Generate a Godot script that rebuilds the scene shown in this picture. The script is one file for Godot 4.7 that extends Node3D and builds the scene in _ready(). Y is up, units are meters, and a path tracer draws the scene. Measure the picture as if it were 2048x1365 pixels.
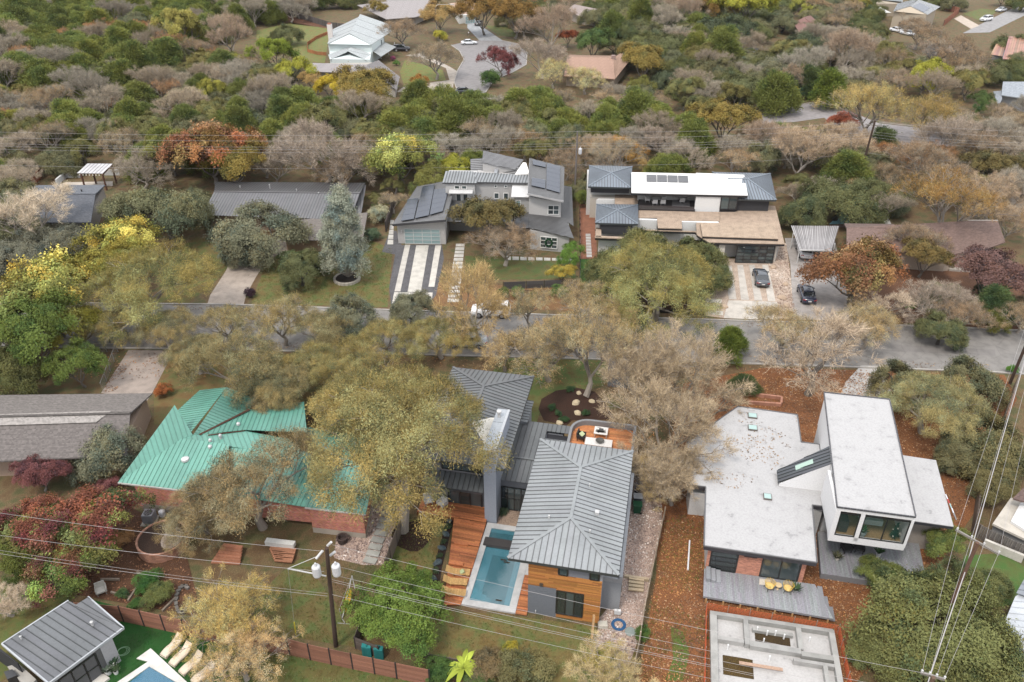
extends Node3D

func _ready() -> void:
	rng.seed = 4242
	var cam := Camera3D.new()
	cam.name = "camera"
	add_child(cam)
	cam.position = V3(0,50,0)
	cam.rotation_degrees = V3(-32,0,0)
	cam.fov = 46.2
	cam.far = 4000.0
	var env := Environment.new()
	env.background_mode = Environment.BG_SKY
	var sm := ProceduralSkyMaterial.new()
	sm.sky_top_color = Color(.97,.98,1)
	sm.sky_horizon_color = Color(.68,.69,.71)
	sm.sky_curve = 0.45
	sm.ground_bottom_color = Color(.3,.29,.27)
	sm.ground_horizon_color = Color(.6,.6,.6)
	sm.sky_cover = noise_tex(0.006, [[0.2, Color(.75,.77,.8,.25)], [0.6, Color(1,1,1,.2)]], 5)
	var sky := Sky.new()
	sky.sky_material = sm
	env.sky = sky
	env.background_energy_multiplier = 1.0
	env.tonemap_mode = Environment.TONE_MAPPER_LINEAR
	env.tonemap_exposure = 1.68
	env.sdfgi_enabled = true
	env.ssao_enabled = true
	env.ssil_enabled = true
	env.fog_enabled = true
	env.fog_density = 0.00004
	env.fog_light_color = Color(.8,.82,.86)
	var we := WorldEnvironment.new()
	we.name = "world"
	we.environment = env
	add_child(we)
	var sun := DirectionalLight3D.new()
	sun.name = "sun"
	add_child(sun)
	sun.rotation_degrees = V3(-58,-35,0)
	sun.light_energy = 0.5
	sun.light_angular_distance = 10.0
	sun.light_color = Color(1,.965,.92)
	sun.shadow_enabled = true
	materials()
	proto_trees()
	setting()
	houses()
	far_houses()
	street_things()
	trees()
	woodland()

# ---------------------------------------------------------------- helpers
var inv := Transform3D()            # builders take points of the place; this turns them into the axes of the thing being built
var taken := {}
var M := {}
var protos := {}
var rng := RandomNumberGenerator.new()
var seam_w := 0.05

func numbered(n: String) -> String:
	if not taken.has(n):
		taken[n] = 0
		return n
	taken[n] += 1
	return "%s_%03d" % [n, taken[n]]

func tag(o: Node, label: String, category: String, group := "") -> void:
	o.set_meta("label", label)
	o.set_meta("category", category)
	if group != "":
		o.set_meta("group", group)

func thing(called: String, label: String, category: String, at := Vector3.ZERO, yaw := 0.0, group := "", own_axes := false) -> Node3D:
	var o := Node3D.new()
	o.name = numbered(called)
	add_child(o)
	o.position = at
	o.rotation.y = deg_to_rad(yaw)
	tag(o, label, category, group)
	inv = Transform3D() if own_axes else o.transform.affine_inverse()
	return o

func copy_of(src: Node3D, called: String, label: String, at: Vector3, yaw: float, group := "") -> Node3D:
	var o: Node3D = src.duplicate()
	o.name = numbered(called)
	add_child(o)
	o.position = at
	o.rotation.y = deg_to_rad(yaw)
	o.set_meta("label", label)
	if group != "":
		o.set_meta("group", group)
	return o

func S(c := Color(.5,.5,.5)) -> SurfaceTool:
	var st := SurfaceTool.new()
	st.begin(Mesh.PRIMITIVE_TRIANGLES)
	st.set_smooth_group(-1)
	st.set_color(c)
	return st

func put(st: SurfaceTool, called: String, m: Material, parent: Node = null, kind := "") -> MeshInstance3D:
	st.generate_normals()
	var o := MeshInstance3D.new()
	o.mesh = st.commit()
	o.material_override = m
	if parent == null:
		o.name = numbered(called)
		add_child(o)
	else:
		o.name = called
		parent.add_child(o, true)
	if kind != "":
		o.set_meta("kind", kind)
	return o

func tri(st: SurfaceTool, a: Vector3, b: Vector3, c: Vector3) -> void:
	st.add_vertex(inv * a)
	st.add_vertex(inv * b)
	st.add_vertex(inv * c)

func quad(st: SurfaceTool, a: Vector3, b: Vector3, c: Vector3, d: Vector3) -> void:
	tri(st, a, b, c)
	tri(st, a, c, d)

func bx(st: SurfaceTool, p: Vector3, q: Vector3) -> void:
	obox(st, Transform3D(Basis(), (p + q) / 2), (q - p).abs())

func obox(st: SurfaceTool, t: Transform3D, s: Vector3) -> void:
	var h := s / 2
	var v := []
	for i in 8:
		v.append(t * V3(h.x if i & 1 else -h.x, h.y if i & 2 else -h.y, h.z if i & 4 else -h.z))
	for f in [[2, 3, 7, 6], [0, 4, 5, 1], [4, 6, 7, 5], [0, 1, 3, 2], [1, 5, 7, 3], [0, 2, 6, 4]]:
		quad(st, v[f[3]], v[f[2]], v[f[1]], v[f[0]])

func bar(st: SurfaceTool, a: Vector3, b: Vector3, w: float, h: float) -> void:
	var d := b - a
	var z := d.normalized()
	var up := Vector3.UP if absf(z.y) < 0.95 else Vector3.RIGHT
	var x := up.cross(z).normalized()
	obox(st, Transform3D(Basis(x, z.cross(x), z), (a + b) / 2), V3(w, h, d.length()))

func turn_out(pts: Array) -> Array:      # clockwise seen from above
	var s := 0.0
	for i in pts.size():
		var a: Vector3 = pts[i]
		var b: Vector3 = pts[(i + 1) % pts.size()]
		s += (b.x - a.x) * (b.z + a.z)
	if s > 0:
		return pts
	var r := pts.duplicate()
	r.reverse()
	return r

func slab(st: SurfaceTool, pts_in: Array, thick: float, to_y := -1000.0) -> void:
	var pts := turn_out(pts_in)
	var flat := PackedVector2Array()
	for p in pts:
		flat.append(Vector2(p.x, p.z))
	var ix := Geometry2D.triangulate_polygon(flat)
	for i in range(0, ix.size(), 3):
		var a: Vector3 = pts[ix[i]]
		var b: Vector3 = pts[ix[i + 1]]
		var c: Vector3 = pts[ix[i + 2]]
		if (b - a).cross(c - a).y > 0:
			var t := b
			b = c
			c = t
		tri(st, a, b, c)
		if thick > 0 and to_y < -900:
			var d := Vector3.DOWN * thick
			tri(st, a + d, c + d, b + d)
	if thick <= 0 and to_y < -900:
		return
	for i in pts.size():
		var a: Vector3 = pts[i]
		var b: Vector3 = pts[(i + 1) % pts.size()]
		var a2 := V3(a.x, to_y if to_y > -900 else a.y - thick, a.z)
		var b2 := V3(b.x, to_y if to_y > -900 else b.y - thick, b.z)
		quad(st, a, a2, b2, b)

func block(parent: Node, called: String, m: Material, c: Color, pts: Array, y0: float) -> MeshInstance3D:
	var st := S(c)
	slab(st, pts, 1.0, y0)
	return put(st, called, m, parent)

func sheet(called: String, m: Material, c: Color, pts: Array, thick := 0.0, parent: Node = null) -> MeshInstance3D:
	if parent == null:
		inv = Transform3D()
	var st := S(c)
	slab(st, pts, thick)
	return put(st, called, m, parent, "structure" if parent == null else "")

func boxp(parent: Node, called: String, m: Material, c: Color, p: Vector3, q: Vector3) -> MeshInstance3D:
	var st := S(c)
	bx(st, p, q)
	return put(st, called, m, parent)

func tube(st: SurfaceTool, pts: Array, rad: Array, n := 6, cap := false) -> void:
	var rings := []
	var prev := Vector3.ZERO
	for i in pts.size():
		var d: Vector3 = (pts[mini(i + 1, pts.size() - 1)] - pts[maxi(i - 1, 0)]).normalized()
		var x := prev - d * prev.dot(d) if prev != Vector3.ZERO else (Vector3.UP if absf(d.y) < 0.9 else Vector3.RIGHT).cross(d)
		x = x.normalized()
		prev = x
		var y := d.cross(x)
		var ring := []
		for k in n:
			var a := TAU * k / n
			ring.append(pts[i] + (x * cos(a) + y * sin(a)) * rad[i])
		rings.append(ring)
	for i in pts.size() - 1:
		for k in n:
			quad(st, rings[i][k], rings[i][(k + 1) % n], rings[i + 1][(k + 1) % n], rings[i + 1][k])
	if cap:
		for k in range(1, n - 1):
			tri(st, rings[0][0], rings[0][k + 1], rings[0][k])
			tri(st, rings[-1][0], rings[-1][k], rings[-1][k + 1])

func lathe(st: SurfaceTool, at: Vector3, prof: Array, n := 12) -> void:
	for i in prof.size() - 1:
		for k in n:
			var a := TAU * k / n
			var b := TAU * (k + 1) / n
			var p: Vector2 = prof[i]
			var q: Vector2 = prof[i + 1]
			quad(st, at + V3(cos(a) * p.x, p.y, sin(a) * p.x), at + V3(cos(b) * p.x, p.y, sin(b) * p.x), at + V3(cos(b) * q.x, q.y, sin(b) * q.x), at + V3(cos(a) * q.x, q.y, sin(a) * q.x))

func seam_roof(parent: Node, m: Material, c: Color, pts: Array, w := 0.45, along := Vector3.ZERO, seam_tone := 0.3) -> void:
	var n: Vector3 = (pts[1] - pts[0]).cross(pts[2] - pts[0]).normalized()
	if n.y < 0:
		n = -n
	var d := (along - n * along.dot(n)).normalized() if along != Vector3.ZERO else (Vector3.DOWN + n * n.y).normalized()
	var e := d.cross(n).normalized()
	var o: Vector3 = pts[0]
	var flat := PackedVector2Array()
	var lo := 1e9
	var hi := -1e9
	var dl := 1e9
	var dh := -1e9
	for p in pts:
		var q := Vector2((p - o).dot(e), (p - o).dot(d))
		flat.append(q)
		lo = minf(lo, q.x)
		hi = maxf(hi, q.x)
		dl = minf(dl, q.y) 
		dh = maxf(dh, q.y)
	var k := maxi(1, roundi((hi - lo) / w))
	w = (hi - lo) / k
	for i in k:
		var tone := 1.0 + rng.randf_range(-0.05, 0.05)
		var st := S(Color(c.r * tone, c.g * tone, c.b * tone))
		var any := false
		for part in 2:
			var x0 := lo + w * i
			var x1 := x0 + w
			if part == 1:
				x1 = x0 + seam_w
				st.set_color(Color(c.r * seam_tone, c.g * seam_tone, c.b * seam_tone))
			var strip := PackedVector2Array([Vector2(x0, dl - 1), Vector2(x1, dl - 1), Vector2(x1, dh + 1), Vector2(x0, dh + 1)])
			for poly in Geometry2D.intersect_polygons(flat, strip):
				if poly.size() < 3:
					continue
				any = true
				var up := 0.012 if part == 0 else 0.05
				var top := []
				for q in poly:
					top.append(o + e * q.x + d * q.y + n * up)
				for j in range(1, top.size() - 1):
					if (top[j] - top[0]).cross(top[j + 1] - top[0]).dot(n) > 0:
						tri(st, top[0], top[j + 1], top[j])
					else:
						tri(st, top[0], top[j], top[j + 1])
				for j in top.size():
					var a: Vector3 = top[j]
					var b: Vector3 = top[(j + 1) % top.size()]
					quad(st, a, b, b - n * (up + 0.03), a - n * (up + 0.03))
		if any:
			put(st, "roof_panel", m, parent)

func group_part(parent: Node, called: String) -> Node3D:
	var o := Node3D.new()
	o.name = called
	parent.add_child(o, true)
	return o

func hip_roof(parent: Node, m: Material, c: Color, q: Array, r0: Vector3, r1: Vector3, w: float, sideways := false, fascia := Color(.05,.055,.06)) -> Node3D:
	var roof := group_part(parent, "roof")
	var st := S(fascia)
	slab(st, [q[0] - V3(0,.04,0), q[1] - V3(0,.04,0), q[2] - V3(0,.04,0), q[3] - V3(0,.04,0)], 0.22)
	put(st, "fascia", M.metal, roof)
	if sideways:
		seam_roof(roof, m, c, [q[0], q[1], r1, r0], w)
		seam_roof(roof, m, c, [q[1], q[2], r1], w)
		seam_roof(roof, m, c, [q[2], q[3], r0, r1], w)
		seam_roof(roof, m, c, [q[3], q[0], r0], w)
	else:
		seam_roof(roof, m, c, [q[0], q[1], r0], w)
		seam_roof(roof, m, c, [q[1], q[2], r1, r0], w)
		seam_roof(roof, m, c, [q[2], q[3], r1], w)
		seam_roof(roof, m, c, [q[3], q[0], r0, r1], w)
	st = S(c * 0.95)
	var up := V3(0,.035,0)
	for ed in ([[q[0], r0], [q[3], r0], [q[1], r1], [q[2], r1], [r0, r1]] if sideways else [[q[0], r0], [q[1], r0], [q[2], r1], [q[3], r1], [r0, r1]]):
		if (ed[1] - ed[0]).length() > 0.1:
			bar(st, ed[0] + up, ed[1] + up, 0.24, 0.06)
	put(st, "ridge_cap", m, roof)
	return roof

func window(parent: Node, a: Vector3, b: Vector3, h: float, cols: int, rows: int, out: Vector3, frame := Color(.02,.02,.022), fw := 0.06, called := "window", glass: Material = null) -> Node3D:
	var wnd := group_part(parent, called)
	var st := S(frame)
	var d := (b - a)
	var up := Vector3.UP * h
	out = out.normalized()
	var o := out * 0.04
	bar(st, a + o, b + o, 0.12, fw)
	bar(st, a + up + o, b + up + o, 0.12, fw)
	bar(st, a + o, a + up + o, fw, 0.12)
	bar(st, b + o, b + up + o, fw, 0.12)
	for i in range(1, cols):
		bar(st, a + d * i / cols + o, a + d * i / cols + up + o, fw * 0.8, 0.09)
	for i in range(1, rows):
		bar(st, a + up * i / rows + o, b + up * i / rows + o, 0.09, fw * 0.8)
	put(st, "frame", M.metal, wnd)
	for i in cols:
		for j in rows:
			var gl := rng.randf_range(0.4, 2.2)
			st = S(Color(.03,.04,.042) * gl)
			var p := a + d * i / cols + up * j / rows + out * 0.03
			obox(st, Transform3D(Basis(d.normalized(), Vector3.UP, d.normalized().cross(Vector3.UP)), p + (d / cols + up / rows) / 2), V3(d.length() / cols, h / rows, 0.02))
			put(st, "pane", glass if glass else M.glass, wnd)
	return wnd

func boards(parent: Node, called: String, m: Material, c: Color, pts: Array, w: float, along: Vector3, vary := 0.25, thick := 0.03) -> MeshInstance3D:
	var st := S(c)
	var d := along.normalized()
	var e := V3(-d.z, 0, d.x)
	var o: Vector3 = pts[0]
	var flat := PackedVector2Array()
	var lo := 1e9
	var hi := -1e9
	for p in pts:
		var q := Vector2((p - o).dot(e), (p - o).dot(d))
		flat.append(q)
		lo = minf(lo, q.x)
		hi = maxf(hi, q.x)
	var k := maxi(1, roundi((hi - lo) / w))
	w = (hi - lo) / k
	for i in k:
		var y := -60.0 - rng.randf() * 3
		while y < 60:
			var l := rng.randf_range(2.2, 4.5)
			var strip := PackedVector2Array([Vector2(lo + w * i + 0.006, y), Vector2(lo + w * (i + 1) - 0.006, y), Vector2(lo + w * (i + 1) - 0.006, y + l - 0.006), Vector2(lo + w * i + 0.006, y + l - 0.006)])
			y += l
			for poly in Geometry2D.intersect_polygons(flat, strip):
				var t := 1.0 + rng.randf_range(-vary, vary)
				st.set_color(Color(c.r * t, c.g * t * (1 + rng.randf_range(-0.06, 0.06)), c.b * t))
				var top := []
				for q in poly:
					top.append(o + e * q.x + d * q.y)
				slab(st, top, thick)
	return put(st, called, m, parent, "stuff")

func fence(o: Node3D, line: Array, h: float, m: Material, c: Color, post := 2.2, slat := 0.14, horizontal := true, post_c := Color(.02,.02,.02), gap := 0.008) -> void:
	for s in line.size() - 1:
		var a: Vector3 = line[s]
		var b: Vector3 = line[s + 1]
		var n := maxi(1, roundi((b - a).length() / post))
		for i in n + 1:
			var p := a.lerp(b, float(i) / n)
			if i == n and s < line.size() - 2:
				continue
			var st := S(post_c)
			bar(st, p, p + Vector3.UP * (h + 0.05), 0.09, 0.09)
			put(st, "post", M.plain, o)
		for i in n:
			var p := a.lerp(b, (i + 0.03) / n)
			var q := a.lerp(b, (i + 0.97) / n)
			var st := S(c)
			var base := 1.0 + rng.randf_range(-0.12, 0.12)
			if horizontal:
				var k := maxi(1, roundi(h / slat))
				for j in k:
					var t := base * (1.0 + rng.randf_range(-0.18, 0.18))
					st.set_color(Color(c.r * t, c.g * t, c.b * t))
					var y := Vector3.UP * (h / k * (j + 0.5))
					bar(st, p + y, q + y, 0.02 + 0.008 * (j % 2), h / k - gap)
			else:
				var k := maxi(1, roundi((q - p).length() / slat))
				for j in k:
					var t := base * (1.0 + rng.randf_range(-0.25, 0.25))
					st.set_color(Color(c.r * t, c.g * t, c.b * t))
					var x := p.lerp(q, (j + 0.5) / k)
					bar(st, x, x + Vector3.UP * (h + rng.randf_range(-0.03, 0.03)), 0.02, (q - p).length() / k - gap)
			put(st, "fence_panel", m, o)

func ring_pts(c: Vector3, rx: float, rz: float, n := 24, wob := 0.0) -> Array:
	var r := []
	for i in n:
		var a := TAU * i / n
		var k := 1.0 + wob * sin(a * 3 + c.x) * 0.6 + wob * sin(a * 5 + c.z) * 0.4
		r.append(c + V3(cos(a) * rx * k, 0, sin(a) * rz * k))
	return r

# ---------------------------------------------------------------- textures and materials
func noise_tex(freq: float, ramp: Array, octaves := 4, kind := FastNoiseLite.TYPE_SIMPLEX_SMOOTH, size := 512, sd := 1, as_normal := 0.0) -> NoiseTexture2D:
	var n := FastNoiseLite.new()
	n.seed = sd
	n.noise_type = kind
	n.frequency = freq
	n.fractal_octaves = octaves
	n.fractal_gain = 0.6
	var t := NoiseTexture2D.new()
	t.width = size
	t.height = size
	t.seamless = true
	t.noise = n
	if as_normal > 0:
		t.as_normal_map = true
		t.bump_strength = as_normal
	elif ramp.size():
		var g := Gradient.new()
		var off := PackedFloat32Array()
		var cols := PackedColorArray()
		for r in ramp:
			off.append(r[0])
			cols.append(r[1])
		g.offsets = off
		g.colors = cols
		t.color_ramp = g
	return t

func grey(v: float) -> Color:
	return Color(v, v, v).linear_to_srgb()

func lin(r: float, g: float, b: float) -> Color:
	return Color(r, g, b).linear_to_srgb()

func mat(called: String, tex: Texture2D, metres: float, rough: float, bump: Texture2D = null, bump_k := 1.0, metal := 0.0) -> StandardMaterial3D:
	var m := StandardMaterial3D.new()
	m.resource_name = called
	m.vertex_color_use_as_albedo = true
	m.roughness = rough
	m.metallic = metal
	m.cull_mode = BaseMaterial3D.CULL_DISABLED
	if tex:
		m.albedo_texture = tex
		m.uv1_triplanar = true
		m.uv1_world_triplanar = true
		m.uv1_scale = Vector3.ONE / metres
	if bump:
		m.heightmap_enabled = true
		m.heightmap_texture = bump
		m.heightmap_scale = bump_k
		m.uv1_triplanar = true
		m.uv1_world_triplanar = true
		m.uv1_scale = Vector3.ONE / metres
	M[called] = m
	return m

func over(m: StandardMaterial3D, tex: Texture2D, metres: float) -> void:
	m.detail_enabled = true
	m.detail_blend_mode = BaseMaterial3D.BLEND_MODE_MUL
	m.detail_albedo = tex
	m.detail_uv_layer = BaseMaterial3D.DETAIL_UV_2
	m.uv2_triplanar = true
	m.uv2_world_triplanar = true
	m.uv2_scale = Vector3.ONE / metres

func materials() -> void:
	var patch := noise_tex(0.012, [[0.25, grey(0.78)], [0.5, grey(0.92)], [0.75, grey(1.0)]], 5, FastNoiseLite.TYPE_SIMPLEX_SMOOTH, 512, 3)
	var fine := noise_tex(0.05, [[0.2, grey(0.86)], [0.5, grey(0.95)], [0.8, grey(1.0)]], 5, FastNoiseLite.TYPE_SIMPLEX_SMOOTH, 512, 4)
	var speck := noise_tex(0.16, [[0.2, grey(0.72)], [0.5, grey(0.9)], [0.8, grey(1.0)]], 3, FastNoiseLite.TYPE_SIMPLEX, 512, 5)
	mat("plain", fine, 5.0, 0.85)
	over(mat("metal", fine, 7.0, 0.42, null, 1.0, 0.0), patch, 31.0)
	M.metal.metallic_specular = 0.6
	over(mat("membrane", fine, 6.0, 0.8), noise_tex(0.02, [[0.14, grey(0.72)], [0.24, grey(0.93)], [0.5, grey(1.0)]], 4, FastNoiseLite.TYPE_SIMPLEX_SMOOTH, 512, 9), 16.0)
	over(mat("concrete", speck, 3.0, 0.9, speck, 0.4), patch, 11.0)
	var ck := noise_tex(0.012, [[0.0, grey(0.8)], [0.02, grey(0.9)], [0.05, grey(0.98)], [1.0, grey(1.0)]], 3, FastNoiseLite.TYPE_CELLULAR, 1024, 21)
	(ck.noise as FastNoiseLite).cellular_return_type = FastNoiseLite.RETURN_DISTANCE2_SUB
	(ck.noise as FastNoiseLite).fractal_type = FastNoiseLite.FRACTAL_NONE
	ck.normalize = true
	over(mat("asphalt", ck, 24.0, 0.92), noise_tex(0.01, [[0.2, grey(0.82)], [0.45, grey(0.92)], [0.55, grey(0.96)], [0.75, grey(1.0)]], 6, FastNoiseLite.TYPE_SIMPLEX, 1024, 12), 19.0)
	var pebble := noise_tex(0.06, [[0.1, grey(0.35)], [0.35, lin(0.75, 0.68, 0.62)], [0.6, lin(1, 0.95, 0.9)], [0.9, grey(0.8)]], 2, FastNoiseLite.TYPE_CELLULAR, 512, 6)
	over(mat("gravel", pebble, 3.6, 0.95, pebble, 3.0), patch, 9.0)
	var litter := noise_tex(0.11, [[0.1, lin(0.16, 0.1, 0.07)], [0.4, lin(0.55, 0.38, 0.24)], [0.65, lin(0.8, 0.58, 0.38)], [0.95, lin(1, 0.82, 0.6)]], 3, FastNoiseLite.TYPE_CELLULAR, 512, 7)
	over(mat("litter", litter, 5.0, 0.95, litter, 3.0), patch, 17.0)
	var blades := noise_tex(0.14, [[0.15, grey(0.4)], [0.5, grey(0.75)], [0.85, grey(1.0)]], 4, FastNoiseLite.TYPE_SIMPLEX, 512, 8)
	over(mat("grass", blades, 2.6, 0.95, blades, 3.0), noise_tex(0.012, [[0.2, lin(0.95, 0.72, 0.6)], [0.45, lin(1, 0.92, 0.8)], [0.7, lin(0.72, 0.95, 0.7)]], 5, FastNoiseLite.TYPE_SIMPLEX_SMOOTH, 512, 13), 13.0)
	var woods := noise_tex(0.09, [[0.1, lin(0.3, 0.24, 0.2)], [0.4, lin(0.7, 0.6, 0.5)], [0.8, lin(1, 0.9, 0.8)]], 4, FastNoiseLite.TYPE_CELLULAR, 512, 17)
	over(mat("woodland", woods, 4.0, 0.95, woods, 4.0), noise_tex(0.015, [[0.2, lin(0.8, 0.62, 0.5)], [0.5, lin(1, 0.9, 0.75)], [0.75, lin(0.6, 0.75, 0.5)]], 4, FastNoiseLite.TYPE_SIMPLEX_SMOOTH, 512, 18), 23.0)
	var bark := noise_tex(0.05, [[0.2, grey(0.45)], [0.6, grey(0.85)], [0.9, grey(1.0)]], 4, FastNoiseLite.TYPE_SIMPLEX, 256, 10)
	mat("bark", bark, 0.9, 0.95, bark, 3.0)
	var grain := noise_tex(0.03, [[0.2, grey(0.62)], [0.5, grey(0.85)], [0.8, grey(1.0)]], 4, FastNoiseLite.TYPE_SIMPLEX_SMOOTH, 512, 11)
	mat("wood", grain, 1.6, 0.65)
	M.wood.uv1_scale = V3(.25,2.2,.9)
	var im := Image.create_empty(256, 256, false, Image.FORMAT_RGB8)
	var r := RandomNumberGenerator.new()
	r.seed = 77
	for row in 16:
		var x := -r.randi_range(0, 20)
		while x < 256:
			var w := r.randi_range(14, 30)
			var v := r.randf_range(0.6, 1.0)
			im.fill_rect(Rect2i(maxi(x, 0), row * 16, w, 16), grey(v))
			im.fill_rect(Rect2i(maxi(x, 0), row * 16 + 13, w, 3), grey(v * 0.55))
			x += w
	mat("shingle", ImageTexture.create_from_image(im), 2.4, 0.95)
	im = Image.create_empty(256, 256, false, Image.FORMAT_RGB8)
	im.fill(grey(0.85))
	for row in 16:
		for k in 9:
			im.fill_rect(Rect2i(maxi(0, k * 32 - 16 * (row % 2)), row * 16, 29, 13), lin(1.0, r.randf_range(0.55, 0.85), r.randf_range(0.5, 0.8)) * r.randf_range(0.75, 1.0))
	mat("brick", ImageTexture.create_from_image(im), 1.9, 0.95)
	var g := mat("glass", null, 1.0, 0.06)
	g.metallic_specular = 0.9
	var cp := mat("paint", null, 1.0, 0.3)
	cp.clearcoat_enabled = true
	cp.clearcoat = 0.8
	cp.clearcoat_roughness = 0.08
	mat("rubber", null, 1.0, 0.85)
	var w := mat("water", null, 1.0, 0.04)
	w.vertex_color_use_as_albedo = false
	w.albedo_color = Color(.2,.5,.55,.1)
	w.transparency = BaseMaterial3D.TRANSPARENCY_ALPHA
	w.heightmap_enabled = true
	w.heightmap_texture = fine
	w.heightmap_scale = 1.5
	w.uv1_triplanar = true
	w.uv1_world_triplanar = true
	w.uv1_scale = Vector3.ONE / 2.0
	var cg := mat("clear_glass", null, 1.0, 0.03)
	cg.vertex_color_use_as_albedo = false
	cg.albedo_color = Color(.3,.45,.42,.08)
	cg.transparency = BaseMaterial3D.TRANSPARENCY_ALPHA
	var lf := mat("leaf", null, 1.0, 0.85)
	lf.metallic_specular = 0.2
	lf.backlight_enabled = true
	lf.backlight = Color(.35,.35,.3)
	var tw := mat("twig", null, 1.0, 0.9)
	tw.metallic_specular = 0.2
	var fr := mat("frosted", null, 1.0, 0.35)
	fr.vertex_color_use_as_albedo = false
	fr.albedo_color = lin(0.24, 0.33, 0.34)
	var so := mat("solar", null, 1.0, 0.16)
	so.metallic_specular = 0.55

func strew(called: String, kind: String, area: Array, per_m2: float, cols: Array, sd: int, size := 0.14, y := 0.03, m: Material = null, clump := -2.0) -> void:
	var nz := FastNoiseLite.new()
	nz.seed = sd
	nz.frequency = 0.16
	nz.fractal_octaves = 3
	var r := RandomNumberGenerator.new()
	r.seed = sd
	var poly := PackedVector2Array()
	var lo := Vector2(1e9, 1e9)
	var hi := -lo
	for p in area:
		poly.append(Vector2(p.x, p.z))
		lo = lo.min(poly[-1])
		hi = hi.max(poly[-1])
	var P := PackedVector3Array()
	var C := PackedColorArray()
	for i in int((hi.x - lo.x) * (hi.y - lo.y) * per_m2):
		var q := Vector2(r.randf_range(lo.x, hi.x), r.randf_range(lo.y, hi.y))
		if not Geometry2D.is_point_in_polygon(q, poly):
			continue
		var z := nz.get_noise_2d(q.x, q.y)
		if z < clump:
			continue
		var c: Color = cols[clampi(int((z * 1.3 + 0.5 + r.randf_range(-0.35, 0.35)) * cols.size()), 0, cols.size() - 1)]
		var v := r.randf_range(0.65, 1.4)
		c = Color(c.r * v, c.g * v, c.b * v)
		var s := size * r.randf_range(0.6, 1.4)
		var a := r.randf() * TAU
		var d := V3(cos(a), 0, sin(a)) * s
		var e := V3(-sin(a), 0, cos(a)) * s
		var p := V3(q.x, y + r.randf_range(0, 0.015), q.y)
		var n := 3
		if kind == "leaf":
			P.append_array([p - d * 0.5 - e * 0.3, p + d * 0.6 + V3(0, r.randf_range(0, 0.4) * s, 0), p - d * 0.4 + e * 0.4 + V3(0, r.randf_range(0, 0.4) * s, 0)])
		elif kind == "pebble":
			var t := p + V3(r.randf_range(-0.2, 0.2) * s, s * 0.55, r.randf_range(-0.2, 0.2) * s)
			var k := [p - d * 0.6, p - e * 0.45, p + d * 0.6, p + e * 0.45]
			for j in 4:
				P.append_array([k[j], t, k[(j + 1) % 4]])
			n = 12
		else:
			for j in 3:
				var b := p + V3(r.randf_range(-0.5, 0.5), 0, r.randf_range(-0.5, 0.5)) * s
				P.append_array([b - e * 0.12, b + e * 0.12, b + V3(r.randf_range(-0.5, 0.5) * s, s * r.randf_range(0.5, 1.0), r.randf_range(-0.5, 0.5) * s)])
			n = 9
		for j in n:
			C.append(c)
	var arr := []
	arr.resize(Mesh.ARRAY_MAX)
	arr[Mesh.ARRAY_VERTEX] = P
	arr[Mesh.ARRAY_COLOR] = C
	var am := ArrayMesh.new()
	am.add_surface_from_arrays(Mesh.PRIMITIVE_TRIANGLES, arr)
	var o := MeshInstance3D.new()
	o.name = numbered(called)
	o.mesh = am
	o.material_override = m if m else M.leaf
	add_child(o)
	tag(o, {"leaf": "fallen leaves strewn on the ground", "pebble": "loose pebbles on the ground", "grass": "short grass on the ground"}[kind], {"leaf": "leaves", "pebble": "gravel", "grass": "grass"}[kind])
	o.set_meta("kind", "stuff")

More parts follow.
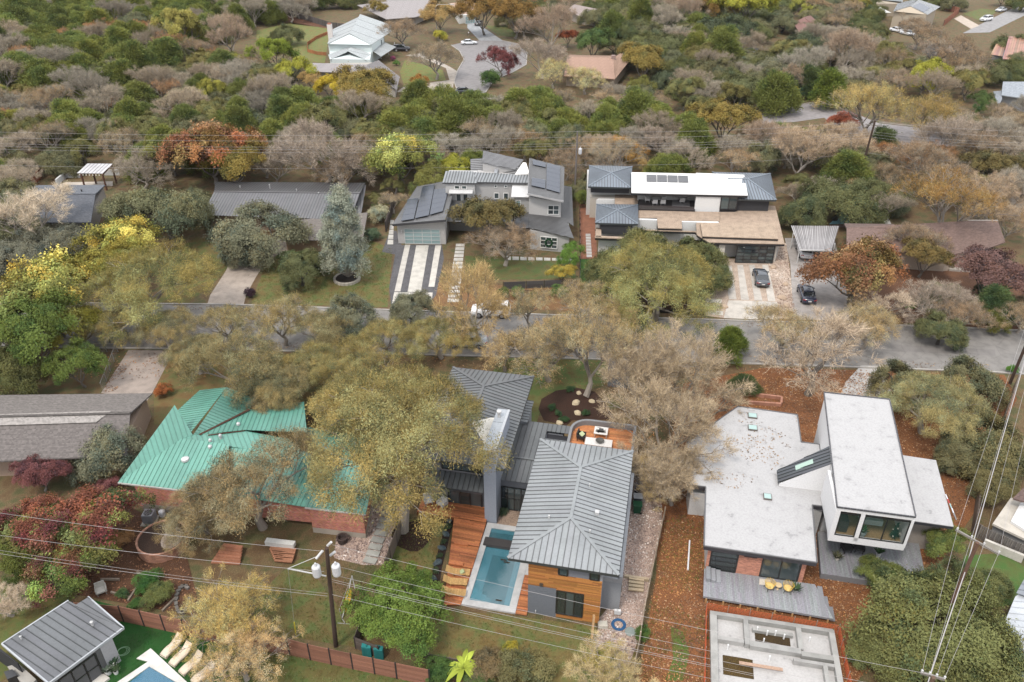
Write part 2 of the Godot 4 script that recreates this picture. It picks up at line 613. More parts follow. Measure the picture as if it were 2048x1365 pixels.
# ---------------------------------------------------------------- trees
var tris := 0
func tuft(kind: String, r: RandomNumberGenerator) -> Array:
	var P := PackedVector3Array()
	var C := PackedColorArray()
	var leaf_n := 0
	var twig_n := 0
	var ll := 0.2
	var lw := 0.1
	var base := Color(1,1,1)
	var twc := Color(.36,.31,.26)
	var tk := 1.0
	match kind:
		"oak", "cone":
			leaf_n = 270
			twig_n = 8
			ll = 0.2
			lw = 0.105
		"juniper":
			leaf_n = 230
			ll = 0.34
			lw = 0.09
		"leafy":
			leaf_n = 210
			twig_n = 8
			ll = 0.22
			lw = 0.13
		"thin":
			leaf_n = 100
			twig_n = 26
			ll = 0.15
			lw = 0.07
		"fine":
			leaf_n = 210
			twig_n = 26
			ll = 0.17
			lw = 0.055
		"bare":
			twig_n = 46
			leaf_n = 22
			ll = 0.12
			lw = 0.06
	if kind == "bare":
		tk = 1.5
	var tufts := []
	for i in 7:
		tufts.append(V3(r.randf_range(-0.6, 0.6), r.randf_range(-0.2, 0.6), r.randf_range(-0.6, 0.6)))
	for i in twig_n:
		var a := V3(r.randf_range(-0.35, 0.35), r.randf_range(-0.75, 0.1), r.randf_range(-0.35, 0.35))
		var d := V3(r.randf_range(-1, 1), r.randf_range(-0.1, 1.3), r.randf_range(-1, 1)).normalized()
		var l := r.randf_range(0.5, 1.15)
		var side := d.cross(V3(r.randf_range(-1, 1), r.randf_range(-1, 1), r.randf_range(-1, 1))).normalized() * r.randf_range(0.007, 0.017) * tk
		P.append_array([a - side, a + side, a + d * l])
		var v := r.randf_range(0.6, 1.5)
		if not kind in ["bare", "fine", "thin"]:
			v *= 2.4
		for k in 3:
			C.append(Color(twc.r * v, twc.g * v, twc.b * v, 1))
		if kind in ["bare", "fine", "thin"]:      # side twigs
			for q in 2:
				var b := a + d * l * r.randf_range(0.3, 0.8)
				var d2 := (d + V3(r.randf_range(-1, 1), r.randf_range(-0.4, 1), r.randf_range(-1, 1)) * 0.8).normalized()
				P.append_array([b - side * 0.7, b + side * 0.7, b + d2 * l * 0.5])
				for k in 3:
					C.append(Color(twc.r * v, twc.g * v, twc.b * v, 1))
	var twigs := P.size()
	for i in leaf_n:
		var p: Vector3
		var d: Vector3
		if kind == "juniper":
			p = V3(r.randfn(0, 0.36), r.randf_range(-0.6, 0.75), r.randfn(0, 0.36)) * (1.0 if r.randf() < 0.7 else 1.25)
			d = (V3(p.x, 0.55, p.z) + V3(r.randf_range(-1, 1), r.randf_range(-0.3, 1), r.randf_range(-1, 1)) * 0.5).normalized()
		else:
			var t: Vector3 = tufts[i % 7]
			p = t + V3(r.randfn(0, 0.3), r.randfn(0, 0.22), r.randfn(0, 0.3))
			d = V3(r.randf_range(-1, 1), r.randf_range(-0.8, 0.6), r.randf_range(-1, 1)).normalized()
		var side := d.cross(V3(r.randf_range(-1, 1), r.randf_range(0.2, 1.2), r.randf_range(-1, 1))).normalized()
		if kind != "juniper":
			side = d.cross(V3(r.randf_range(-0.6, 0.6), 1, r.randf_range(-0.6, 0.6))).normalized()
		var s := r.randf_range(0.7, 1.35)
		P.append_array([p - side * lw * 0.5 * s, p + side * lw * 0.5 * s, p + d * ll * s])
	return [P, C, twigs, r.seed]

func leaf_colours(kind: String, t: Array, r: RandomNumberGenerator, tone: float, hue: float) -> PackedColorArray:
	var C: PackedColorArray = t[1].duplicate()
	if kind in ["bare", "thin", "fine"]:
		tone *= 0.19
	var n: int = (t[0].size() - t[2]) / 3
	for i in n:
		var v := tone * r.randf_range(0.6, 1.45)
		var h := hue + r.randf_range(-0.12, 0.12)
		var c := Color(v * (1.0 + h * 0.5), v * (1.0 - h * 0.12), v * (1.0 - h * 0.7), 1)
		C.append(c)
		C.append(c)
		C.append(c)
	return C

func tuft_lib(kind: String, pal: Array, r: RandomNumberGenerator) -> Array:
	var key := "tufts_%s_%d" % [kind, pal.size()] + str(pal)
	if not protos.has(key):
		var l := []
		for i in 4:
			var t := tuft(kind, r)
			var cols := []
			for pc in (pal if pal.size() else [Color(1,1,1)]):
				for k in 5:
					var lc := leaf_colours(kind, t, r, [0.6, 0.82, 1.0, 1.2, 1.45][k], [-0.25, 0.1, 0.0, 0.25, -0.1][k])
					if pal.size():
						for q in lc.size():
							lc[q] = Color(lc[q].r * pc.r, lc[q].g * pc.g, lc[q].b * pc.b)
					cols.append(lc)
			l.append([t[0], cols])
		protos[key] = l
	return protos[key]

func fork(kind: String, R: float, H: float, B: float, sd: int, spread: float, lift: float, levels: int, tuft_s: float, trunk_r: float, bark: Color, keep := 1.0, pal := [], by_height := false) -> Array:
	var r := RandomNumberGenerator.new()
	r.seed = sd
	var lib := tuft_lib(kind, pal, r)
	var segs := []          # from, to, radius, level, direction
	var queue := [[Vector3.ZERO, V3(r.randf_range(-0.12, 0.12), 1, r.randf_range(-0.12, 0.12)).normalized(), 1.0, 0]]
	var ends := []
	while queue.size():
		var q: Array = queue.pop_back()
		var p: Vector3 = q[0]
		var d: Vector3 = q[1]
		var l: float = q[2] * (1.0 if q[3] == 0 else r.randf_range(0.75, 1.3))
		var bend := (d + V3(r.randf_range(-1, 1), r.randf_range(-0.5, 0.8), r.randf_range(-1, 1)) * 0.22).normalized()
		var e := p + bend * l
		segs.append([p, e, q[3], d])
		if q[3] >= levels - 1:
			ends.append([e, bend])
		if q[3] >= levels:
			continue
		var n := r.randi_range(2, 4) if q[3] > 0 else r.randi_range(4, 5)
		var turn := r.randf() * TAU
		for i in n:
			var a := turn + TAU * i / n + r.randf_range(-0.5, 0.5)
			var x := bend.cross(V3(.3,.2,1)).normalized()
			var y := bend.cross(x)
			var ang := spread * r.randf_range(0.55, 1.25) * (1.15 if q[3] == 0 else 1.0)
			var dd := (bend * cos(ang) + (x * cos(a) + y * sin(a)) * sin(ang) + V3(0, lift, 0)).normalized()
			queue.append([p.lerp(e, r.randf_range(0.7, 1.0)), dd, q[2] * (0.62 if q[3] == 0 else 0.78), q[3] + 1])
	var w := 0.0
	var top := 0.0
	var wide := []
	var mid := Vector3.ZERO
	for e in ends:
		mid += e[0] / ends.size()
		top = maxf(top, e[0].y)
	for e in ends:
		wide.append(Vector2(e[0].x - mid.x, e[0].z - mid.z).length())
	wide.sort()
	w = wide[int(wide.size() * 0.84)]
	var k := V3((R - 0.5 * tuft_s) / w, (B + H - 0.4 * tuft_s) / top, (R - 0.5 * tuft_s) / w)
	var fix := func(p: Vector3) -> Vector3:
		var y := p.y
		var h := B * y if y < 1.0 else B + (y - 1.0) / (top - 1.0) * (H - 0.4 * tuft_s)
		var sh := clampf((y - 0.5) / (top * 0.6), 0, 1)
		return V3((p.x - mid.x * sh) * k.x, h, (p.z - mid.z * sh) * k.z)
	inv = Transform3D()
	var st := S(bark)
	for s in segs:
		var r0 := trunk_r * pow(0.58, s[2])
		var r1 := r0 * (0.75 if s[2] < levels else 0.35)
		if s[2] == 0:
			r0 *= 1.5
		var v := r.randf_range(0.8, 1.25)
		st.set_color(Color(bark.r * v, bark.g * v, bark.b * v))
		tube(st, [fix.call(s[0]), fix.call(s[0].lerp(s[1], 0.5)) + V3(r.randf_range(-1, 1), r.randf_range(-1, 1), r.randf_range(-1, 1)) * r0 * 0.7, fix.call(s[1])], [maxf(r0, 0.024), maxf((r0 + r1) / 2, 0.021), maxf(r1, 0.016)], 8 if s[2] == 0 else 5 if s[2] < 3 else 3)
	var P := PackedVector3Array()
	var C := PackedColorArray()
	var lobe_tone := {}
	for e in ends:
		var p: Vector3 = fix.call(e[0])
		if r.randf() > keep:
			continue
		var cell := Vector3i((p / (R * 0.42)).round())
		if not lobe_tone.has(cell):
			var pi := 0
			if pal.size():
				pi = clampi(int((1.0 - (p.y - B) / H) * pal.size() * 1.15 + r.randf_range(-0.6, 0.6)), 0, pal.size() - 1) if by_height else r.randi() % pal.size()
			lobe_tone[cell] = [r.randi_range(0, 4), pi]
		var t: Array = lib[r.randi() % 4]
		var out := V3(p.x / R, 0.2, p.z / R)
		var up: Vector3 = (e[1] + out * 0.5 + Vector3.UP * 0.25).normalized()
		var x := up.cross(V3(r.randf_range(-1, 1), 0.1, r.randf_range(-1, 1))).normalized()
		var s := tuft_s * r.randf_range(0.65, 1.3)
		P.append_array(Transform3D(Basis(x, up, x.cross(up)).scaled_local(V3(s, s * (1.25 if kind == "bare" else 0.9), s)), p) * t[0])
		C.append_array(t[1][(lobe_tone[cell][0] if r.randf() < 0.6 else r.randi_range(0, 4)) + 5 * lobe_tone[cell][1]])
	var arr := []
	arr.resize(Mesh.ARRAY_MAX)
	arr[Mesh.ARRAY_VERTEX] = P
	arr[Mesh.ARRAY_COLOR] = C
	var m := ArrayMesh.new()
	m.add_surface_from_arrays(Mesh.PRIMITIVE_TRIANGLES, arr)
	st.generate_normals()
	tris += P.size() / 3
	return [m, st.commit(), R, B + H * 0.5]

func grow(kind: String, R: float, H: float, B: float, lobes: int, per: int, lobe_k: float, sd: int, tuft_s := 1.0, trunk_r := 0.22, bark := Color(.2,.18,.16), pal := [], by_height := false) -> Array:
	var r := RandomNumberGenerator.new()
	r.seed = sd
	var lib := tuft_lib(kind, pal, r)
	var P := PackedVector3Array()
	var C := PackedColorArray()
	inv = Transform3D()
	var st := S(bark)
	var top := V3(r.randf_range(-0.3, 0.3), B, r.randf_range(-0.3, 0.3))
	tube(st, [V3(0,-.2,0), V3(0.03, B * 0.15, 0.02), V3(top.x * 0.4, B * 0.6, top.z * 0.4), top], [trunk_r * 1.6, trunk_r * 1.1, trunk_r * 0.95, trunk_r * 0.85], 8)
	for i in lobes:
		var lc: Vector3
		var lr: float
		var a := i * 2.39996 + r.randf_range(-0.8, 0.8)
		var f := (i + 0.5) / lobes
		if kind == "juniper" or kind == "cone":
			var y := B + H * (0.12 + 0.8 * f)
			var rr := R * 0.72 * (1.0 - 0.75 * f)
			lc = V3(cos(a) * rr, y, sin(a) * rr)
			lr = R * lobe_k * (1.1 - 0.5 * f)
		else:
			var rr := R * (0.82 * sqrt(f)) * r.randf_range(0.62, 1.12) * (1.0 + 0.16 * sin(a * 2 + sd) + 0.1 * sin(a * 3 + sd * 2))
			var dome := sqrt(maxf(0.05, 1.0 - (rr / R) * (rr / R)))
			lc = V3(cos(a) * rr, B + H * (0.08 + 0.66 * dome * (r.randf_range(0.85, 1.1) if i % 3 else r.randf_range(0.35, 0.7))), sin(a) * rr)
			lr = R * lobe_k * r.randf_range(0.6, 1.35)
		var mid := top.lerp(lc, 0.5) + V3(r.randf_range(-0.4, 0.4), r.randf_range(-0.5, 0.1), r.randf_range(-0.4, 0.4)) * R * 0.12
		var tr := trunk_r * (0.55 if kind != "juniper" else 0.35)
		tube(st, [top if i > 0 else top - V3(0,.2,0), top.lerp(mid, 0.5) + V3(0, -0.05 * R, 0), mid, lc], [tr, tr * 0.75, tr * 0.55, tr * 0.28], 5)
		var tone_l := r.randi_range(0, 4)
		var pi := 0
		if pal.size():
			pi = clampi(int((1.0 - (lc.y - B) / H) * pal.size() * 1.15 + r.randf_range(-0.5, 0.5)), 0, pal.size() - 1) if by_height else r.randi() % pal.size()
		for k in maxi(3, roundi(per * minf(1.3, lr / (R * lobe_k)))):
			var y := 1.0 - (k + 0.5) / per * 1.45
			var ph := k * 2.39996 + i
			var q := sqrt(maxf(0.0, 1.0 - y * y))
			var d := V3(cos(ph) * q, y, sin(ph) * q)
			var p := lc + d * V3(lr, lr * 0.75, lr) * r.randf_range(0.55, 1.08)
			if k % 3 == 0 or kind == "bare" or kind == "fine" or kind == "thin":
				tube(st, [lc.lerp(mid, 0.25), lc.lerp(p, 0.5) + V3(0, -0.08 * lr, 0), p], [tr * 0.3, tr * 0.2, 0.018], 3)
			var t: Array = lib[r.randi() % 4]
			var up := (d + Vector3.UP * (0.9 if kind != "bare" else 0.5)).normalized()
			var x := up.cross(V3(r.randf_range(-1, 1), 0.1, r.randf_range(-1, 1))).normalized()
			var s := tuft_s * r.randf_range(0.8, 1.2)
			var bs := Basis(x, up, x.cross(up)).scaled_local(V3(s, s * 0.85, s))
			P.append_array(Transform3D(bs, p) * t[0])
			var tone := tone_l if r.randf() < 0.6 else r.randi_range(0, 4)
			C.append_array(t[1][tone + 5 * pi])
	var arr := []
	arr.resize(Mesh.ARRAY_MAX)
	arr[Mesh.ARRAY_VERTEX] = P
	arr[Mesh.ARRAY_COLOR] = C
	var m := ArrayMesh.new()
	m.add_surface_from_arrays(Mesh.PRIMITIVE_TRIANGLES, arr)
	st.generate_normals()
	tris += P.size() / 3
	return [m, st.commit(), R, B + H * 0.5]

func proto_trees() -> void:
	var dk := Color(.11,.1,.09)
	var lt := Color(.34,.3,.26)
	var rg := [Color(.22,.065,.06), Color(.12,.15,.05), Color(.2,.085,.06), Color(.19,.2,.06), Color(.13,.145,.055)]
	var ru := [Color(.24,.15,.075), Color(.19,.165,.06), Color(.21,.125,.065), Color(.25,.19,.09)]
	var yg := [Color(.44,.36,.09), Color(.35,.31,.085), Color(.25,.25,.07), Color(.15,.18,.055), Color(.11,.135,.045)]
	protos.oak = [fork("oak", 6.0, 4.8, 1.7, 11, 0.72, 0.02, 4, 1.12, 0.34, dk), fork("oak", 6.0, 5.4, 1.8, 12, 0.75, 0.0, 4, 1.12, 0.34, dk * 1.3), fork("oak", 4.0, 4.2, 1.4, 13, 0.75, 0.05, 4, 0.85, 0.24, dk), fork("oak", 4.0, 4.8, 1.4, 14, 0.7, 0.05, 4, 0.85, 0.24, dk)]
	protos.juniper = [grow("juniper", 3.0, 5.4, 0.5, 19, 11, 0.4, 21, 0.85, 0.16, lt), grow("juniper", 3.4, 4.6, 0.5, 26, 9, 0.32, 22, 0.85, 0.16, lt), grow("juniper", 3.4, 3.8, 0.4, 24, 9, 0.34, 23, 0.85, 0.16, lt), fork("juniper", 3.4, 4.6, 0.5, 24, 0.6, 0.15, 4, 0.75, 0.16, lt)]
	protos.bare = [fork("bare", 5.0, 6.4, 1.6, 31, 0.52, 0.16, 5, 0.62, 0.24, lt, 0.58), fork("bare", 5.0, 5.8, 1.5, 32, 0.56, 0.14, 5, 0.62, 0.24, lt * 1.15, 0.58), fork("bare", 5.0, 7.0, 1.5, 33, 0.5, 0.2, 5, 0.62, 0.24, lt, 0.58)]
	protos.wisp = [fork("bare", 5.0, 5.0, 2.6, 34, 0.62, 0.06, 4, 0.75, 0.24, lt * 0.7, 0.8), fork("bare", 5.0, 5.0, 2.2, 35, 0.6, 0.08, 4, 0.75, 0.22, lt, 0.8)]
	protos.thin = [fork("thin", 5.0, 5.8, 1.6, 41, 0.58, 0.1, 5, 0.62, 0.24, lt, 0.58), fork("thin", 4.6, 5.8, 1.6, 42, 0.6, 0.1, 5, 0.62, 0.22, lt * 0.85, 0.66), fork("thin", 4.8, 6.4, 1.8, 43, 0.54, 0.15, 5, 0.62, 0.24, lt, 0.58)]
	protos.fine = [fork("fine", 7.0, 6.5, 2.6, 51, 0.6, 0.08, 5, 0.85, 0.34, lt, 0.9), fork("fine", 6.0, 6.2, 2.4, 52, 0.62, 0.06, 5, 0.8, 0.3, lt, 0.8)]
	protos.high = [fork("fine", 7.0, 5.6, 8.0, 53, 0.62, 0.04, 5, 0.9, 0.36, lt * 1.2, 0.95)]
	protos.leafy = [fork("leafy", 4.6, 6.2, 1.4, 61, 0.6, 0.12, 4, 0.92, 0.2, lt * 0.6), fork("leafy", 4.6, 6.8, 1.4, 62, 0.55, 0.16, 4, 0.92, 0.2, lt * 0.7)]
	protos.mixed = [fork("leafy", 4.6, 6.2, 1.2, 63, 0.62, 0.1, 4, 0.95, 0.2, lt * 0.6, 1.0, rg)]
	protos.rusty = [fork("leafy", 4.6, 6.4, 1.2, 65, 0.6, 0.12, 4, 0.95, 0.2, lt * 0.6, 1.0, ru)]
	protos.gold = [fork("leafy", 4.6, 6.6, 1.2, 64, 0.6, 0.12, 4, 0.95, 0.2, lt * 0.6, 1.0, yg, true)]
	protos.shrub = [grow("leafy", 1.3, 1.5, 0.2, 7, 8, 0.45, 71, 0.42, 0.05), grow("oak", 1.3, 1.4, 0.2, 7, 8, 0.45, 72, 0.42, 0.05)]
	protos.tall = [grow("cone", 2.6, 7.6, 0.3, 30, 10, 0.34, 81, 0.62, 0.2, lt)]

var tree_spots := []
func tree(kind: String, at: Vector3, R: float, tint: Color, label: String, group := "", called := "", category := "tree", squash := 1.0) -> Node3D:
	var list: Array = protos[kind]
	var rng := RandomNumberGenerator.new()
	rng.seed = int(at.x * 131.0) * 7919 + int(at.z * 131.0)
	var pr: Array = list[rng.randi() % list.size()]
	if kind == "oak":
		pr = list[2 + rng.randi() % 2] if R < 3.8 else list[rng.randi() % 2]
	var o := Node3D.new()
	o.name = numbered(called if called != "" else {"oak": "oak_tree", "juniper": "juniper_tree", "bare": "bare_tree", "thin": "thinning_tree", "fine": "elm_tree", "leafy": "autumn_tree", "shrub": "shrub", "tall": "evergreen_tree", "high": "elm_tree", "wisp": "bare_tree", "mixed": "autumn_tree", "gold": "autumn_tree", "rusty": "autumn_tree"}[kind])
	add_child(o)
	var s: float = R / pr[2]
	o.transform = Transform3D(Basis(Vector3.UP, rng.randf() * TAU).scaled_local(V3(s * rng.randf_range(0.9, 1.12), s * squash * rng.randf_range(0.94, 1.08), s * rng.randf_range(0.9, 1.12))), at)
	tag(o, label, category, group)
	var t := MeshInstance3D.new()
	t.name = "trunk" if category == "tree" else "stem"
	t.mesh = pr[1]
	t.material_override = M.bark
	o.add_child(t)
	var mm := MultiMesh.new()
	mm.transform_format = MultiMesh.TRANSFORM_3D
	mm.use_colors = true
	mm.mesh = pr[0]
	mm.instance_count = 1
	mm.set_instance_transform(0, Transform3D())
	mm.set_instance_color(0, tint)
	var c := MultiMeshInstance3D.new()
	c.name = "crown" if category == "tree" else "foliage"
	c.multimesh = mm
	c.material_override = M.leaf
	o.add_child(c)
	tree_spots.append([Vector2(at.x, at.z), R])
	return o

# ---------------------------------------------------------------- ground, roads, yards
func kerb(pts: Array, called := "kerb") -> void:
	inv = Transform3D()
	var st := S(Color(.4,.38,.35))
	for i in pts.size() - 1:
		var n := maxi(1, roundi((pts[i + 1] - pts[i]).length() / 3.0))
		for k in n:
			var a: Vector3 = pts[i].lerp(pts[i + 1], float(k) / n)
			var b: Vector3 = pts[i].lerp(pts[i + 1], (k + 0.985) / n)
			bar(st, a + V3(0,.05,0), b + V3(0,.05,0), 0.22, 0.16)
	put(st, called, M.concrete, null, "structure")

func up(pts: Array, y: float) -> Array:
	var r := []
	for p in pts:
		r.append(p + V3(0, y, 0))
	return r

func slabs(path: Node3D, list: Array, c := Color(.52,.5,.47), y := 0.06) -> void:
	for s in list:
		var st := S(c * (1.0 + rng.randf_range(-0.08, 0.05)))
		slab(st, up(s, y), 0.08)
		put(st, "paver", M.concrete, path)

func bed(called: String) -> Node3D:
	var o := Node3D.new()
	o.name = numbered(called)
	add_child(o)
	o.set_meta("kind", "structure")
	inv = Transform3D()
	return o

func steps_row(path: Node3D, a: Vector3, b: Vector3, n: int, w: float, d: float, c := Color(.52,.5,.47)) -> void:
	var z := (b - a).normalized()
	var x := Vector3.UP.cross(z)
	for i in n:
		var p := a.lerp(b, (i + 0.5) / n)
		var k := rng.randf_range(-0.04, 0.04)
		slabs(path, [[p - x * w / 2 - z * d / 2, p + x * w / 2 - z * (d / 2 + k), p + x * w / 2 + z * d / 2, p - x * w / 2 + z * (d / 2 + k)]], c)

func setting() -> void:
	sheet("ground", M.woodland, Color(.17,.15,.1), [V3(-1500,0,-2500), V3(1500,0,-2500), V3(1500,0,400), V3(-1500,0,400)])
	var y := 0.012
	sheet("back_lawn", M.grass, Color(.16,.15,.055), up([V3(-21.23,0,-39.54), V3(-18.86,0,-44.35), V3(-17.47,0,-46.23), V3(-16.37,0,-46.1), V3(-15.81,0,-46.23), V3(-16.34,0,-45.09), V3(-11.39,0,-38.9), V3(-11.02,0,-37.66), V3(-18.59,0,-39)], y))
	sheet("garden_soil", M.litter, Color(.15,.095,.07), up([V3(-44.83,0,-60.55), V3(-35.06,0,-53.04), V3(-29.19,0,-49.48), V3(-26.54,0,-46.03), V3(-23.58,0,-40.42), V3(-34.03,0,-42.53), V3(-36.85,0,-47.72), V3(-37.06,0,-54.14)], y + 0.006))
	sheet("lower_lawn", M.grass, Color(.13,.14,.045), up([V3(-22.57,0,-38.13), V3(-5.33,0,-35.11), V3(-4.98,0,-32.75), V3(-22.75,0,-32.75), V3(-22.53,0,-34.35)], y))
	sheet("left_lawn", M.grass, Color(.15,.15,.05), up([V3(-43.2,0,-43.38), V3(-34.42,0,-43.38), V3(-33.74,0,-37.83), V3(-37.23,0,-33.06)], y))
	sheet("artificial_turf", M.grass, Color(.02,.1,.018), up([V3(-32.6,0,-42.03), V3(-21.74,0,-39.1), V3(-18.76,0,-37.98), V3(-19.68,0,-30.61), V3(-28.38,0,-33.06), V3(-33.91,0,-35.7)], y + 0.004))
	sheet("grey_house_lawn", M.grass, Color(.2,.18,.07), up([V3(-10.26,0,-50.68), V3(-5.65,0,-50.92), V3(-6.4,0,-41.26), V3(.22,0,-40.49), V3(6.38,0,-39.55), V3(9.27,0,-39.28), V3(8.9,0,-36.98), V3(7.44,0,-34.55), V3(-2.88,0,-34.98), V3(-6.97,0,-37.44), V3(-10.64,0,-44.5)], y))
	sheet("lawn_strip", M.grass, Color(.15,.17,.06), up([V3(.33,0,-77.66), V3(11.11,0,-77.66), V3(10.33,0,-71.09), V3(3.34,0,-68.45), V3(2.35,0,-63.57), V3(.91,0,-63.57), V3(-2.84,0,-72.65)], y))
	sheet("gravel_side_yard", M.gravel, Color(.45,.36,.32), up([V3(11.44,0,-60.37), V3(13.85,0,-57.95), V3(13.08,0,-50.68), V3(10.93,0,-43.87), V3(9.73,0,-39.28), V3(7.63,0,-34.55), V3(5.62,0,-35.63), V3(6.64,0,-40.34), V3(8.61,0,-42.84)], y + 0.008))
	sheet("gravel_court", M.gravel, Color(.42,.33,.27), up([V3(-1.1,0,-52.06), V3(.98,0,-51.68), V3(.51,0,-49.7), V3(-1.34,0,-50.18)], y + 0.008))
	sheet("leaf_covered_yard", M.litter, Color(.32,.18,.095), up([V3(28.61,0,-74.47), V3(54.39,0,-72.91), V3(53.46,0,-68.47), V3(41.09,0,-54.32), V3(41.72,0,-52.68), V3(23.84,0,-34.5), V3(22.45,0,-32.53), V3(8.2,0,-32.53), V3(11.58,0,-44.45), V3(13.64,0,-55.23), V3(18.67,0,-71.3)], y))
	sheet("green_patch", M.grass, Color(.12,.15,.035), up([V3(11.91,0,-39.59), V3(12.75,0,-39.1), V3(12.9,0,-37.21), V3(12,0,-34.98), V3(10.75,0,-34.98), V3(11.63,0,-36.75)], y + 0.005))
	sheet("right_lawn", M.grass, Color(.1,.16,.04), up([V3(37.28,0,-46.55), V3(40.58,0,-46.86), V3(41.77,0,-45.2), V3(40.14,0,-41.8), V3(35.98,0,-41.13), V3(35.74,0,-44.03)], y + 0.005))
	sheet("right_low_lawn", M.grass, Color(.09,.15,.035), up([V3(34.1,0,-37.35), V3(36.77,0,-37.35), V3(35.63,0,-34.5), V3(33.17,0,-34.5)], y + 0.005))
	sheet("gravel_bed", M.gravel, Color(.47,.38,.34), up([V3(-14.46,0,-49.31), V3(-12.54,0,-49.91), V3(-12.12,0,-55.22), V3(-9.91,0,-54.77), V3(-10,0,-50.51), V3(-10.36,0,-45.56), V3(-12.14,0,-45.56), V3(-14.61,0,-46.29), V3(-14.89,0,-48.53)], y + 0.006))
	var path := bed("stepping_path")
	for s in [[V3(-10.46,0,-53.67), 0], [V3(-10.62,0,-52.84), 0], [V3(-10.74,0,-52.06), 0], [V3(-10.87,0,-51.33), 0], [V3(-10.96,0,-50.55), 0], [V3(-11.07,0,-49.79), 0], [V3(-11.15,0,-49.02), 0], [V3(-11.31,0,-48.25), 0], [V3(-11.4,0,-47.47), 0], [V3(-11.49,0,-46.73), 0], [V3(-11.6,0,-46), 0]]:
		var p: Vector3 = s[0]
		var k := Basis(Vector3.UP, deg_to_rad(-12.0 + rng.randf_range(-5, 5)))
		slabs(path, [[p + k * V3(-.55,0,-.3), p + k * V3(.55,0,-.3), p + k * V3(.55,0,.3), p + k * V3(-.55,0,.3)]], Color(.36,.36,.33), 0.13)
	sheet("mulch_bed", M.litter, Color(.055,.035,.03), up(ring_pts(V3(-8.47,0,-48.86), 1.75, 1.75, 20, 0.1), y + 0.01))
	sheet("mulch_bed_street", M.litter, Color(.07,.04,.035), up([V3(3.12,0,-68.45), V3(4.71,0,-69.94), V3(6.95,0,-70.51), V3(8.88,0,-69.75), V3(9.77,0,-67.72), V3(10.54,0,-64.92), V3(6.14,0,-64.74), V3(5.46,0,-63.84), V3(3.22,0,-64.74), V3(2.75,0,-66.65)], y + 0.01))
	sheet("planting_strip", M.litter, Color(.04,.03,.028), up([V3(-6.94,0,-51.43), V3(-5.02,0,-50.88), V3(-5.68,0,-45.35), V3(-5.77,0,-43.25), V3(-6.55,0,-43.87), V3(-5.74,0,-50.18), V3(-6.86,0,-50.55)], y + 0.01))
	y = 0.02
	var fk := [V3(-97.74,0,-89.76), V3(-65.39,0,-89.24), V3(-36.5,0,-88.72), V3(-7.76,0,-86.81), V3(23.16,0,-84.96), V3(53.12,0,-83.16), V3(92.25,0,-79.19)]
	var nk := [V3(-95.06,0,-79.19), V3(-59.7,0,-78.75), V3(-33.27,0,-78.1), V3(-7.1,0,-76.83), V3(21.27,0,-75.48), V3(53.06,0,-73.47), V3(89.24,0,-69.22)]
	var back := nk.duplicate()
	back.reverse()
	sheet("street", M.asphalt, Color(.215,.2,.19), up(fk + back, y))
	kerb(fk)
	kerb(nk)
	for q in [[V3(-23.45,0,-83.99), V3(-16.06,0,-83.52), V3(-15.2,0,-81.65), V3(-23.67,0,-82.11)], [V3(17.11,0,-81.65), V3(27.15,0,-81.08), V3(26.27,0,-78.64), V3(16.19,0,-79.41)], [V3(44.25,0,-79.19), V3(55.99,0,-78.1), V3(55.45,0,-76.83), V3(43.98,0,-77.78)], [V3(-42.08,0,-83.16), V3(-39.01,0,-83.05), V3(-38.34,0,-80.74), V3(-41.75,0,-80.97)]]:
		sheet("road_patch", M.asphalt, Color(.19,.178,.172), up(q, y + 0.004))
	sheet("driveway_left", M.concrete, Color(.36,.3,.26), up([V3(-44.43,0,-77.95), V3(-40.08,0,-77.95), V3(-38.93,0,-75.62), V3(-38.44,0,-69.5), V3(-38.45,0,-68.11), V3(-43.91,0,-69.5)], y + 0.008))
	sheet("driveway_asphalt", M.asphalt, Color(.09,.088,.09), up([V3(10.98,0,-76.37), V3(13.35,0,-76.58), V3(12.68,0,-70.32), V3(10.33,0,-70.7)], y + 0.008))
	sheet("driveway_white_house", M.concrete, Color(.5,.48,.46), up([V3(39.19,0,-74.74), V3(41.57,0,-74.74), V3(40.36,0,-68.47), V3(35.12,0,-69.43), V3(36.23,0,-71.39)], y + 0.008))
	sheet("verge_left", M.grass, Color(.2,.16,.07), up([V3(-39.81,0,-77.76), V3(-21.5,0,-77.04), V3(-17.71,0,-66.92), V3(-36.18,0,-64.04), V3(-38.19,0,-69.34)], y - 0.006))
	sheet("garden_left", M.grass, Color(.16,.12,.06), up([V3(-59.16,0,-77.76), V3(-44.55,0,-77.76), V3(-43.91,0,-69.5), V3(-54.59,0,-69.34)], y - 0.006))
	sheet("ranch_lawn", M.grass, Color(.17,.16,.055), up([V3(-33.38,0,-89.49), V3(-34.34,0,-100.75), V3(-32.17,0,-105.75), V3(-21,0,-108.28), V3(-17.24,0,-104.86), V3(-15.75,0,-88.07), V3(-33.04,0,-89.04)], y - 0.006))
	sheet("ranch_lawn_left", M.grass, Color(.16,.14,.05), up([V3(-41.32,0,-89.04), V3(-39.05,0,-98.13), V3(-40.11,0,-105.75), V3(-47,0,-109.3), V3(-48.72,0,-103.48), V3(-45.85,0,-89.49)], y - 0.006))
	sheet("driveway_curved", M.concrete, Color(.4,.34,.29), up([V3(-38.78,0,-88.6), V3(-39.21,0,-91.31), V3(-39.28,0,-98.13), V3(-39.85,0,-104.04), V3(-40.29,0,-108.1), V3(-33.11,0,-108.7), V3(-32.14,0,-104.61), V3(-34.38,0,-101.83), V3(-34.65,0,-96.6), V3(-34.55,0,-91.31), V3(-34.17,0,-88.82)], y))
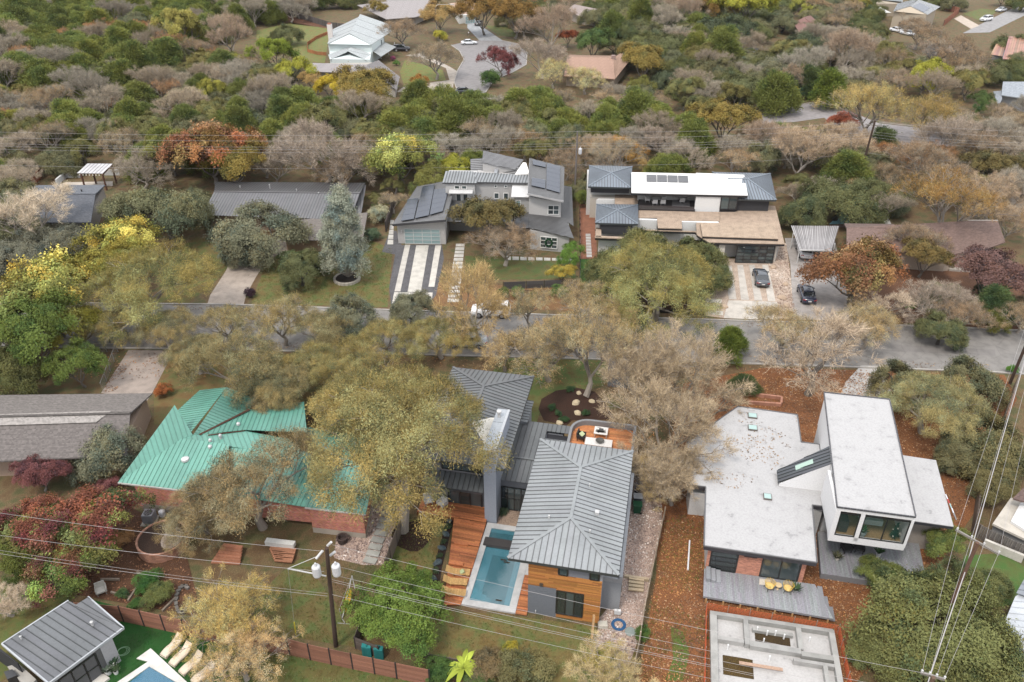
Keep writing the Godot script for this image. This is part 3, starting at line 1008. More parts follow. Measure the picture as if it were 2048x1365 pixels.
	sheet("dark_gravel", M.gravel, Color(.12,.125,.14), up([V3(-18.49,0,-111.49), V3(-17.49,0,-111.49), V3(-16.1,0,-106.36), V3(-14.96,0,-106.59), V3(-10.24,0,-106.59), V3(-9.62,0,-102.01), V3(-9.87,0,-91.18), V3(-10.81,0,-88.4), V3(-15.38,0,-88.74), V3(-16.23,0,-93.35), V3(-16.68,0,-103.29), V3(-18.68,0,-104.15)], y))
	var dr := bed("driveway_striped")
	for s in [[V3(-15.63,0,-106.5), V3(-14.86,0,-106.5), V3(-14.62,0,-92.25), V3(-15.39,0,-92.25)], [V3(-13.97,0,-106.27), V3(-12.14,0,-106.27), V3(-11.92,0,-92.07), V3(-13.65,0,-92.07)], [V3(-11.18,0,-106.27), V3(-10.32,0,-106.27), V3(-10.27,0,-93.53), V3(-11.05,0,-93.53)], [V3(-15.4,0,-92.04), V3(-12.94,0,-91.89), V3(-12.71,0,-88.91), V3(-15.31,0,-88.91)], [V3(-12.9,0,-91.89), V3(-10.36,0,-91.89), V3(-10.26,0,-88.74), V3(-12.66,0,-88.74)]]:
		slabs(dr, [s], Color(.56,.53,.48), 0.045)
	var st_path := bed("stepping_path")
	for i in 15:
		var a := i / 15.0
		slabs(st_path, [[V3(-8.19,0,-106.81).lerp(V3(-8.27,0,-89.08), a), V3(-6.92,0,-106.81).lerp(V3(-6.8,0,-89.08), a), V3(-6.92,0,-106.81).lerp(V3(-6.8,0,-89.08), a + 0.05), V3(-8.19,0,-106.81).lerp(V3(-8.27,0,-89.08), a + 0.05)]], Color(.56,.54,.5))
	for i in 9:
		var a := i / 9.0
		slabs(st_path, [[V3(-1.06,0,-102.65).lerp(V3(9,0,-101.8), a), V3(-1.06,0,-102.65).lerp(V3(9,0,-101.8), a + 0.09), V3(-1.05,0,-101.51).lerp(V3(8.96,0,-101.18), a + 0.09), V3(-1.05,0,-101.51).lerp(V3(8.96,0,-101.18), a)]], Color(.56,.54,.5))
	for i in 5:
		var a := i / 5.0
		slabs(st_path, [[V3(-18.9,0,-115.46).lerp(V3(-18.21,0,-106.36), a), V3(-18.39,0,-115.46).lerp(V3(-17.35,0,-106.36), a), V3(-18.39,0,-115.46).lerp(V3(-17.35,0,-106.36), a + 0.17), V3(-18.9,0,-115.46).lerp(V3(-18.21,0,-106.36), a + 0.17)]], Color(.56,.54,.5))
	sheet("solar_lawn", M.grass, Color(.13,.14,.05), up([V3(-6.68,0,-102.86), V3(-1.43,0,-102.86), V3(8.94,0,-100.97), V3(8.61,0,-95.98), V3(-1,0,-95.6), V3(-6.32,0,-95.6)], y - 0.004))
	sheet("verge_solar", M.litter, Color(.3,.22,.14), up([V3(-10.52,0,-94.84), V3(8.92,0,-92.98), V3(8.5,0,-87.06), V3(-9.98,0,-88.4)], y - 0.004))
	sheet("flat_house_lawn", M.grass, Color(.07,.15,.03), up([V3(9.62,0,-101.77), V3(12.34,0,-101.77), V3(27.1,0,-102.39), V3(24.64,0,-91.08), V3(12.37,0,-89.72), V3(9,0,-93.19)], y - 0.004))
	sheet("flat_house_soil", M.litter, Color(.1,.07,.055), up([V3(12.88,0,-91.43), V3(24.95,0,-91.78), V3(24.11,0,-87.24), V3(12.51,0,-87.89)], y - 0.001))
	sheet("pebble_yard", M.gravel, Color(.5,.42,.36), up([V3(27.1,0,-102.39), V3(29.37,0,-102.8), V3(35.99,0,-100.36), V3(39.33,0,-107.07), V3(40.27,0,-107.07), V3(36.02,0,-89.38), V3(35.16,0,-85.17), V3(26.18,0,-85.33), V3(24.09,0,-85.96)], y - 0.001))
	var dr2 := bed("driveway_slabs")
	for s in [[V3(29.46,0,-99.57), V3(30.5,0,-99.65), V3(28.89,0,-90.06), V3(27.92,0,-90.13)], [V3(31.32,0,-99.88), V3(32.14,0,-99.96), V3(30.46,0,-89.89), V3(29.45,0,-89.99)], [V3(32.98,0,-99.88), V3(33.74,0,-99.96), V3(32.13,0,-89.72), V3(31.14,0,-89.82)], [V3(34.81,0,-99.96), V3(35.62,0,-99.96), V3(33.76,0,-89.55), V3(32.82,0,-89.65)], [V3(27.8,0,-89.82), V3(30.8,0,-89.65), V3(29.87,0,-85.02), V3(26.18,0,-85.33)], [V3(30.83,0,-89.65), V3(33.94,0,-89.38), V3(32.93,0,-85.02), V3(29.9,0,-85.02)]]:
		slabs(dr2, [s], Color(.55,.51,.46), 0.045)
	var sp := bed("stepping_path")
	for s in [[V3(26.2,0,-98.78), V3(28.36,0,-98.59), V3(27.9,0,-96.86), V3(25.76,0,-97.05)], [V3(26.25,0,-96.49), V3(27.3,0,-96.49), V3(27.02,0,-95.18), V3(25.99,0,-95.18)], [V3(25.05,0,-90.23), V3(26.99,0,-90.06), V3(26.67,0,-88.98), V3(24.79,0,-89.22)], [V3(24.58,0,-88.72), V3(26.45,0,-88.55), V3(26.14,0,-87.47), V3(24.27,0,-87.63)], [V3(24.6,0,-87.24), V3(26.48,0,-87.02), V3(26.24,0,-85.96), V3(24.44,0,-86.28)], [V3(27.29,0,-102.39), V3(28.74,0,-102.39), V3(28.26,0,-100.56), V3(26.92,0,-100.76)]]:
		slabs(sp, [s], Color(.6,.56,.5))
	sheet("brick_path", M.gravel, Color(.3,.14,.09), up([V3(10.92,0,-121.97), V3(12.75,0,-121.97), V3(13.04,0,-117), V3(12.63,0,-111.16), V3(12.08,0,-101.98), V3(9.63,0,-101.9), V3(10.21,0,-111.16)], y))
	var sp2 := bed("stepping_path")
	for i in 8:
		var a := i / 8.0
		slabs(sp2, [[V3(11.05,0,-110.32).lerp(V3(10.56,0,-102.18), a), V3(11.78,0,-110.32).lerp(V3(11.32,0,-102.18), a), V3(11.78,0,-110.32).lerp(V3(11.32,0,-102.18), a + 0.1), V3(11.05,0,-110.32).lerp(V3(10.56,0,-102.18), a + 0.1)]], Color(.5,.48,.46))
	var edge := thing("steel_edging", "black steel retaining edge along the soil bed under the spreading oak", "edging", V3(18.11,0,-86.44))
	for s in 6:
		var st := S(Color(.012,.012,.013))
		bar(st, V3(12.44,0,-87.24).lerp(V3(23.98,0,-86.18), s / 6.0) + V3(0,.25,0), V3(12.44,0,-87.24).lerp(V3(23.98,0,-86.18), (s + 0.99) / 6.0) + V3(0,.25,0), 0.05, 0.5)
		put(st, "panel", M.metal, edge)
	sheet("driveway_brown_house", M.concrete, Color(.37,.34,.32), up([V3(40.52,0,-108.85), V3(47.89,0,-108.85), V3(42.99,0,-88.95), V3(41.54,0,-84.9), V3(34.67,0,-84.9), V3(38.81,0,-100.22)], y))
	sheet("garden_brown_house", M.litter, Color(.2,.13,.1), up([V3(47.02,0,-100.22), V3(71.35,0,-100.22), V3(63.23,0,-81.12), V3(54.11,0,-83.71), V3(42.34,0,-84.6)], y - 0.006))
	sheet("cul_de_sac", M.asphalt, Color(.22,.21,.21), up([V3(-12.67,0,-189.66), V3(-14.17,0,-199.86), V3(-13.94,0,-211.94), V3(-12.98,0,-223.36), V3(-14.71,0,-233.72), V3(-17.61,0,-241.49), V3(-14.36,0,-245.43), V3(-8.94,0,-248.28), V3(-2.86,0,-247.8), V3(1.66,0,-243.1), V3(4.21,0,-231.58), V3(3.76,0,-217.52), V3(.15,0,-209.25), V3(-4.49,0,-201.51), V3(-6.26,0,-189.66)], y))
	kerb([V3(-12.67,0,-189.66), V3(-14.17,0,-199.86), V3(-13.94,0,-211.94), V3(-12.98,0,-223.36), V3(-14.71,0,-233.72), V3(-17.61,0,-241.49)])
	kerb([V3(-6.26,0,-189.66), V3(-4.49,0,-201.51), V3(.15,0,-209.25), V3(3.76,0,-217.52), V3(4.21,0,-231.58), V3(1.66,0,-243.1), V3(-2.86,0,-247.8)])
	sheet("far_driveway", M.concrete, Color(.33,.345,.36), up([V3(-14.43,0,-273.4), V3(-11.45,0,-274.83), V3(-2.6,0,-247.33), V3(-9.68,0,-247.8), V3(-14.1,0,-266.43)], y + 0.02))
	sheet("far_walk", M.concrete, Color(.42,.37,.32), up([V3(-29.47,0,-228.44), V3(-25.04,0,-226.38), V3(-17.16,0,-213.77), V3(-15.45,0,-201.51), V3(-18.69,0,-199.86), V3(-26.09,0,-195.04), V3(-27.16,0,-190.41), V3(-14.01,0,-191.93), V3(-14.2,0,-198.23), V3(-13.84,0,-210.14), V3(-16.39,0,-215.63), V3(-25.07,0,-231.58)], y + 0.01))
	sheet("far_lawn", M.grass, Color(.19,.2,.06), up([V3(-28.9,0,-223.36), V3(-17.91,0,-211.94), V3(-16.3,0,-201.51), V3(-26.46,0,-198.23), V3(-28.71,0,-210.14)], y))
	sheet("far_lawn_right", M.grass, Color(.14,.15,.045), up([V3(-8.56,0,-270.58), V3(-.36,0,-270.58), V3(1.72,0,-252.18), V3(-3.96,0,-254.67)], y))
	sheet("fenced_lawn", M.grass, Color(.2,.2,.07), up([V3(-79.59,0,-262.41), V3(-72.21,0,-276.28), V3(-57.23,0,-265.08), V3(-49.78,0,-219.44), V3(-55.66,0,-221.38), V3(-74.23,0,-242.64)], y))
	sheet("side_street", M.asphalt, Color(.26,.24,.24), up([V3(48.68,0,-172.64), V3(69.84,0,-181.99), V3(73.23,0,-176.28), V3(76.74,0,-165.97), V3(89.15,0,-160.4), V3(85.32,0,-150.75), V3(76.19,0,-151.78), V3(67.23,0,-159.27), V3(66.6,0,-169.87), V3(59.13,0,-166.81), V3(51.64,0,-165.61)], y))
	kerb([V3(48.8,0,-173.15), V3(60,0,-177.34), V3(70.31,0,-182.83)])
	kerb([V3(76.92,0,-166.45), V3(89.36,0,-160.85)])
	sheet("side_pavement", M.concrete, Color(.42,.33,.28), up([V3(53.93,0,-181.71), V3(57.98,0,-181.02), V3(60.08,0,-177.61), V3(70.21,0,-183.11), V3(70.12,0,-182.27), V3(53.17,0,-174.31)], y + 0.01))
	sheet("top_street", M.asphalt, Color(.27,.26,.26), up([V3(138.45,0,-258.49), V3(173.47,0,-298.06), V3(203.31,0,-331.05), V3(213.16,0,-331.05), V3(147.5,0,-259.78)], y))
	sheet("top_drive", M.concrete, Color(.5,.42,.35), up([V3(146.95,0,-282.2), V3(152.15,0,-288.36), V3(149.7,0,-270.58), V3(144.29,0,-265.08)], y + 0.01))
	sheet("top_lawn", M.grass, Color(.16,.17,.06), up([V3(154.24,0,-291.53), V3(165.6,0,-301.42), V3(169.89,0,-298.06), V3(153.64,0,-276.28)], y + 0.005))
	sheet("top_terrace", M.concrete, Color(.5,.38,.3), up([V3(103.77,0,-270.58), V3(122.17,0,-298.06), V3(130.17,0,-304.86), V3(122.58,0,-285.25), V3(114.05,0,-279.21), V3(100.59,0,-259.78)], y))
	sheet("bare_bank", M.litter, Color(.2,.12,.09), up([V3(-94.26,0,-311.95), V3(-76.55,0,-294.76), V3(-55.62,0,-265.08), V3(-71.53,0,-273.4), V3(-82.57,0,-273.4)], y))

	var leafc := [Color(.36,.18,.075), Color(.24,.125,.07), Color(.36,.22,.125), Color(.15,.085,.055)]
	strew("fallen_leaves", "leaf", [V3(11.07,0,-61.87), V3(13.26,0,-50.68), V3(8.58,0,-34.55), V3(13.64,0,-34.87), V3(14.97,0,-41.29), V3(24.29,0,-40.22), V3(24.35,0,-39.39), V3(23.27,0,-34.87), V3(23.92,0,-34.72), V3(32.44,0,-40.47), V3(39.38,0,-50.93), V3(54.05,0,-70.89), V3(52.93,0,-72.91), V3(42.16,0,-72.91), V3(34.34,0,-73.94), V3(24.64,0,-71.3)], 34, leafc, 901, 0.13, 0.035)
	strew("fallen_leaves", "leaf", [V3(-35.06,0,-53.04), V3(-29.19,0,-49.48), V3(-26.54,0,-46.03), V3(-23.58,0,-40.42), V3(-34.03,0,-42.53), V3(-36.85,0,-47.72), V3(-37.06,0,-54.14)], 12, [Color(.2,.1,.06), Color(.28,.15,.09), Color(.1,.06,.045)], 902, 0.16, 0.035)
	strew("grass", "grass", [V3(13.26,0,-50.68), V3(8.58,0,-34.55), V3(13.64,0,-34.87), V3(14.97,0,-41.29), V3(17.03,0,-52.26), V3(15,0,-51.13)], 40, [Color(.12,.15,.04), Color(.16,.17,.05)], 911, 0.13, 0.03, null, -0.08)
	strew("grass", "grass", [V3(23.41,0,-43.52), V3(24.72,0,-34.87), V3(23.92,0,-34.72), V3(28.15,0,-40.47), V3(25.13,0,-42.17)], 26, [Color(.12,.15,.04), Color(.16,.17,.05)], 912, 0.13, 0.03, null, 0.04)
	strew("fallen_leaves", "leaf", [V3(-61.11,0,-79.19), V3(-33.4,0,-78.53), V3(-7.13,0,-77.25), V3(21.35,0,-75.89), V3(53.26,0,-73.87), V3(53.82,0,-74.97), V3(21.66,0,-77.46), V3(-7.23,0,-78.75), V3(-33.83,0,-79.96), V3(-61.84,0,-80.52)], 14, [Color(.26,.17,.1), Color(.35,.24,.14), Color(.16,.1,.06)], 913, 0.14, 0.035, null, -0.1)
	strew("fallen_leaves", "leaf", [V3(-66.59,0,-89.1), V3(-36.42,0,-88.46), V3(-7.74,0,-86.56), V3(23.11,0,-84.71), V3(53.01,0,-82.93), V3(52.42,0,-81.65), V3(22.85,0,-83.4), V3(-7.65,0,-85.2), V3(-36.03,0,-87.18), V3(-65.95,0,-87.94)], 12, [Color(.26,.17,.1), Color(.35,.24,.14), Color(.16,.1,.06)], 914, 0.15, 0.035, null, -0.05)
	strew("fallen_leaves", "leaf", [V3(15.25,3.6,-51.54), V3(22.74,3.6,-61.94), V3(27.21,3.6,-60.68), V3(26.02,3.6,-56.75), V3(21.86,3.6,-52.12), V3(16.98,3.6,-49.58)], 9, [Color(.12,.08,.05), Color(.3,.2,.12)], 915, 0.13, 3.61, null, -0.05)
	strew("fallen_leaves", "leaf", [V3(-60.21,0,-77.57), V3(-30.22,0,-77.57), V3(-5.36,0,-76.41), V3(48.62,0,-73.47), V3(46.64,0,-69.22), V3(12.03,0,-69.22), V3(-6.91,0,-73.97), V3(-28.68,0,-72.01), V3(-57.14,0,-72.01)], 6, leafc, 916, 0.15, 0.035)
	strew("fallen_leaves", "leaf", [V3(-43.91,0,-69.5), V3(-44.54,0,-74.92), V3(-43.29,0,-75.62), V3(-42.1,0,-69.97)], 30, leafc, 917, 0.14, 0.05, null, 0.0)
	var stone := [Color(.5,.42,.38), Color(.36,.28,.25), Color(.6,.54,.5), Color(.24,.18,.16)]
	strew("pebbles", "pebble", [V3(-14.46,0,-49.31), V3(-12.54,0,-49.91), V3(-12.12,0,-55.22), V3(-9.91,0,-54.77), V3(-10,0,-50.51), V3(-10.36,0,-45.56), V3(-12.14,0,-45.56), V3(-14.61,0,-46.29), V3(-14.89,0,-48.53)], 26, stone, 903, 0.16, 0.02, M.plain)
	strew("pebbles", "pebble", [V3(11.44,0,-60.37), V3(13.85,0,-57.95), V3(13.08,0,-50.68), V3(10.93,0,-43.87), V3(9.73,0,-39.28), V3(7.63,0,-34.55), V3(5.62,0,-35.63), V3(6.64,0,-40.34), V3(8.61,0,-42.84)], 30, stone, 904, 0.13, 0.02, M.plain)
	strew("pebbles", "pebble", [V3(38.65,0,-106.63), V3(40.27,0,-107.07), V3(36.02,0,-89.38), V3(35.16,0,-85.17), V3(33.11,0,-85.17), V3(33.9,0,-89.72), V3(35.71,0,-99.96)], 16, [Color(.55,.47,.41), Color(.4,.32,.27), Color(.3,.22,.18)], 905, 0.2, 0.02, M.plain)
	var gc := [Color(.3,.24,.12), Color(.22,.18,.08), Color(.16,.155,.055), Color(.12,.14,.04), Color(.1,.125,.035)]
	strew("grass", "grass", [V3(-10.26,0,-50.68), V3(-5.65,0,-50.92), V3(-6.4,0,-41.26), V3(.22,0,-40.49), V3(6.38,0,-39.55), V3(9.27,0,-39.28), V3(6.92,0,-36.98), V3(5.33,0,-35.63), V3(-2.88,0,-34.98), V3(-6.97,0,-37.44), V3(-10.64,0,-44.5)], 38, gc, 906, 0.12, 0.015)
	strew("grass", "grass", [V3(-21.23,0,-39.54), V3(-18.86,0,-44.35), V3(-17.33,0,-45.59), V3(-13.74,0,-45.59), V3(-11.2,0,-45.46), V3(-11.39,0,-38.9), V3(-11.02,0,-37.66), V3(-18.59,0,-39)], 38, gc, 907, 0.12, 0.015)
	strew("grass", "grass", [V3(-22.57,0,-38.13), V3(-5.33,0,-35.11), V3(-5.05,0,-33.64), V3(-21.43,0,-33.64), V3(-21.94,0,-34.35)], 38, gc, 908, 0.12, 0.015)
	strew("grass", "grass", [V3(-33.16,0,-89.49), V3(-34.34,0,-100.75), V3(-31.9,0,-104.61), V3(-21,0,-108.28), V3(-17.24,0,-104.86), V3(-15.87,0,-88.97), V3(-33.1,0,-89.27)], 14, gc, 909, 0.16, 0.02)
	strew("turf_blades", "grass", [V3(-32.27,0,-41.87), V3(-21.7,0,-38.95), V3(-18.72,0,-37.83), V3(-20.16,0,-34.35), V3(-22.81,0,-34.82), V3(-26.42,0,-37.69), V3(-27.19,0,-36.79), V3(-26.2,0,-36.47), V3(-27.51,0,-34.62), V3(-28.4,0,-35.29)], 50, [Color(.02,.1,.02), Color(.03,.13,.025)], 910, 0.09, 0.015)

# ---------------------------------------------------------------- the grey house with the pool
func house_grey() -> void:
	var metal := Color(.25,.265,.275)
	var stucco := Color(.27,.285,.31)
	var dark := Color(.045,.048,.055)
	var cedar := Color(.43,.185,.055)
	var h := thing("modern_house", "grey modern house with seam hip roofs, cedar wall and slab chimney beside the pool", "house", V3(4,0,-47), -11.5, "", true)
	var w := boxp(h, "wall", M.plain, stucco, V3(-1.5,0,-6), V3(3.9,6.02,6.55))
	boxp(h, "side_wing", M.plain, Color(.25,.26,.28), V3(3.9,0,-9.6), V3(5.3,3.1,5.05))
	var para := group_part(h, "parapet")
	boxp(para, "coping", M.metal, Color(.3,.31,.33), V3(5.08,3.1,-6.7), V3(5.33,3.75,5.08))
	boxp(para, "coping", M.metal, Color(.3,.31,.33), V3(3.9,3.1,4.86), V3(5.08,3.5,5.1))
	boxp(h, "side_window", M.glass, Color(.02,.02,.022), V3(5.3,.6,-4.9), V3(5.33,2.6,-2.8))
	boxp(h, "side_window", M.wood, cedar * 0.6, V3(5.3,.1,-1.5), V3(5.33,2.7,1.3))
	var st := S(cedar)
	var rects := [[-1.52, 3.92, 3.12, 4.62], [-1.52, 0.66, 4.62, 5.95], [0.66, 2.7, 0.05, 0.5], [2.64, 3.92, 0.05, 3.12], [0.6, 2.7, 2.95, 3.12]]
	for q in rects:
		var yy: float = q[2]
		while yy < q[3] - 0.02:
			var x: float = q[0]
			while x < q[1] - 0.02:
				var x2 := minf(x + rng.randf_range(1.2, 2.6), q[1])
				var t := rng.randf_range(0.72, 1.3)
				st.set_color(Color(cedar.r * t, cedar.g * t * rng.randf_range(0.92, 1.08), cedar.b * t))
				bx(st, V3(x, yy, 6.551), V3(x2 - 0.006, minf(yy + 0.115, q[3]), 6.58 + rng.randf_range(0, 0.006)))
				x = x2
			yy += 0.12
	put(st, "cedar_cladding", M.wood, h, "stuff")
	boxp(h, "stucco_panel", M.plain, Color(.14,.15,.175), V3(-1.52,.02,6.55), V3(.6,2.62,6.6))
	boxp(h, "stucco_panel", M.plain, Color(.14,.15,.175), V3(-1.52,2.64,6.55), V3(.6,3.1,6.6))
	boxp(h, "stucco_panel", M.plain, Color(.17,.18,.205), V3(1.42,4.66,6.55), V3(2.98,5.95,6.58))
	boxp(h, "wall_light", M.metal, Color(.08,.06,.05), V3(-.65,3.25,6.6), V3(-.4,3.5,6.7))
	boxp(h, "tap", M.metal, Color(.6,.6,.6), V3(-.93,.25,6.6), V3(-.87,.45,6.68))
	window(h, V3(.68,.5,6.56), V3(2.62,.5,6.56), 2.5, 3, 1, V3(0,0,1))
	var lamp_st := S(Color(.75,.55,.32))
	inv = Transform3D()
	window(h, V3(.74,4.72,6.56), V3(1.38,4.72,6.56), 0.95, 1, 1, V3(0,0,1))
	window(h, V3(3.02,4.72,6.56), V3(3.66,4.72,6.56), 0.95, 1, 1, V3(0,0,1))
	hip_roof(h, M.metal, metal, [V3(-2.95,6.2,-6.65), V3(5.05,6.2,-6.65), V3(5.05,6.2,7.15), V3(-2.95,6.2,7.15)], V3(1.05,7.1,-2.65), V3(1.05,7.1,3.15), 0.44)
	for v in [[2.9, 1.9, 0.32], [-0.6, 3.1, 0.14], [2.6, 4.0, 0.12], [2.0, -0.8, 0.1]]:
		var yv: float = 7.1 - absf(v[0] - 1.05) * 0.225
		boxp(h, "roof_vent", M.metal, Color(.5,.5,.5), V3(v[0] - v[2] / 2, yv - 0.05, v[1] - v[2] / 2), V3(v[0] + v[2] / 2, yv + 0.25, v[1] + v[2] / 2))
	var ch := group_part(h, "chimney")
	boxp(ch, "stack", M.plain, Color(.27,.295,.35), V3(-6.9,0,-7.7), V3(-5.86,8.05,-2.05))
	for k in 3:
		boxp(ch, "cap", M.metal, Color(.33,.36,.39), V3(-6.93, 8.05, -7.74 + k * 1.92), V3(-6.05, 8.1, -5.85 + k * 1.92 - 0.02))
	boxp(ch, "cap", M.metal, Color(.4,.42,.45), V3(-6.04,8.05,-7.74), V3(-5.82,8.14,-2.02))
	st = S(Color(.5,.5,.5))
	lathe(st, V3(-6.55,8.1,-6.6), [Vector2(0.14, 0), Vector2(0.14, 0.45), Vector2(0.22, 0.47), Vector2(0.22, 0.62), Vector2(0.0, 0.68)], 10)
	put(st, "flue", M.metal, ch)
	boxp(h, "wall", M.plain, Color(.16,.16,.17), V3(-12.5,0,-15.2), V3(-5.95,6,-3.5))
	var dm := metal * 0.42
	hip_roof(h, M.metal, dm, [V3(-13.25,6.2,-15.95), V3(-5.15,6.2,-15.95), V3(-5.15,6.2,-2.2), V3(-13.25,6.2,-2.2)], V3(-9.2,7.2,-12), V3(-9.2,7.2,-6.1), 0.46)
	st = S(Color(.72,.68,.6))
	var mp := [V3(-9,7.22,-6.5), V3(-6.93,6.72,-3.75), V3(-6.93,6.9,-8), V3(-7.6,6.95,-7.8)]
	tri(st, mp[0], mp[1], mp[2])
	tri(st, mp[0], mp[2], mp[3])
	put(st, "cricket_membrane", M.membrane, h)
	window(h, V3(-10.9,4.3,-3.48), V3(-7.45,4.3,-3.48), 0.78, 4, 1, V3(0,0,1))
	window(h, V3(-10.45,.35,-3.48), V3(-7.5,.35,-3.48), 2.2, 3, 1, V3(0,0,1), Color(.02,.02,.022), 0.1, "sliding_door")
	var pr := group_part(h, "porch_roof")
	seam_roof(pr, M.metal, dm, [V3(-12.4,4,-3.45), V3(-6.95,4,-3.45), V3(-6.95,3.45,-2), V3(-12.4,3.45,-2)], 0.46)
	st = S(dark)
	bx(st, V3(-12.4,3.22,-2.08), V3(-6.95,3.42,-1.98))
	put(st, "fascia", M.metal, pr)
	boxp(h, "link_wall", M.plain, Color(.13,.14,.16), V3(-5.95,0,-11.9), V3(-1.5,3.4,-4))
	var lr := group_part(h, "link_roof")
	seam_roof(lr, M.metal, dm, [V3(-6.3,3.75,-12.05), V3(-3,3.75,-12.05), V3(-3,3.65,-6.8), V3(-6.3,3.65,-6.8)], 0.46)
	seam_roof(lr, M.metal, dm, [V3(-3,3.75,-12.05), V3(-.9,3.75,-12.05), V3(-.9,3.72,-10.95), V3(-3,3.72,-10.95)], 0.46)
	seam_roof(lr, M.metal, dm, [V3(-3,3.7,-9.9), V3(-.9,3.7,-9.9), V3(-.9,3.65,-6.8), V3(-3,3.65,-6.8)], 0.46)
	seam_roof(lr, M.metal, dm, [V3(-5.9,3.62,-6.75), V3(-1.4,3.62,-6.75), V3(-1.4,3.45,-3.9), V3(-5.9,3.45,-3.9)], 0.46)
	boxp(lr, "flashing", M.metal, dm * 1.2, V3(-6.2,3.6,-6.85), V3(-1.4,3.72,-6.7))
	boxp(h, "roof_well", M.plain, Color(.015,.015,.016), V3(-2.95,3.4,-10.9), V3(-.95,3.43,-9.95))
	window(h, V3(-5.86,.12,-3.98), V3(-2.9,.12,-3.98), 2.55, 5, 2, V3(0,0,1))
	var sr := group_part(h, "side_roof")
	seam_roof(sr, M.metal, metal * 0.8, [V3(-6.2,4.1,-14.9), V3(-4.95,4,-14.9), V3(-4.95,4,-11.5), V3(-6.2,4.1,-11.5)], 0.42)
	boxp(h, "side_bay", M.plain, stucco, V3(-6,0,-14.6), V3(-5.1,3.95,-11.6))
	var rd := group_part(h, "roof_deck")
	var outline := []
	for i in 7:
		var a := PI + i * PI / 12
		outline.append(V3(0.75 + cos(a) * 1.6, 3.3, -11.65 + sin(a) * 1.6))
	outline.append_array([V3(4.95,3.3,-13.25), V3(4.95,3.3,-6), V3(-.85,3.3,-6)])
	block(rd, "deck_base", M.plain, stucco, up(outline, -0.06), 0.0)
	boards(rd, "deck_boards", M.wood, Color(.5,.2,.075), outline, 0.13, V3(1,0,0))
	st = S(Color(.2,.205,.215))
	var wallp := [V3(-.85,0,-9)] + outline.slice(0, 8) + [V3(4.95,0,-6.7)]
	for i in wallp.size() - 1:
		var a: Vector3 = V3(wallp[i].x, 3.4, wallp[i].z)
		var b: Vector3 = V3(wallp[i + 1].x, 3.4, wallp[i + 1].z)
		bar(st, a, b, 0.24, 0.9)
	put(st, "parapet", M.plain, rd)
	# ---- pool
	var p := thing("swimming_pool", "turquoise rectangular pool with raised spa and pale stone coping beside the cedar deck", "swimming pool", V3(4,0,-47), -11.5, "", true)
	var tile := Color(.06,.165,.21)
	for q in [[V3(-6.65,0,-1.95), V3(-2.4,.16,-1.4)], [V3(-6.65,0,-1.39), V3(-6.15,.16,6.4)], [V3(-2.98,0,0), V3(-2.42,.16,6.4)], [V3(-6.65,0,6.41), V3(-2.42,.16,6.95)], [V3(-2.41,0,.6), V3(-1.5,.16,3.1)]]:
		boxp(p, "coping", M.concrete, Color(.55,.55,.55), q[0], q[1])
	boxp(p, "basin", M.plain, tile * 0.8, V3(-6.15,-.2,-1.39), V3(-2.98,.03,6.4))
	boxp(p, "bench", M.plain, tile * 1.35, V3(-6.14,.03,.75), V3(-5.4,.05,6.39))
	boxp(p, "bench", M.plain, tile * 1.35, V3(-5.39,.03,.75), V3(-2.99,.05,1.5))
	boxp(p, "bench", M.plain, tile * 1.35, V3(-3.45,.03,1.51), V3(-2.99,.05,6.39))
	for k in 4:
		boxp(p, "step", M.plain, tile * (1.7 - 0.15 * k), V3(-6.13 + k * 0.4, 0.051, 5.2 + k * 0.22), V3(-5.75 + k * 0.4, 0.058, 6.38))
	boxp(p, "spa_floor", M.plain, tile * 0.7, V3(-5.8,.03,-1), V3(-2.99,.05,-.25))
	boxp(p, "spa_bench", M.plain, tile * 1.3, V3(-6.14,.05,-1.38), V3(-2.99,.06,-1.01))
	boxp(p, "spa_wall", M.plain, Color(.045,.04,.042), V3(-6.4,0,-.12), V3(-2.4,.34,.72))
	boxp(p, "water", M.water, Color.WHITE, V3(-6.14,.1,.73), V3(-2.99,.12,6.39))
	boxp(p, "water", M.water, Color.WHITE, V3(-6.14,.12,-1.38), V3(-2.99,.14,-.13))
	for q in [[-4.4, 1.9], [-3.9, 6.0], [-4.1, 2.1]]:
		boxp(p, "wet_leaf_patch", M.litter, Color(.06,.045,.03), V3(q[0] - 0.25, 0.121, q[1] - 0.06), V3(q[0] + 0.25, 0.125, q[1] + 0.06))
	# ---- decks
	var dk := thing("wooden_deck", "red-brown timber deck stepping down between the planting strip and the pool", "deck", V3(4,0,-47), -11.5, "", true)
	var ip := Color(.42,.15,.06)
	var lvl := [[0.42, [V3(-12.9,0,-3.45), V3(-6.92,0,-3.45), V3(-6.7,0,-1.7), V3(-12.9,0,-1.7)]], [0.34, [V3(-9.55,0,-1.69), V3(-6.7,0,-1.69), V3(-6.66,0,1.1), V3(-9.05,0,1.1)]], [0.26, [V3(-9.05,0,1.11), V3(-6.66,0,1.11), V3(-6.66,0,3.4), V3(-8.65,0,3.4)]], [0.18, [V3(-8.65,0,3.41), V3(-6.66,0,3.41), V3(-6.66,0,7), V3(-7.95,0,7.3)]]]
	for l in lvl:
		boards(dk, "deck_boards", M.wood, ip, up(l[1], l[0]), 0.14, V3(1,0,.05), 0.4)
		block(dk, "deck_frame", M.wood, ip * 0.5, up(l[1], l[0] - 0.04), 0.0)
	for q in [[-8.9, -1.55, 0.9], [-8.8, 0.9, 0.9], [-8.65, 3.1, 0.9]]:
		boxp(dk, "step", M.wood, ip * 1.15, V3(q[0], 0.0, q[1]), V3(q[0] + 1.2, 0.4, q[1] + 0.3))
	dk = thing("wooden_deck", "narrow red-brown timber deck between the pool coping and the dark stucco wall", "deck", V3(4,0,-47), -11.5, "", true)
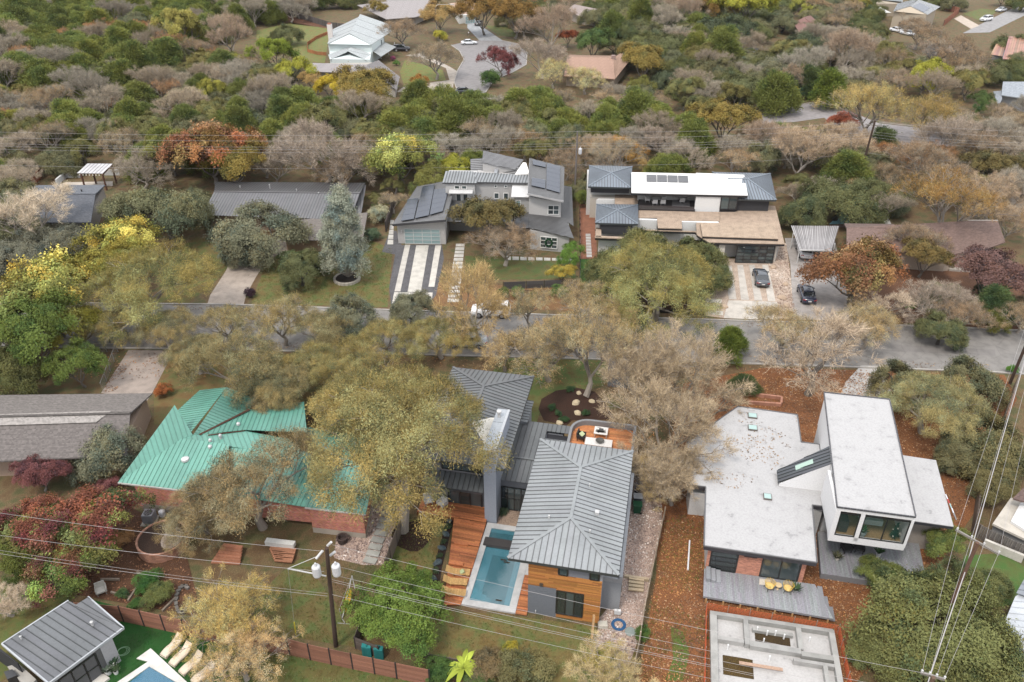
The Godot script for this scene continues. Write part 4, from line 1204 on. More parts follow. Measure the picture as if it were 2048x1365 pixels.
	boards(dk, "deck_boards", M.wood, ip, up([V3(-2.4,0,3.12), V3(-1.53,0,3.12), V3(-1.53,0,7), V3(-2.4,0,7)], 0.15), 0.14, V3(1,0,0), 0.45)

# ---------------------------------------------------------------- the white house with flat roofs
func house_white() -> void:
	var white := Color(.66,.66,.67)
	var roofc := Color(.39,.385,.39)
	var brick := Color(.5,.235,.165)
	var dark := Color(.04,.043,.05)
	var h := thing("flat_roofed_house", "white flat-roofed house with a cantilevered upper box and brick lower storey", "house", V3(25,0,-50), -11, "", true)
	var fp := [V3(-8.8,0,7.6), V3(-.4,0,7.7), V3(0,0,1.3), V3(1.3,0,1.3), V3(1.6,0,-7), V3(0,0,-7), V3(.1,0,-11.2), V3(-5.4,0,-11.5), V3(-10.2,0,-5), V3(-10.2,0,.75), V3(-8.6,0,.75)]
	var low := group_part(h, "lower_roof")
	var st := S(roofc)
	slab(st, up(fp, 3.6), 0.1)
	put(st, "membrane", M.membrane, low)
	st = S(dark)
	slab(st, up(fp, 3.49), 0.3)
	put(st, "fascia", M.metal, low)
	st = S(Color(.1,.1,.105))
	for i in fp.size():
		bar(st, fp[i] + V3(0,3.6,0), fp[(i + 1) % fp.size()] + V3(0,3.6,0), 0.1, 0.1)
	put(st, "roof_edge", M.metal, low)
	block(h, "wall", M.plain, Color(.5,.5,.5), up([V3(-8.3,0,7), V3(-.9,0,7), V3(-.5,0,1.5), V3(1,0,1), V3(1.2,0,-6.5), V3(-.3,0,-6.8), V3(-.3,0,-10.9), V3(-5.2,0,-11), V3(-9,0,-5), V3(-8.3,0,.6)], 3.2), 0.0)
	st = S(brick)
	for q in [[-8.35, -8.05], [-6.02, -4.12], [-1.28, -0.88]]:
		var yy := 0.55
		var row := 0
		while yy < 3.2:
			var x: float = q[0] - (0.12 if row % 2 else 0.0)
			while x < q[1]:
				var t := rng.randf_range(0.75, 1.2)
				st.set_color(Color(brick.r * t, brick.g * t, brick.b * t))
				bx(st, V3(maxf(x, q[0]), yy, 7.0), V3(minf(x + 0.225, q[1]), yy + 0.066, 7.05))
				x += 0.24
			yy += 0.08
			row += 1
	put(st, "brickwork", M.plain, h, "stuff")
	boxp(h, "wall_light", M.metal, Color(.1,.06,.05), V3(-5.6,2.55,7.05), V3(-4.6,2.6,7.12))
	window(h, V3(-8.05,.62,7), V3(-6.02,.62,7), 2.5, 1, 5, V3(0,0,1))
	window(h, V3(-4.12,.62,7), V3(-1.28,.62,7), 2.5, 2, 1, V3(0,0,1), Color(.02,.02,.022), 0.08, "glass_door")
	for s in [[-4.55, -10.5, 0.85, 0.75], [-4.65, -8.6, 0.85, 0.75], [-3.9, 0.7, 0.68, 0.7]]:
		var sk := group_part(h, "skylight")
		boxp(sk, "frame", M.metal, Color(.12,.1,.09), V3(s[0], 3.6, s[1]), V3(s[0] + s[2], 3.74, s[1] + s[3]))
		boxp(sk, "pane", M.glass, Color(.3,.42,.4), V3(s[0] + 0.06, 3.74, s[1] + 0.06), V3(s[0] + s[2] - 0.06, 3.76, s[1] + s[3] - 0.06))
	var ub := [V3(1.75,7,-10.4), V3(7.45,7,-10.4), V3(6.37,7,5.02), V3(.73,7,5.02)]
	var ur := group_part(h, "upper_roof")
	st = S(roofc * 1.02)
	slab(st, ub, 0.08)
	put(st, "membrane", M.membrane, ur)
	st = S(white)
	slab(st, [ub[0] + V3(.05,-.09,.05), ub[1] + V3(-.05,-.09,.05), ub[2] + V3(-.04,-.09,-.04), ub[3] + V3(.04,-.09,-.04)], 0.3)
	put(st, "fascia", M.plain, ur)
	st = S(Color(.07,.07,.075))
	for i in 4:
		for k in 12:
			var a: Vector3 = ub[i].lerp(ub[(i + 1) % 4], k / 12.0)
			var b: Vector3 = ub[i].lerp(ub[(i + 1) % 4], (k + 0.94) / 12.0)
			bar(st, a + V3(0,.02,0), b + V3(0,.02,0), 0.09, 0.12)
	put(st, "roof_edge", M.metal, ur)
	var ux := [V3(1.85,0,-10.2), V3(7.3,0,-10.2), V3(6.55,0,.2), V3(1.15,0,.2)]
	block(h, "upper_wall", M.plain, white, up(ux, 6.6), 3.45)
	block(h, "ground_wall", M.plain, Color(.55,.55,.55), up([V3(1.85,0,-10), V3(7.2,0,-10), V3(6.7,0,-1.5), V3(1.3,0,.8)], 3.44), 0.0)
	block(h, "box_floor", M.plain, white, up([V3(1.16,0,.21), V3(6.54,0,.21), V3(6.36,0,5), V3(.75,0,5)], 3.75), 3.45)
	block(h, "floorboards", M.wood, Color(.36,.24,.12), up([V3(1.3,0,.25), V3(6.4,0,.25), V3(6.2,0,4.75), V3(.95,0,4.75)], 3.77), 3.752)
	boxp(h, "box_side", M.plain, white, V3(.75,3.75,.2), V3(.98,6.6,5))
	boxp(h, "box_side", M.plain, white, V3(6.2,3.75,.2), V3(6.4,6.6,5))
	for q in [[0.98, 1.1], [2.6, 2.9]]:
		boxp(h, "box_mullion", M.plain, white, V3(q[0], 3.75, 4.8), V3(q[1], 6.6, 5.0))
	boxp(h, "box_sill", M.plain, white, V3(1.1,3.75,4.8), V3(6.2,4.12,5))
	window(h, V3(1.12,4.12,4.9), V3(2.58,4.12,4.9), 2.3, 1, 1, V3(0,0,1), Color(.02,.02,.022), 0.06, "window", M.clear_glass)
	window(h, V3(2.92,4.12,4.9), V3(6.18,4.12,4.9), 2.3, 2, 1, V3(0,0,1), Color(.02,.02,.022), 0.06, "window", M.clear_glass)
	var so := group_part(h, "bed")
	boxp(so, "mattress", M.plain, Color(.35,.42,.4), V3(3.3,4,1.2), V3(5,4.5,3.2))
	boxp(so, "headboard", M.plain, Color(.22,.24,.24), V3(3.3,3.8,1), V3(5,5,1.18))
	boxp(h, "cabinet", M.plain, Color(.03,.03,.03), V3(1.5,3.78,2), V3(2.2,4.9,4.2))
	var sl := group_part(h, "dormer_roof")
	seam_roof(sl, M.metal, Color(.06,.066,.078), [V3(-2.6,3.9,-2.2), V3(1.45,6.5,-3.2), V3(1.25,6.5,-.8), V3(-2.6,3.9,-.55)], 0.4, V3(-1,0,0))
	boxp(sl, "skylight_pane", M.glass, Color(.3,.42,.36), V3(-.01,-.01,-.01), V3(.01,.01,.01)).transform = Transform3D(Basis(V3(-65,-41,8) , V3(-2,5,0), V3(0,0,28)), V3(-.6,5.24,-1.75))
	st = S(white)
	tri(st, V3(-2.5,3.6,-.58), V3(1.2,3.6,-.62), V3(1.2,6.45,-.82))
	tri(st, V3(-2.5,3.6,-.58), V3(1.2,6.45,-.82), V3(-2.5,3.88,-.6))
	tri(st, V3(-2.5,3.6,-2.18), V3(1.4,6.45,-3.16), V3(1.4,3.6,-3))
	put(st, "dormer_cheek", M.plain, h)
	boxp(h, "entry_panel", M.plain, Color(.42,.43,.45), V3(0,.6,1.02), V3(.62,3.3,1.06))
	var rr := group_part(h, "pavilion_roof")
	var rq := [V3(7,4,-6.4), V3(11.2,4,-6.15), V3(10.57,4,2.12), V3(6.5,4,2.04)]
	st = S(roofc)
	slab(st, rq, 0.06)
	put(st, "membrane", M.membrane, rr)
	st = S(dark)
	slab(st, up(rq, -0.07), 0.26)
	put(st, "fascia", M.metal, rr)
	block(h, "pavilion_wall", M.plain, Color(.3,.27,.24), up([V3(7,0,-6), V3(10.8,0,-5.8), V3(10.2,0,.9), V3(6.8,0,.9)], 3.66), 0.0)
	block(h, "annex", M.plain, Color(.55,.55,.55), up([V3(-9.85,0,-1.4), V3(-8.35,0,-1.4), V3(-8.35,0,.45), V3(-9.7,0,.5)], 2.5), 0.0)
	var grey := Color(.22,.225,.24)
	var d := thing("grey_deck", "long grey board deck on timber legs before the brick front with yellow chairs", "deck", V3(25,0,-50), -11, "", true)
	var dq := [V3(-8.4,.6,7.06), V3(.1,.6,7.06), V3(1.05,.6,10.2), V3(-8.5,.6,9.9)]
	boards(d, "deck_boards", M.wood, grey * 1.35, dq, 0.14, V3(.02,0,1), 0.12)
	block(d, "deck_rim", M.plain, grey, up(dq, -0.035), 0.4)
	for k in 8:
		boxp(d, "leg", M.wood, Color(.5,.3,.13), V3(-8.3 + k * 1.28, 0, 9.85 + k * 0.035), V3(-8.18 + k * 1.28, 0.4, 9.97 + k * 0.035))
	for k in 3:
		boxp(d, "step", M.plain, grey * (1.0 - 0.1 * k), V3(0.25 + k * 0.32, 0.5 - k * 0.16, 7.2 + k * 0.8), V3(0.62 + k * 0.32, 0.62 - k * 0.16, 10.1))
		boxp(d, "step", M.plain, grey * (1.1 + 0.1 * k), V3(-8.3 + k * 0.4, 0.6, 7.12), V3(-7.95 + k * 0.4, 0.95 - 0.1 * k, 8.4))
	d = thing("grey_deck", "square grey board deck under the white cantilevered box", "deck", V3(25,0,-50), -11, "", true)
	dq = [V3(1.05,.6,1.1), V3(9.1,.6,.95), V3(8.7,.6,5.9), V3(.72,.6,5.8)]
	boards(d, "deck_boards", M.wood, grey * 1.1, dq, 0.14, V3(.02,0,1), 0.12)
	block(d, "deck_rim", M.plain, grey * 0.8, up(dq, -0.035), 0.0)
	var c := thing("concrete_pool_shell", "unfinished raw concrete pool shell inside the orange mesh fence", "pool shell", V3(25,0,-50), -11, "", true)
	var cc := Color(.38,.375,.36)
	boxp(c, "floor", M.membrane, Color(.42,.41,.4), V3(-7.9,-.1,11.2), V3(.95,.05,18.5))
	for q in [[-8.0, 11.1, 1.0, 11.42], [-8.0, 11.43, -7.5, 18.6], [0.6, 11.43, 1.0, 18.6], [-7.49, 13.3, -5.6, 13.6], [-5.55, 11.43, -5.2, 13.65], [-5.19, 13.3, -1.6, 13.75], [-1.75, 11.43, -1.4, 13.3], [-1.59, 13.5, 0.59, 13.9], [-2.2, 14.2, 0.59, 14.45], [-0.2, 14.46, 0.1, 17]]:
		boxp(c, "wall", M.concrete, cc * rng.randf_range(0.85, 1.1), V3(q[0], 0, q[1]), V3(q[2], 0.5, q[3]))
	boxp(c, "dark_pit", M.litter, Color(.07,.055,.02), V3(-4.7,.05,12.2), V3(-2.2,.09,12.9))
	boxp(c, "dark_pit", M.litter, Color(.1,.085,.02), V3(-7.1,.05,14.6), V3(-5,.09,16.2))
	boxp(c, "curb", M.concrete, cc * 0.9, V3(-4.9,.05,11.9), V3(-2,.35,12.18))
	boxp(c, "plank", M.wood, Color(.42,.28,.2), V3(-6,.3,15.1), V3(-3,.36,15.35))
	for q in [[-4.6, 12.0], [-3.9, 12.2], [-3.3, 12.1], [-2.7, 12.3], [-0.9, 12.2], [-3.9, 14.4], [-6.8, 14.0], [-4.2, 12.95]]:
		boxp(c, "pipe_stub", M.plain, Color(.75,.75,.75), V3(q[0], 0.05, q[1]), V3(q[0] + 0.09, 0.6, q[1] + 0.09))
	var of := thing("mesh_fence", "orange plastic mesh fence round the unfinished concrete pool", "fence", V3(25,0,-50), -11, "", true)
	var line := [V3(-8.5,0,19), V3(-8.25,0,10.75), V3(1.35,0,11), V3(1.5,0,19)]
	for s in 3:
		var n := 6
		for i in n:
			var a: Vector3 = line[s].lerp(line[s + 1], float(i) / n)
			var b: Vector3 = line[s].lerp(line[s + 1], (i + 1.0) / n)
			st = S(Color(.5,.1,.035))
			for k in 6:
				bar(st, a + V3(0, 0.1 + k * 0.15, 0), b + V3(0, 0.1 + k * 0.15 - 0.02, 0), 0.012, 0.035)
			for k in 8:
				bar(st, a.lerp(b, k / 8.0) + V3(0,.08,0), a.lerp(b, k / 8.0) + V3(0,.9,0), 0.04, 0.012)
			put(st, "mesh_panel", M.plain, of)
			st = S(Color(.3,.28,.25))
			bar(st, a, a + V3(0,1.05,0), 0.04, 0.04)
			put(st, "stake", M.metal, of)

func houses() -> void:
	house_grey()
	house_white()
	house_green()
	garden_shed()
	house_brown_left()
	house_solar()
	house_flat_tan()
	house_carport()
	house_ranch()
	house_dark_left()

# ---------------------------------------------------------------- brick house under the green metal roof
func house_green() -> void:
	var green := Color(.115,.31,.245)
	var h := thing("brick_house", "brick bungalow under a sprawling weathered turquoise-green metal roof", "house", V3(-26.66,0,-59.5))
	var roof := group_part(h, "roof")
	var e := 2.9
	var rz := 4.3
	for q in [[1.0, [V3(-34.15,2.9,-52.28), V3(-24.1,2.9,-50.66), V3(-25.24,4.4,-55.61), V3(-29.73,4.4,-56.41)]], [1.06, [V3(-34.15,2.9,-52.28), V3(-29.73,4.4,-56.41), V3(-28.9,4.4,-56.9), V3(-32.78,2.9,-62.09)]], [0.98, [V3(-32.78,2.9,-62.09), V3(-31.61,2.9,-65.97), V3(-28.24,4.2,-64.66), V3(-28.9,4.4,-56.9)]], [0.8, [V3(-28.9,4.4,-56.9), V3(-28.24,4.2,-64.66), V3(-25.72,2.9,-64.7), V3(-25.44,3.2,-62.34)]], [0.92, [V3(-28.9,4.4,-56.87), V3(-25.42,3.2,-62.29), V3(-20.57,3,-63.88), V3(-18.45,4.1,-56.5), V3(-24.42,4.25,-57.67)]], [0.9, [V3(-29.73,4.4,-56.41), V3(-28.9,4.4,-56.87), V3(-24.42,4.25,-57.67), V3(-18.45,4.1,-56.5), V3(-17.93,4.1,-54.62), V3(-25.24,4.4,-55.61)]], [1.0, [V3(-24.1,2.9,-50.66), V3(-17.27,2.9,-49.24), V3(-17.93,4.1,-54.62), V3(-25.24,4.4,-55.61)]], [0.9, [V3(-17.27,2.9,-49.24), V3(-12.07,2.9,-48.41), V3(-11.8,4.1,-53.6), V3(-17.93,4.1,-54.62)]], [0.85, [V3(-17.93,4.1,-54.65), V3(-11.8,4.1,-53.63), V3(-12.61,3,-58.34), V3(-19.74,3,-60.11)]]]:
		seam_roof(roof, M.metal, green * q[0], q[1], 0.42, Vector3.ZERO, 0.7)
	var st := S(Color(.1,.05,.035))
	bar(st, V3(-28.28,4.46,-56.89), V3(-25.39,3.44,-62.02), 0.25, 0.03)
	bar(st, V3(-27.52,4.42,-56.87), V3(-24.41,4.3,-57.66), 0.12, 0.03)
	bar(st, V3(-30.52,4,-59.09), V3(-28.98,4.4,-57.04), 0.1, 0.03)
	put(st, "leaf_gutter", M.litter, roof)
	for v in [[V3(-28.78,3.6,-54.19), 0.24], [V3(-26.86,4.1,-55.32), 0.12], [V3(-25.35,4,-58.71), 0.12], [V3(-27.02,4.3,-55.97), 0.1], [V3(-26.29,4.35,-56.55), 0.1]]:
		st = S(Color(.55,.55,.56))
		lathe(st, v[0], [Vector2(v[1], -0.3), Vector2(v[1], 0.15), Vector2(v[1] * 1.5, 0.18), Vector2(v[1] * 1.4, 0.35), Vector2(0, 0.5)], 10)
		put(st, "roof_vent", M.metal, roof)
	var sk := group_part(roof, "skylight")
	st = S(Color(.16,.16,.17))
	slab(st, [V3(-16.08,3.42,-50.92), V3(-15.59,3.42,-50.78), V3(-15.45,3.75,-51.71), V3(-15.95,3.75,-51.93)], 0.16)
	put(st, "frame", M.metal, roof)
	var brick := Color(.5,.27,.2)
	block(h, "brick_wall", M.brick, brick, [V3(-32.61,2.75,-51.97), V3(-24.14,2.75,-50.67), V3(-25.31,2.75,-57.67), V3(-30.78,2.75,-58.16), V3(-32.32,2.75,-54.84)], 0.75)
	block(h, "brick_wall", M.brick, brick, [V3(-16.94,2.75,-49.2), V3(-12.33,2.75,-48.47), V3(-12.43,2.75,-54.84), V3(-18.2,2.75,-55.76)], 0.6)
	block(h, "brick_wall", M.brick, brick, [V3(-24.16,2.7,-50.73), V3(-17.07,2.7,-49.75), V3(-19.21,2.7,-58.22), V3(-24.78,2.7,-60.24), V3(-28.98,2.7,-62.9)], 0.6)
	block(h, "plinth", M.concrete, Color(.38,.33,.28), [V3(-32.61,2.75,-51.97) + V3(0,-2,0), V3(-24.14,2.75,-50.67) + V3(0,-2,0), V3(-25.31,2.75,-57.67) + V3(0,-2,0), V3(-32.32,2.75,-54.84) + V3(0,-2,0)], 0.0)
	block(h, "plinth", M.concrete, Color(.38,.33,.28), [V3(-16.94,2.75,-49.2) + V3(0,-2.16,0), V3(-12.33,2.75,-48.47) + V3(0,-2.16,0), V3(-12.43,2.75,-54.84) + V3(0,-2.16,0), V3(-18.2,2.75,-55.76) + V3(0,-2.16,0)], 0.0)
	st = S(Color(.5,.49,.47))
	bar(st, V3(-34.15,2.82,-52.28), V3(-24.11,2.82,-50.64), 0.14, 0.14)
	bar(st, V3(-17.29,2.82,-49.24), V3(-12.08,2.82,-48.45), 0.14, 0.14)
	put(st, "gutter", M.metal, h)
	st = S(Color(.75,.75,.75))
	bar(st, V3(-12.33,2.75,-48.47), V3(-12.53,0,-49.41), 0.1, 0.1)
	put(st, "downpipe", M.metal, h)
	var o := V3(.12,0,1)
	window(h, V3(-32.51,1.75,-52.38), V3(-31.78,1.75,-52.25), 0.55, 1, 1, o)
	for q in [[V3(-15.72,1.3,-49.59), V3(-15.17,1.3,-49.49), 0.75], [V3(-13.8,.9,-49.36), V3(-13.43,.9,-49.3), 1.0], [V3(-14.15,1,-49.4), V3(-13.84,1,-49.34), 0.6]]:
		st = S(Color(.2,.21,.22))
		bar(st, q[0] + V3(0, q[2] / 2, 0.05), q[1] + V3(0, q[2] / 2, 0.05), 0.2, q[2])
		put(st, "meter_box", M.metal, h)
	window(h, V3(-17.31,1,-50.14), V3(-16.86,1,-50.06), 0.9, 1, 1, o)
	# ---- timber steps and bench of the garden
	var s := thing("garden_steps", "broad reddish timber steps below the brown-olive elm", "steps", V3(-23.67,0,-46.47))
	for k in 6:
		st = S(Color(.3,.13,.075) * rng.randf_range(0.85, 1.2))
		var p := V3(-23.96,0,-47.21).lerp(V3(-24.63,0,-45.56), k / 6.0)
		var q := V3(-22.27,0,-46.93).lerp(V3(-22.12,0,-45.42), k / 6.0)
		bar(st, p + V3(0, 0.55 - k * 0.085, 0), q + V3(0, 0.55 - k * 0.085, 0), 0.36, 0.12)
		put(st, "step", M.wood, s)
	s = thing("timber_platform", "reddish timber platform with a grey cushion box below the elm's right side", "platform", V3(-18.81,0,-46.47))
	for k in 7:
		st = S(Color(.33,.15,.085) * rng.randf_range(0.8, 1.2))
		bar(st, V3(-20.08,0,-47.11).lerp(V3(-19.23,0,-45.65), k / 7.0) + V3(0,.3,0), V3(-17.87,0,-46.93).lerp(V3(-17.88,0,-45.47), k / 7.0) + V3(0,.3,0), 0.3, 0.1)
		put(st, "plank", M.wood, s)
	st = S(Color(.5,.5,.48))
	bar(st, V3(-20.51,0,-47.68) + V3(0,.5,0), V3(-18.03,0,-47.3) + V3(0,.5,0), 0.5, 0.4)
	put(st, "box", M.plain, s)
	# ---- round brick planter
	var pl := thing("brick_planter", "round brick planter with soil and cactus in the back garden", "planter", V3(-28.87,0,-47.39))
	var cen := V3(-29.15,0,-47.77)
	st = S(Color(.36,.2,.14))
	for ry in 10:
		for k in 40:
			var a := TAU * (k + 0.5 * (ry % 2)) / 40
			var t := rng.randf_range(0.7, 1.2)
			st.set_color(Color(0.36 * t, 0.19 * t, 0.13 * t))
			obox(st, Transform3D(Basis(Vector3.UP, -a + PI / 2), cen + V3(cos(a) * 1.95, 0.05 + ry * 0.095, sin(a) * 1.95)), V3(.29,.085,.16))
	put(st, "brickwork", M.plain, pl, "stuff")
	st = S(Color(.06,.045,.04))
	slab(st, up(ring_pts(cen, 1.86, 1.86, 24), 0.86), 0.2)
	put(st, "soil", M.litter, pl)
	st = S(Color(.4,.36,.33))
	slab(st, up(ring_pts(cen + V3(.9,0,.1), 0.85, 1.2, 16), 0.9), 0.1)
	put(st, "pale_gravel", M.gravel, pl)

func garden_shed() -> void:
	var h := thing("pool_house", "small grey stucco pool house with a stepped dark metal roof at the lower left", "pool house", V3(-31.48,0,-35.7))
	var roof := group_part(h, "roof")
	var c := Color(.115,.12,.13)
	seam_roof(roof, M.metal, c, [V3(-35.2,3,-35.7), V3(-32.35,3,-39.42), V3(-27.52,2.75,-37.23), V3(-30.62,2.75,-32.82)], 0.5, V3(-27.52,2.75,-37.23) - V3(-32.29,3,-39.82))
	seam_roof(roof, M.metal, c, [V3(-31.7,3.02,-39), V3(-31.06,3.02,-39.74), V3(-27.5,2.76,-37.23), V3(-28.68,2.8,-37.71)], 0.5, V3(-27.52,2.75,-37.23) - V3(-32.29,3,-39.82))
	var st := S(Color(.4,.42,.45))
	bar(st, V3(-30.65,2.7,-32.85), V3(-27.53,2.7,-37.28), 0.1, 0.2)
	bar(st, V3(-35.24,2.95,-35.74), V3(-32.38,2.95,-39.46), 0.1, 0.2)
	bar(st, V3(-31.1,2.95,-39.8), V3(-27.53,2.7,-37.28), 0.1, 0.2)
	bar(st, V3(-35.24,2.95,-35.74), V3(-30.65,2.7,-32.85), 0.1, 0.2)
	put(st, "fascia", M.metal, roof)
	for v in [[V3(-29.71,2.95,-37.37), 0.08], [V3(-34.1,2.95,-36.16), 0.06]]:
		st = S(Color(.5,.5,.5))
		lathe(st, v[0], [Vector2(v[1], -0.1), Vector2(v[1], 0.3), Vector2(v[1] * 1.6, 0.32), Vector2(0, 0.4)], 8)
		put(st, "roof_vent", M.metal, roof)
	var w0 := V3(-28.1,2.5,-36.58)
	var w1 := V3(-30.63,2.5,-33.04)
	var w2 := V3(-32.12,2.5,-39.16)
	var w3 := V3(-34.12,2.5,-36.5)
	block(h, "wall", M.plain, Color(.36,.36,.38), [w0, V3(-28.6,2.5,-35.8), V3(-31.69,2.5,-35.94), w2], 0.0)
	block(h, "wall", M.plain, Color(.1,.1,.105), [V3(-28.62,2.48,-35.8), w1, w3, V3(-31.7,2.48,-35.97)], 0.0)
	var d0 := V3(-30.44,2.4,-33.4)
	var d1 := V3(-28.92,2.4,-35.46)
	var out := (d1 - d0).cross(Vector3.UP)
	if out.z < 0:
		out = -out
	window(h, V3(d0.x, 0.1, d0.z), V3(d1.x, 0.1, d1.z), 2.25, 3, 2, out, Color(.012,.012,.014), 0.12, "sliding_door")
	block(h, "door_step", M.concrete, Color(.6,.57,.52), [V3(-30.42,.2,-34.59), V3(-29.06,.2,-35.56), V3(-28.26,.2,-35.08), V3(-28.83,.2,-34.22)], 0.0)
	st = S(Color(.03,.03,.03))
	bar(st, V3(-29.12,1.75,-35.88), V3(-29.05,1.2,-35.73), 0.14, 0.14)
	put(st, "wall_light", M.metal, h)
	var k := thing("outdoor_kitchen", "stone topped outdoor kitchen counter with a dark grill beside the pool house", "counter", V3(-34.93,0,-35.57))
	block(k, "counter", M.concrete, Color(.42,.4,.37), [V3(-35.42,.9,-35.47), V3(-34.79,.9,-35.74), V3(-32.88,.9,-34.46), V3(-33.1,.9,-33.74)], 0.0)
	block(k, "grill", M.metal, Color(.03,.03,.032), [V3(-35.3,1.1,-34.92), V3(-34.81,1.1,-35.12), V3(-34.21,1.1,-34.65), V3(-34.74,1.1,-34.32)], 0.0)
	block(k, "screen", M.plain, Color(.025,.025,.028), [V3(-37.03,1.9,-36.82), V3(-35.95,1.9,-36.19), V3(-34.09,1.9,-35.04), V3(-34.12,1.9,-34.99), V3(-37.07,1.9,-36.68)], 0.0)
	var p := thing("garden_pool", "corner of a blue pool with broad white coping on the artificial turf", "swimming pool", V3(-25.42,0,-35.7))
	block(p, "coping", M.concrete, Color(.72,.7,.67), [V3(-26.36,.1,-37.58), V3(-22.24,.1,-34.42), V3(-22.77,.1,-34.42), V3(-25.88,.1,-36.07), V3(-27.29,.1,-34.42), V3(-28,.1,-34.42), V3(-26.12,.1,-36.47), V3(-27.05,.1,-36.72)], 0.0)
	block(p, "basin", M.plain, Color(.05,.15,.25), [V3(-25.88,.05,-36.05), V3(-22.91,.05,-34.45), V3(-27.07,.05,-34.45)], 0.0)
	block(p, "water", M.water, Color.WHITE, [V3(-25.88,.09,-36.06), V3(-22.82,.09,-34.4), V3(-27.16,.09,-34.4)], 0.07)

func house_brown_left() -> void:
	var h := thing("shingle_house", "house with a long brown shingle roof and a pale worn ridge at the left edge", "house", V3(-47.09,0,-65.17))
	var roof := group_part(h, "roof")
	var c := Color(.185,.165,.155)
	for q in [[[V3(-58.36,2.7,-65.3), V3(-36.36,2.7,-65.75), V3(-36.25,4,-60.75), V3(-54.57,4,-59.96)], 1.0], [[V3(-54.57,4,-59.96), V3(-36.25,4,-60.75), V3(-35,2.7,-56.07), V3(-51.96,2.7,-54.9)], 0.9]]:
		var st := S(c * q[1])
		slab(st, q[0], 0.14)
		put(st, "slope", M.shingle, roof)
	var st := S(Color(.36,.33,.31))
	slab(st, [V3(-54.7,4.03,-60.18), V3(-38.15,4.03,-61.03), V3(-38.98,3.85,-59.5), V3(-53.87,3.85,-58.73)], 0.03)
	put(st, "worn_ridge", M.shingle, roof)
	st = S(c * 0.6)
	bar(st, V3(-54.5,4.06,-59.88), V3(-36.21,4.06,-60.67), 0.3, 0.06)
	put(st, "ridge_cap", M.shingle, roof)
	block(h, "wall", M.plain, Color(.3,.22,.17), [V3(-58.12,2.6,-64.86), V3(-36.94,2.6,-65.38), V3(-35.78,2.6,-57.16), V3(-52.64,2.6,-55.95)], 0.0)
	var f := thing("chain_link_fence", "low chain-link fence with grey pipe rails along the left concrete driveway", "fence", V3(-44.73,0,-73.55))
	var line := [V3(-48.03,0,-77.58), V3(-45.46,0,-77.58), V3(-43.8,0,-69.65)]
	for s in 2:
		var n: int = [2, 4][s]
		for i in n:
			var a: Vector3 = line[s].lerp(line[s + 1], float(i) / n)
			var b: Vector3 = line[s].lerp(line[s + 1], (i + 1.0) / n)
			st = S(Color(.24,.23,.22))
			bar(st, a, a + V3(0,1.2,0), 0.07, 0.07)
			put(st, "post", M.metal, f)
			st = S(Color(.24,.23,.22))
			bar(st, a + V3(0,1.18,0), b + V3(0,1.18,0), 0.05, 0.05)
			for k in 10:
				bar(st, a + V3(0, 0.1 + k * 0.11, 0), b + V3(0, 0.1 + k * 0.11, 0), 0.008, 0.008)
			put(st, "rail", M.metal, f)

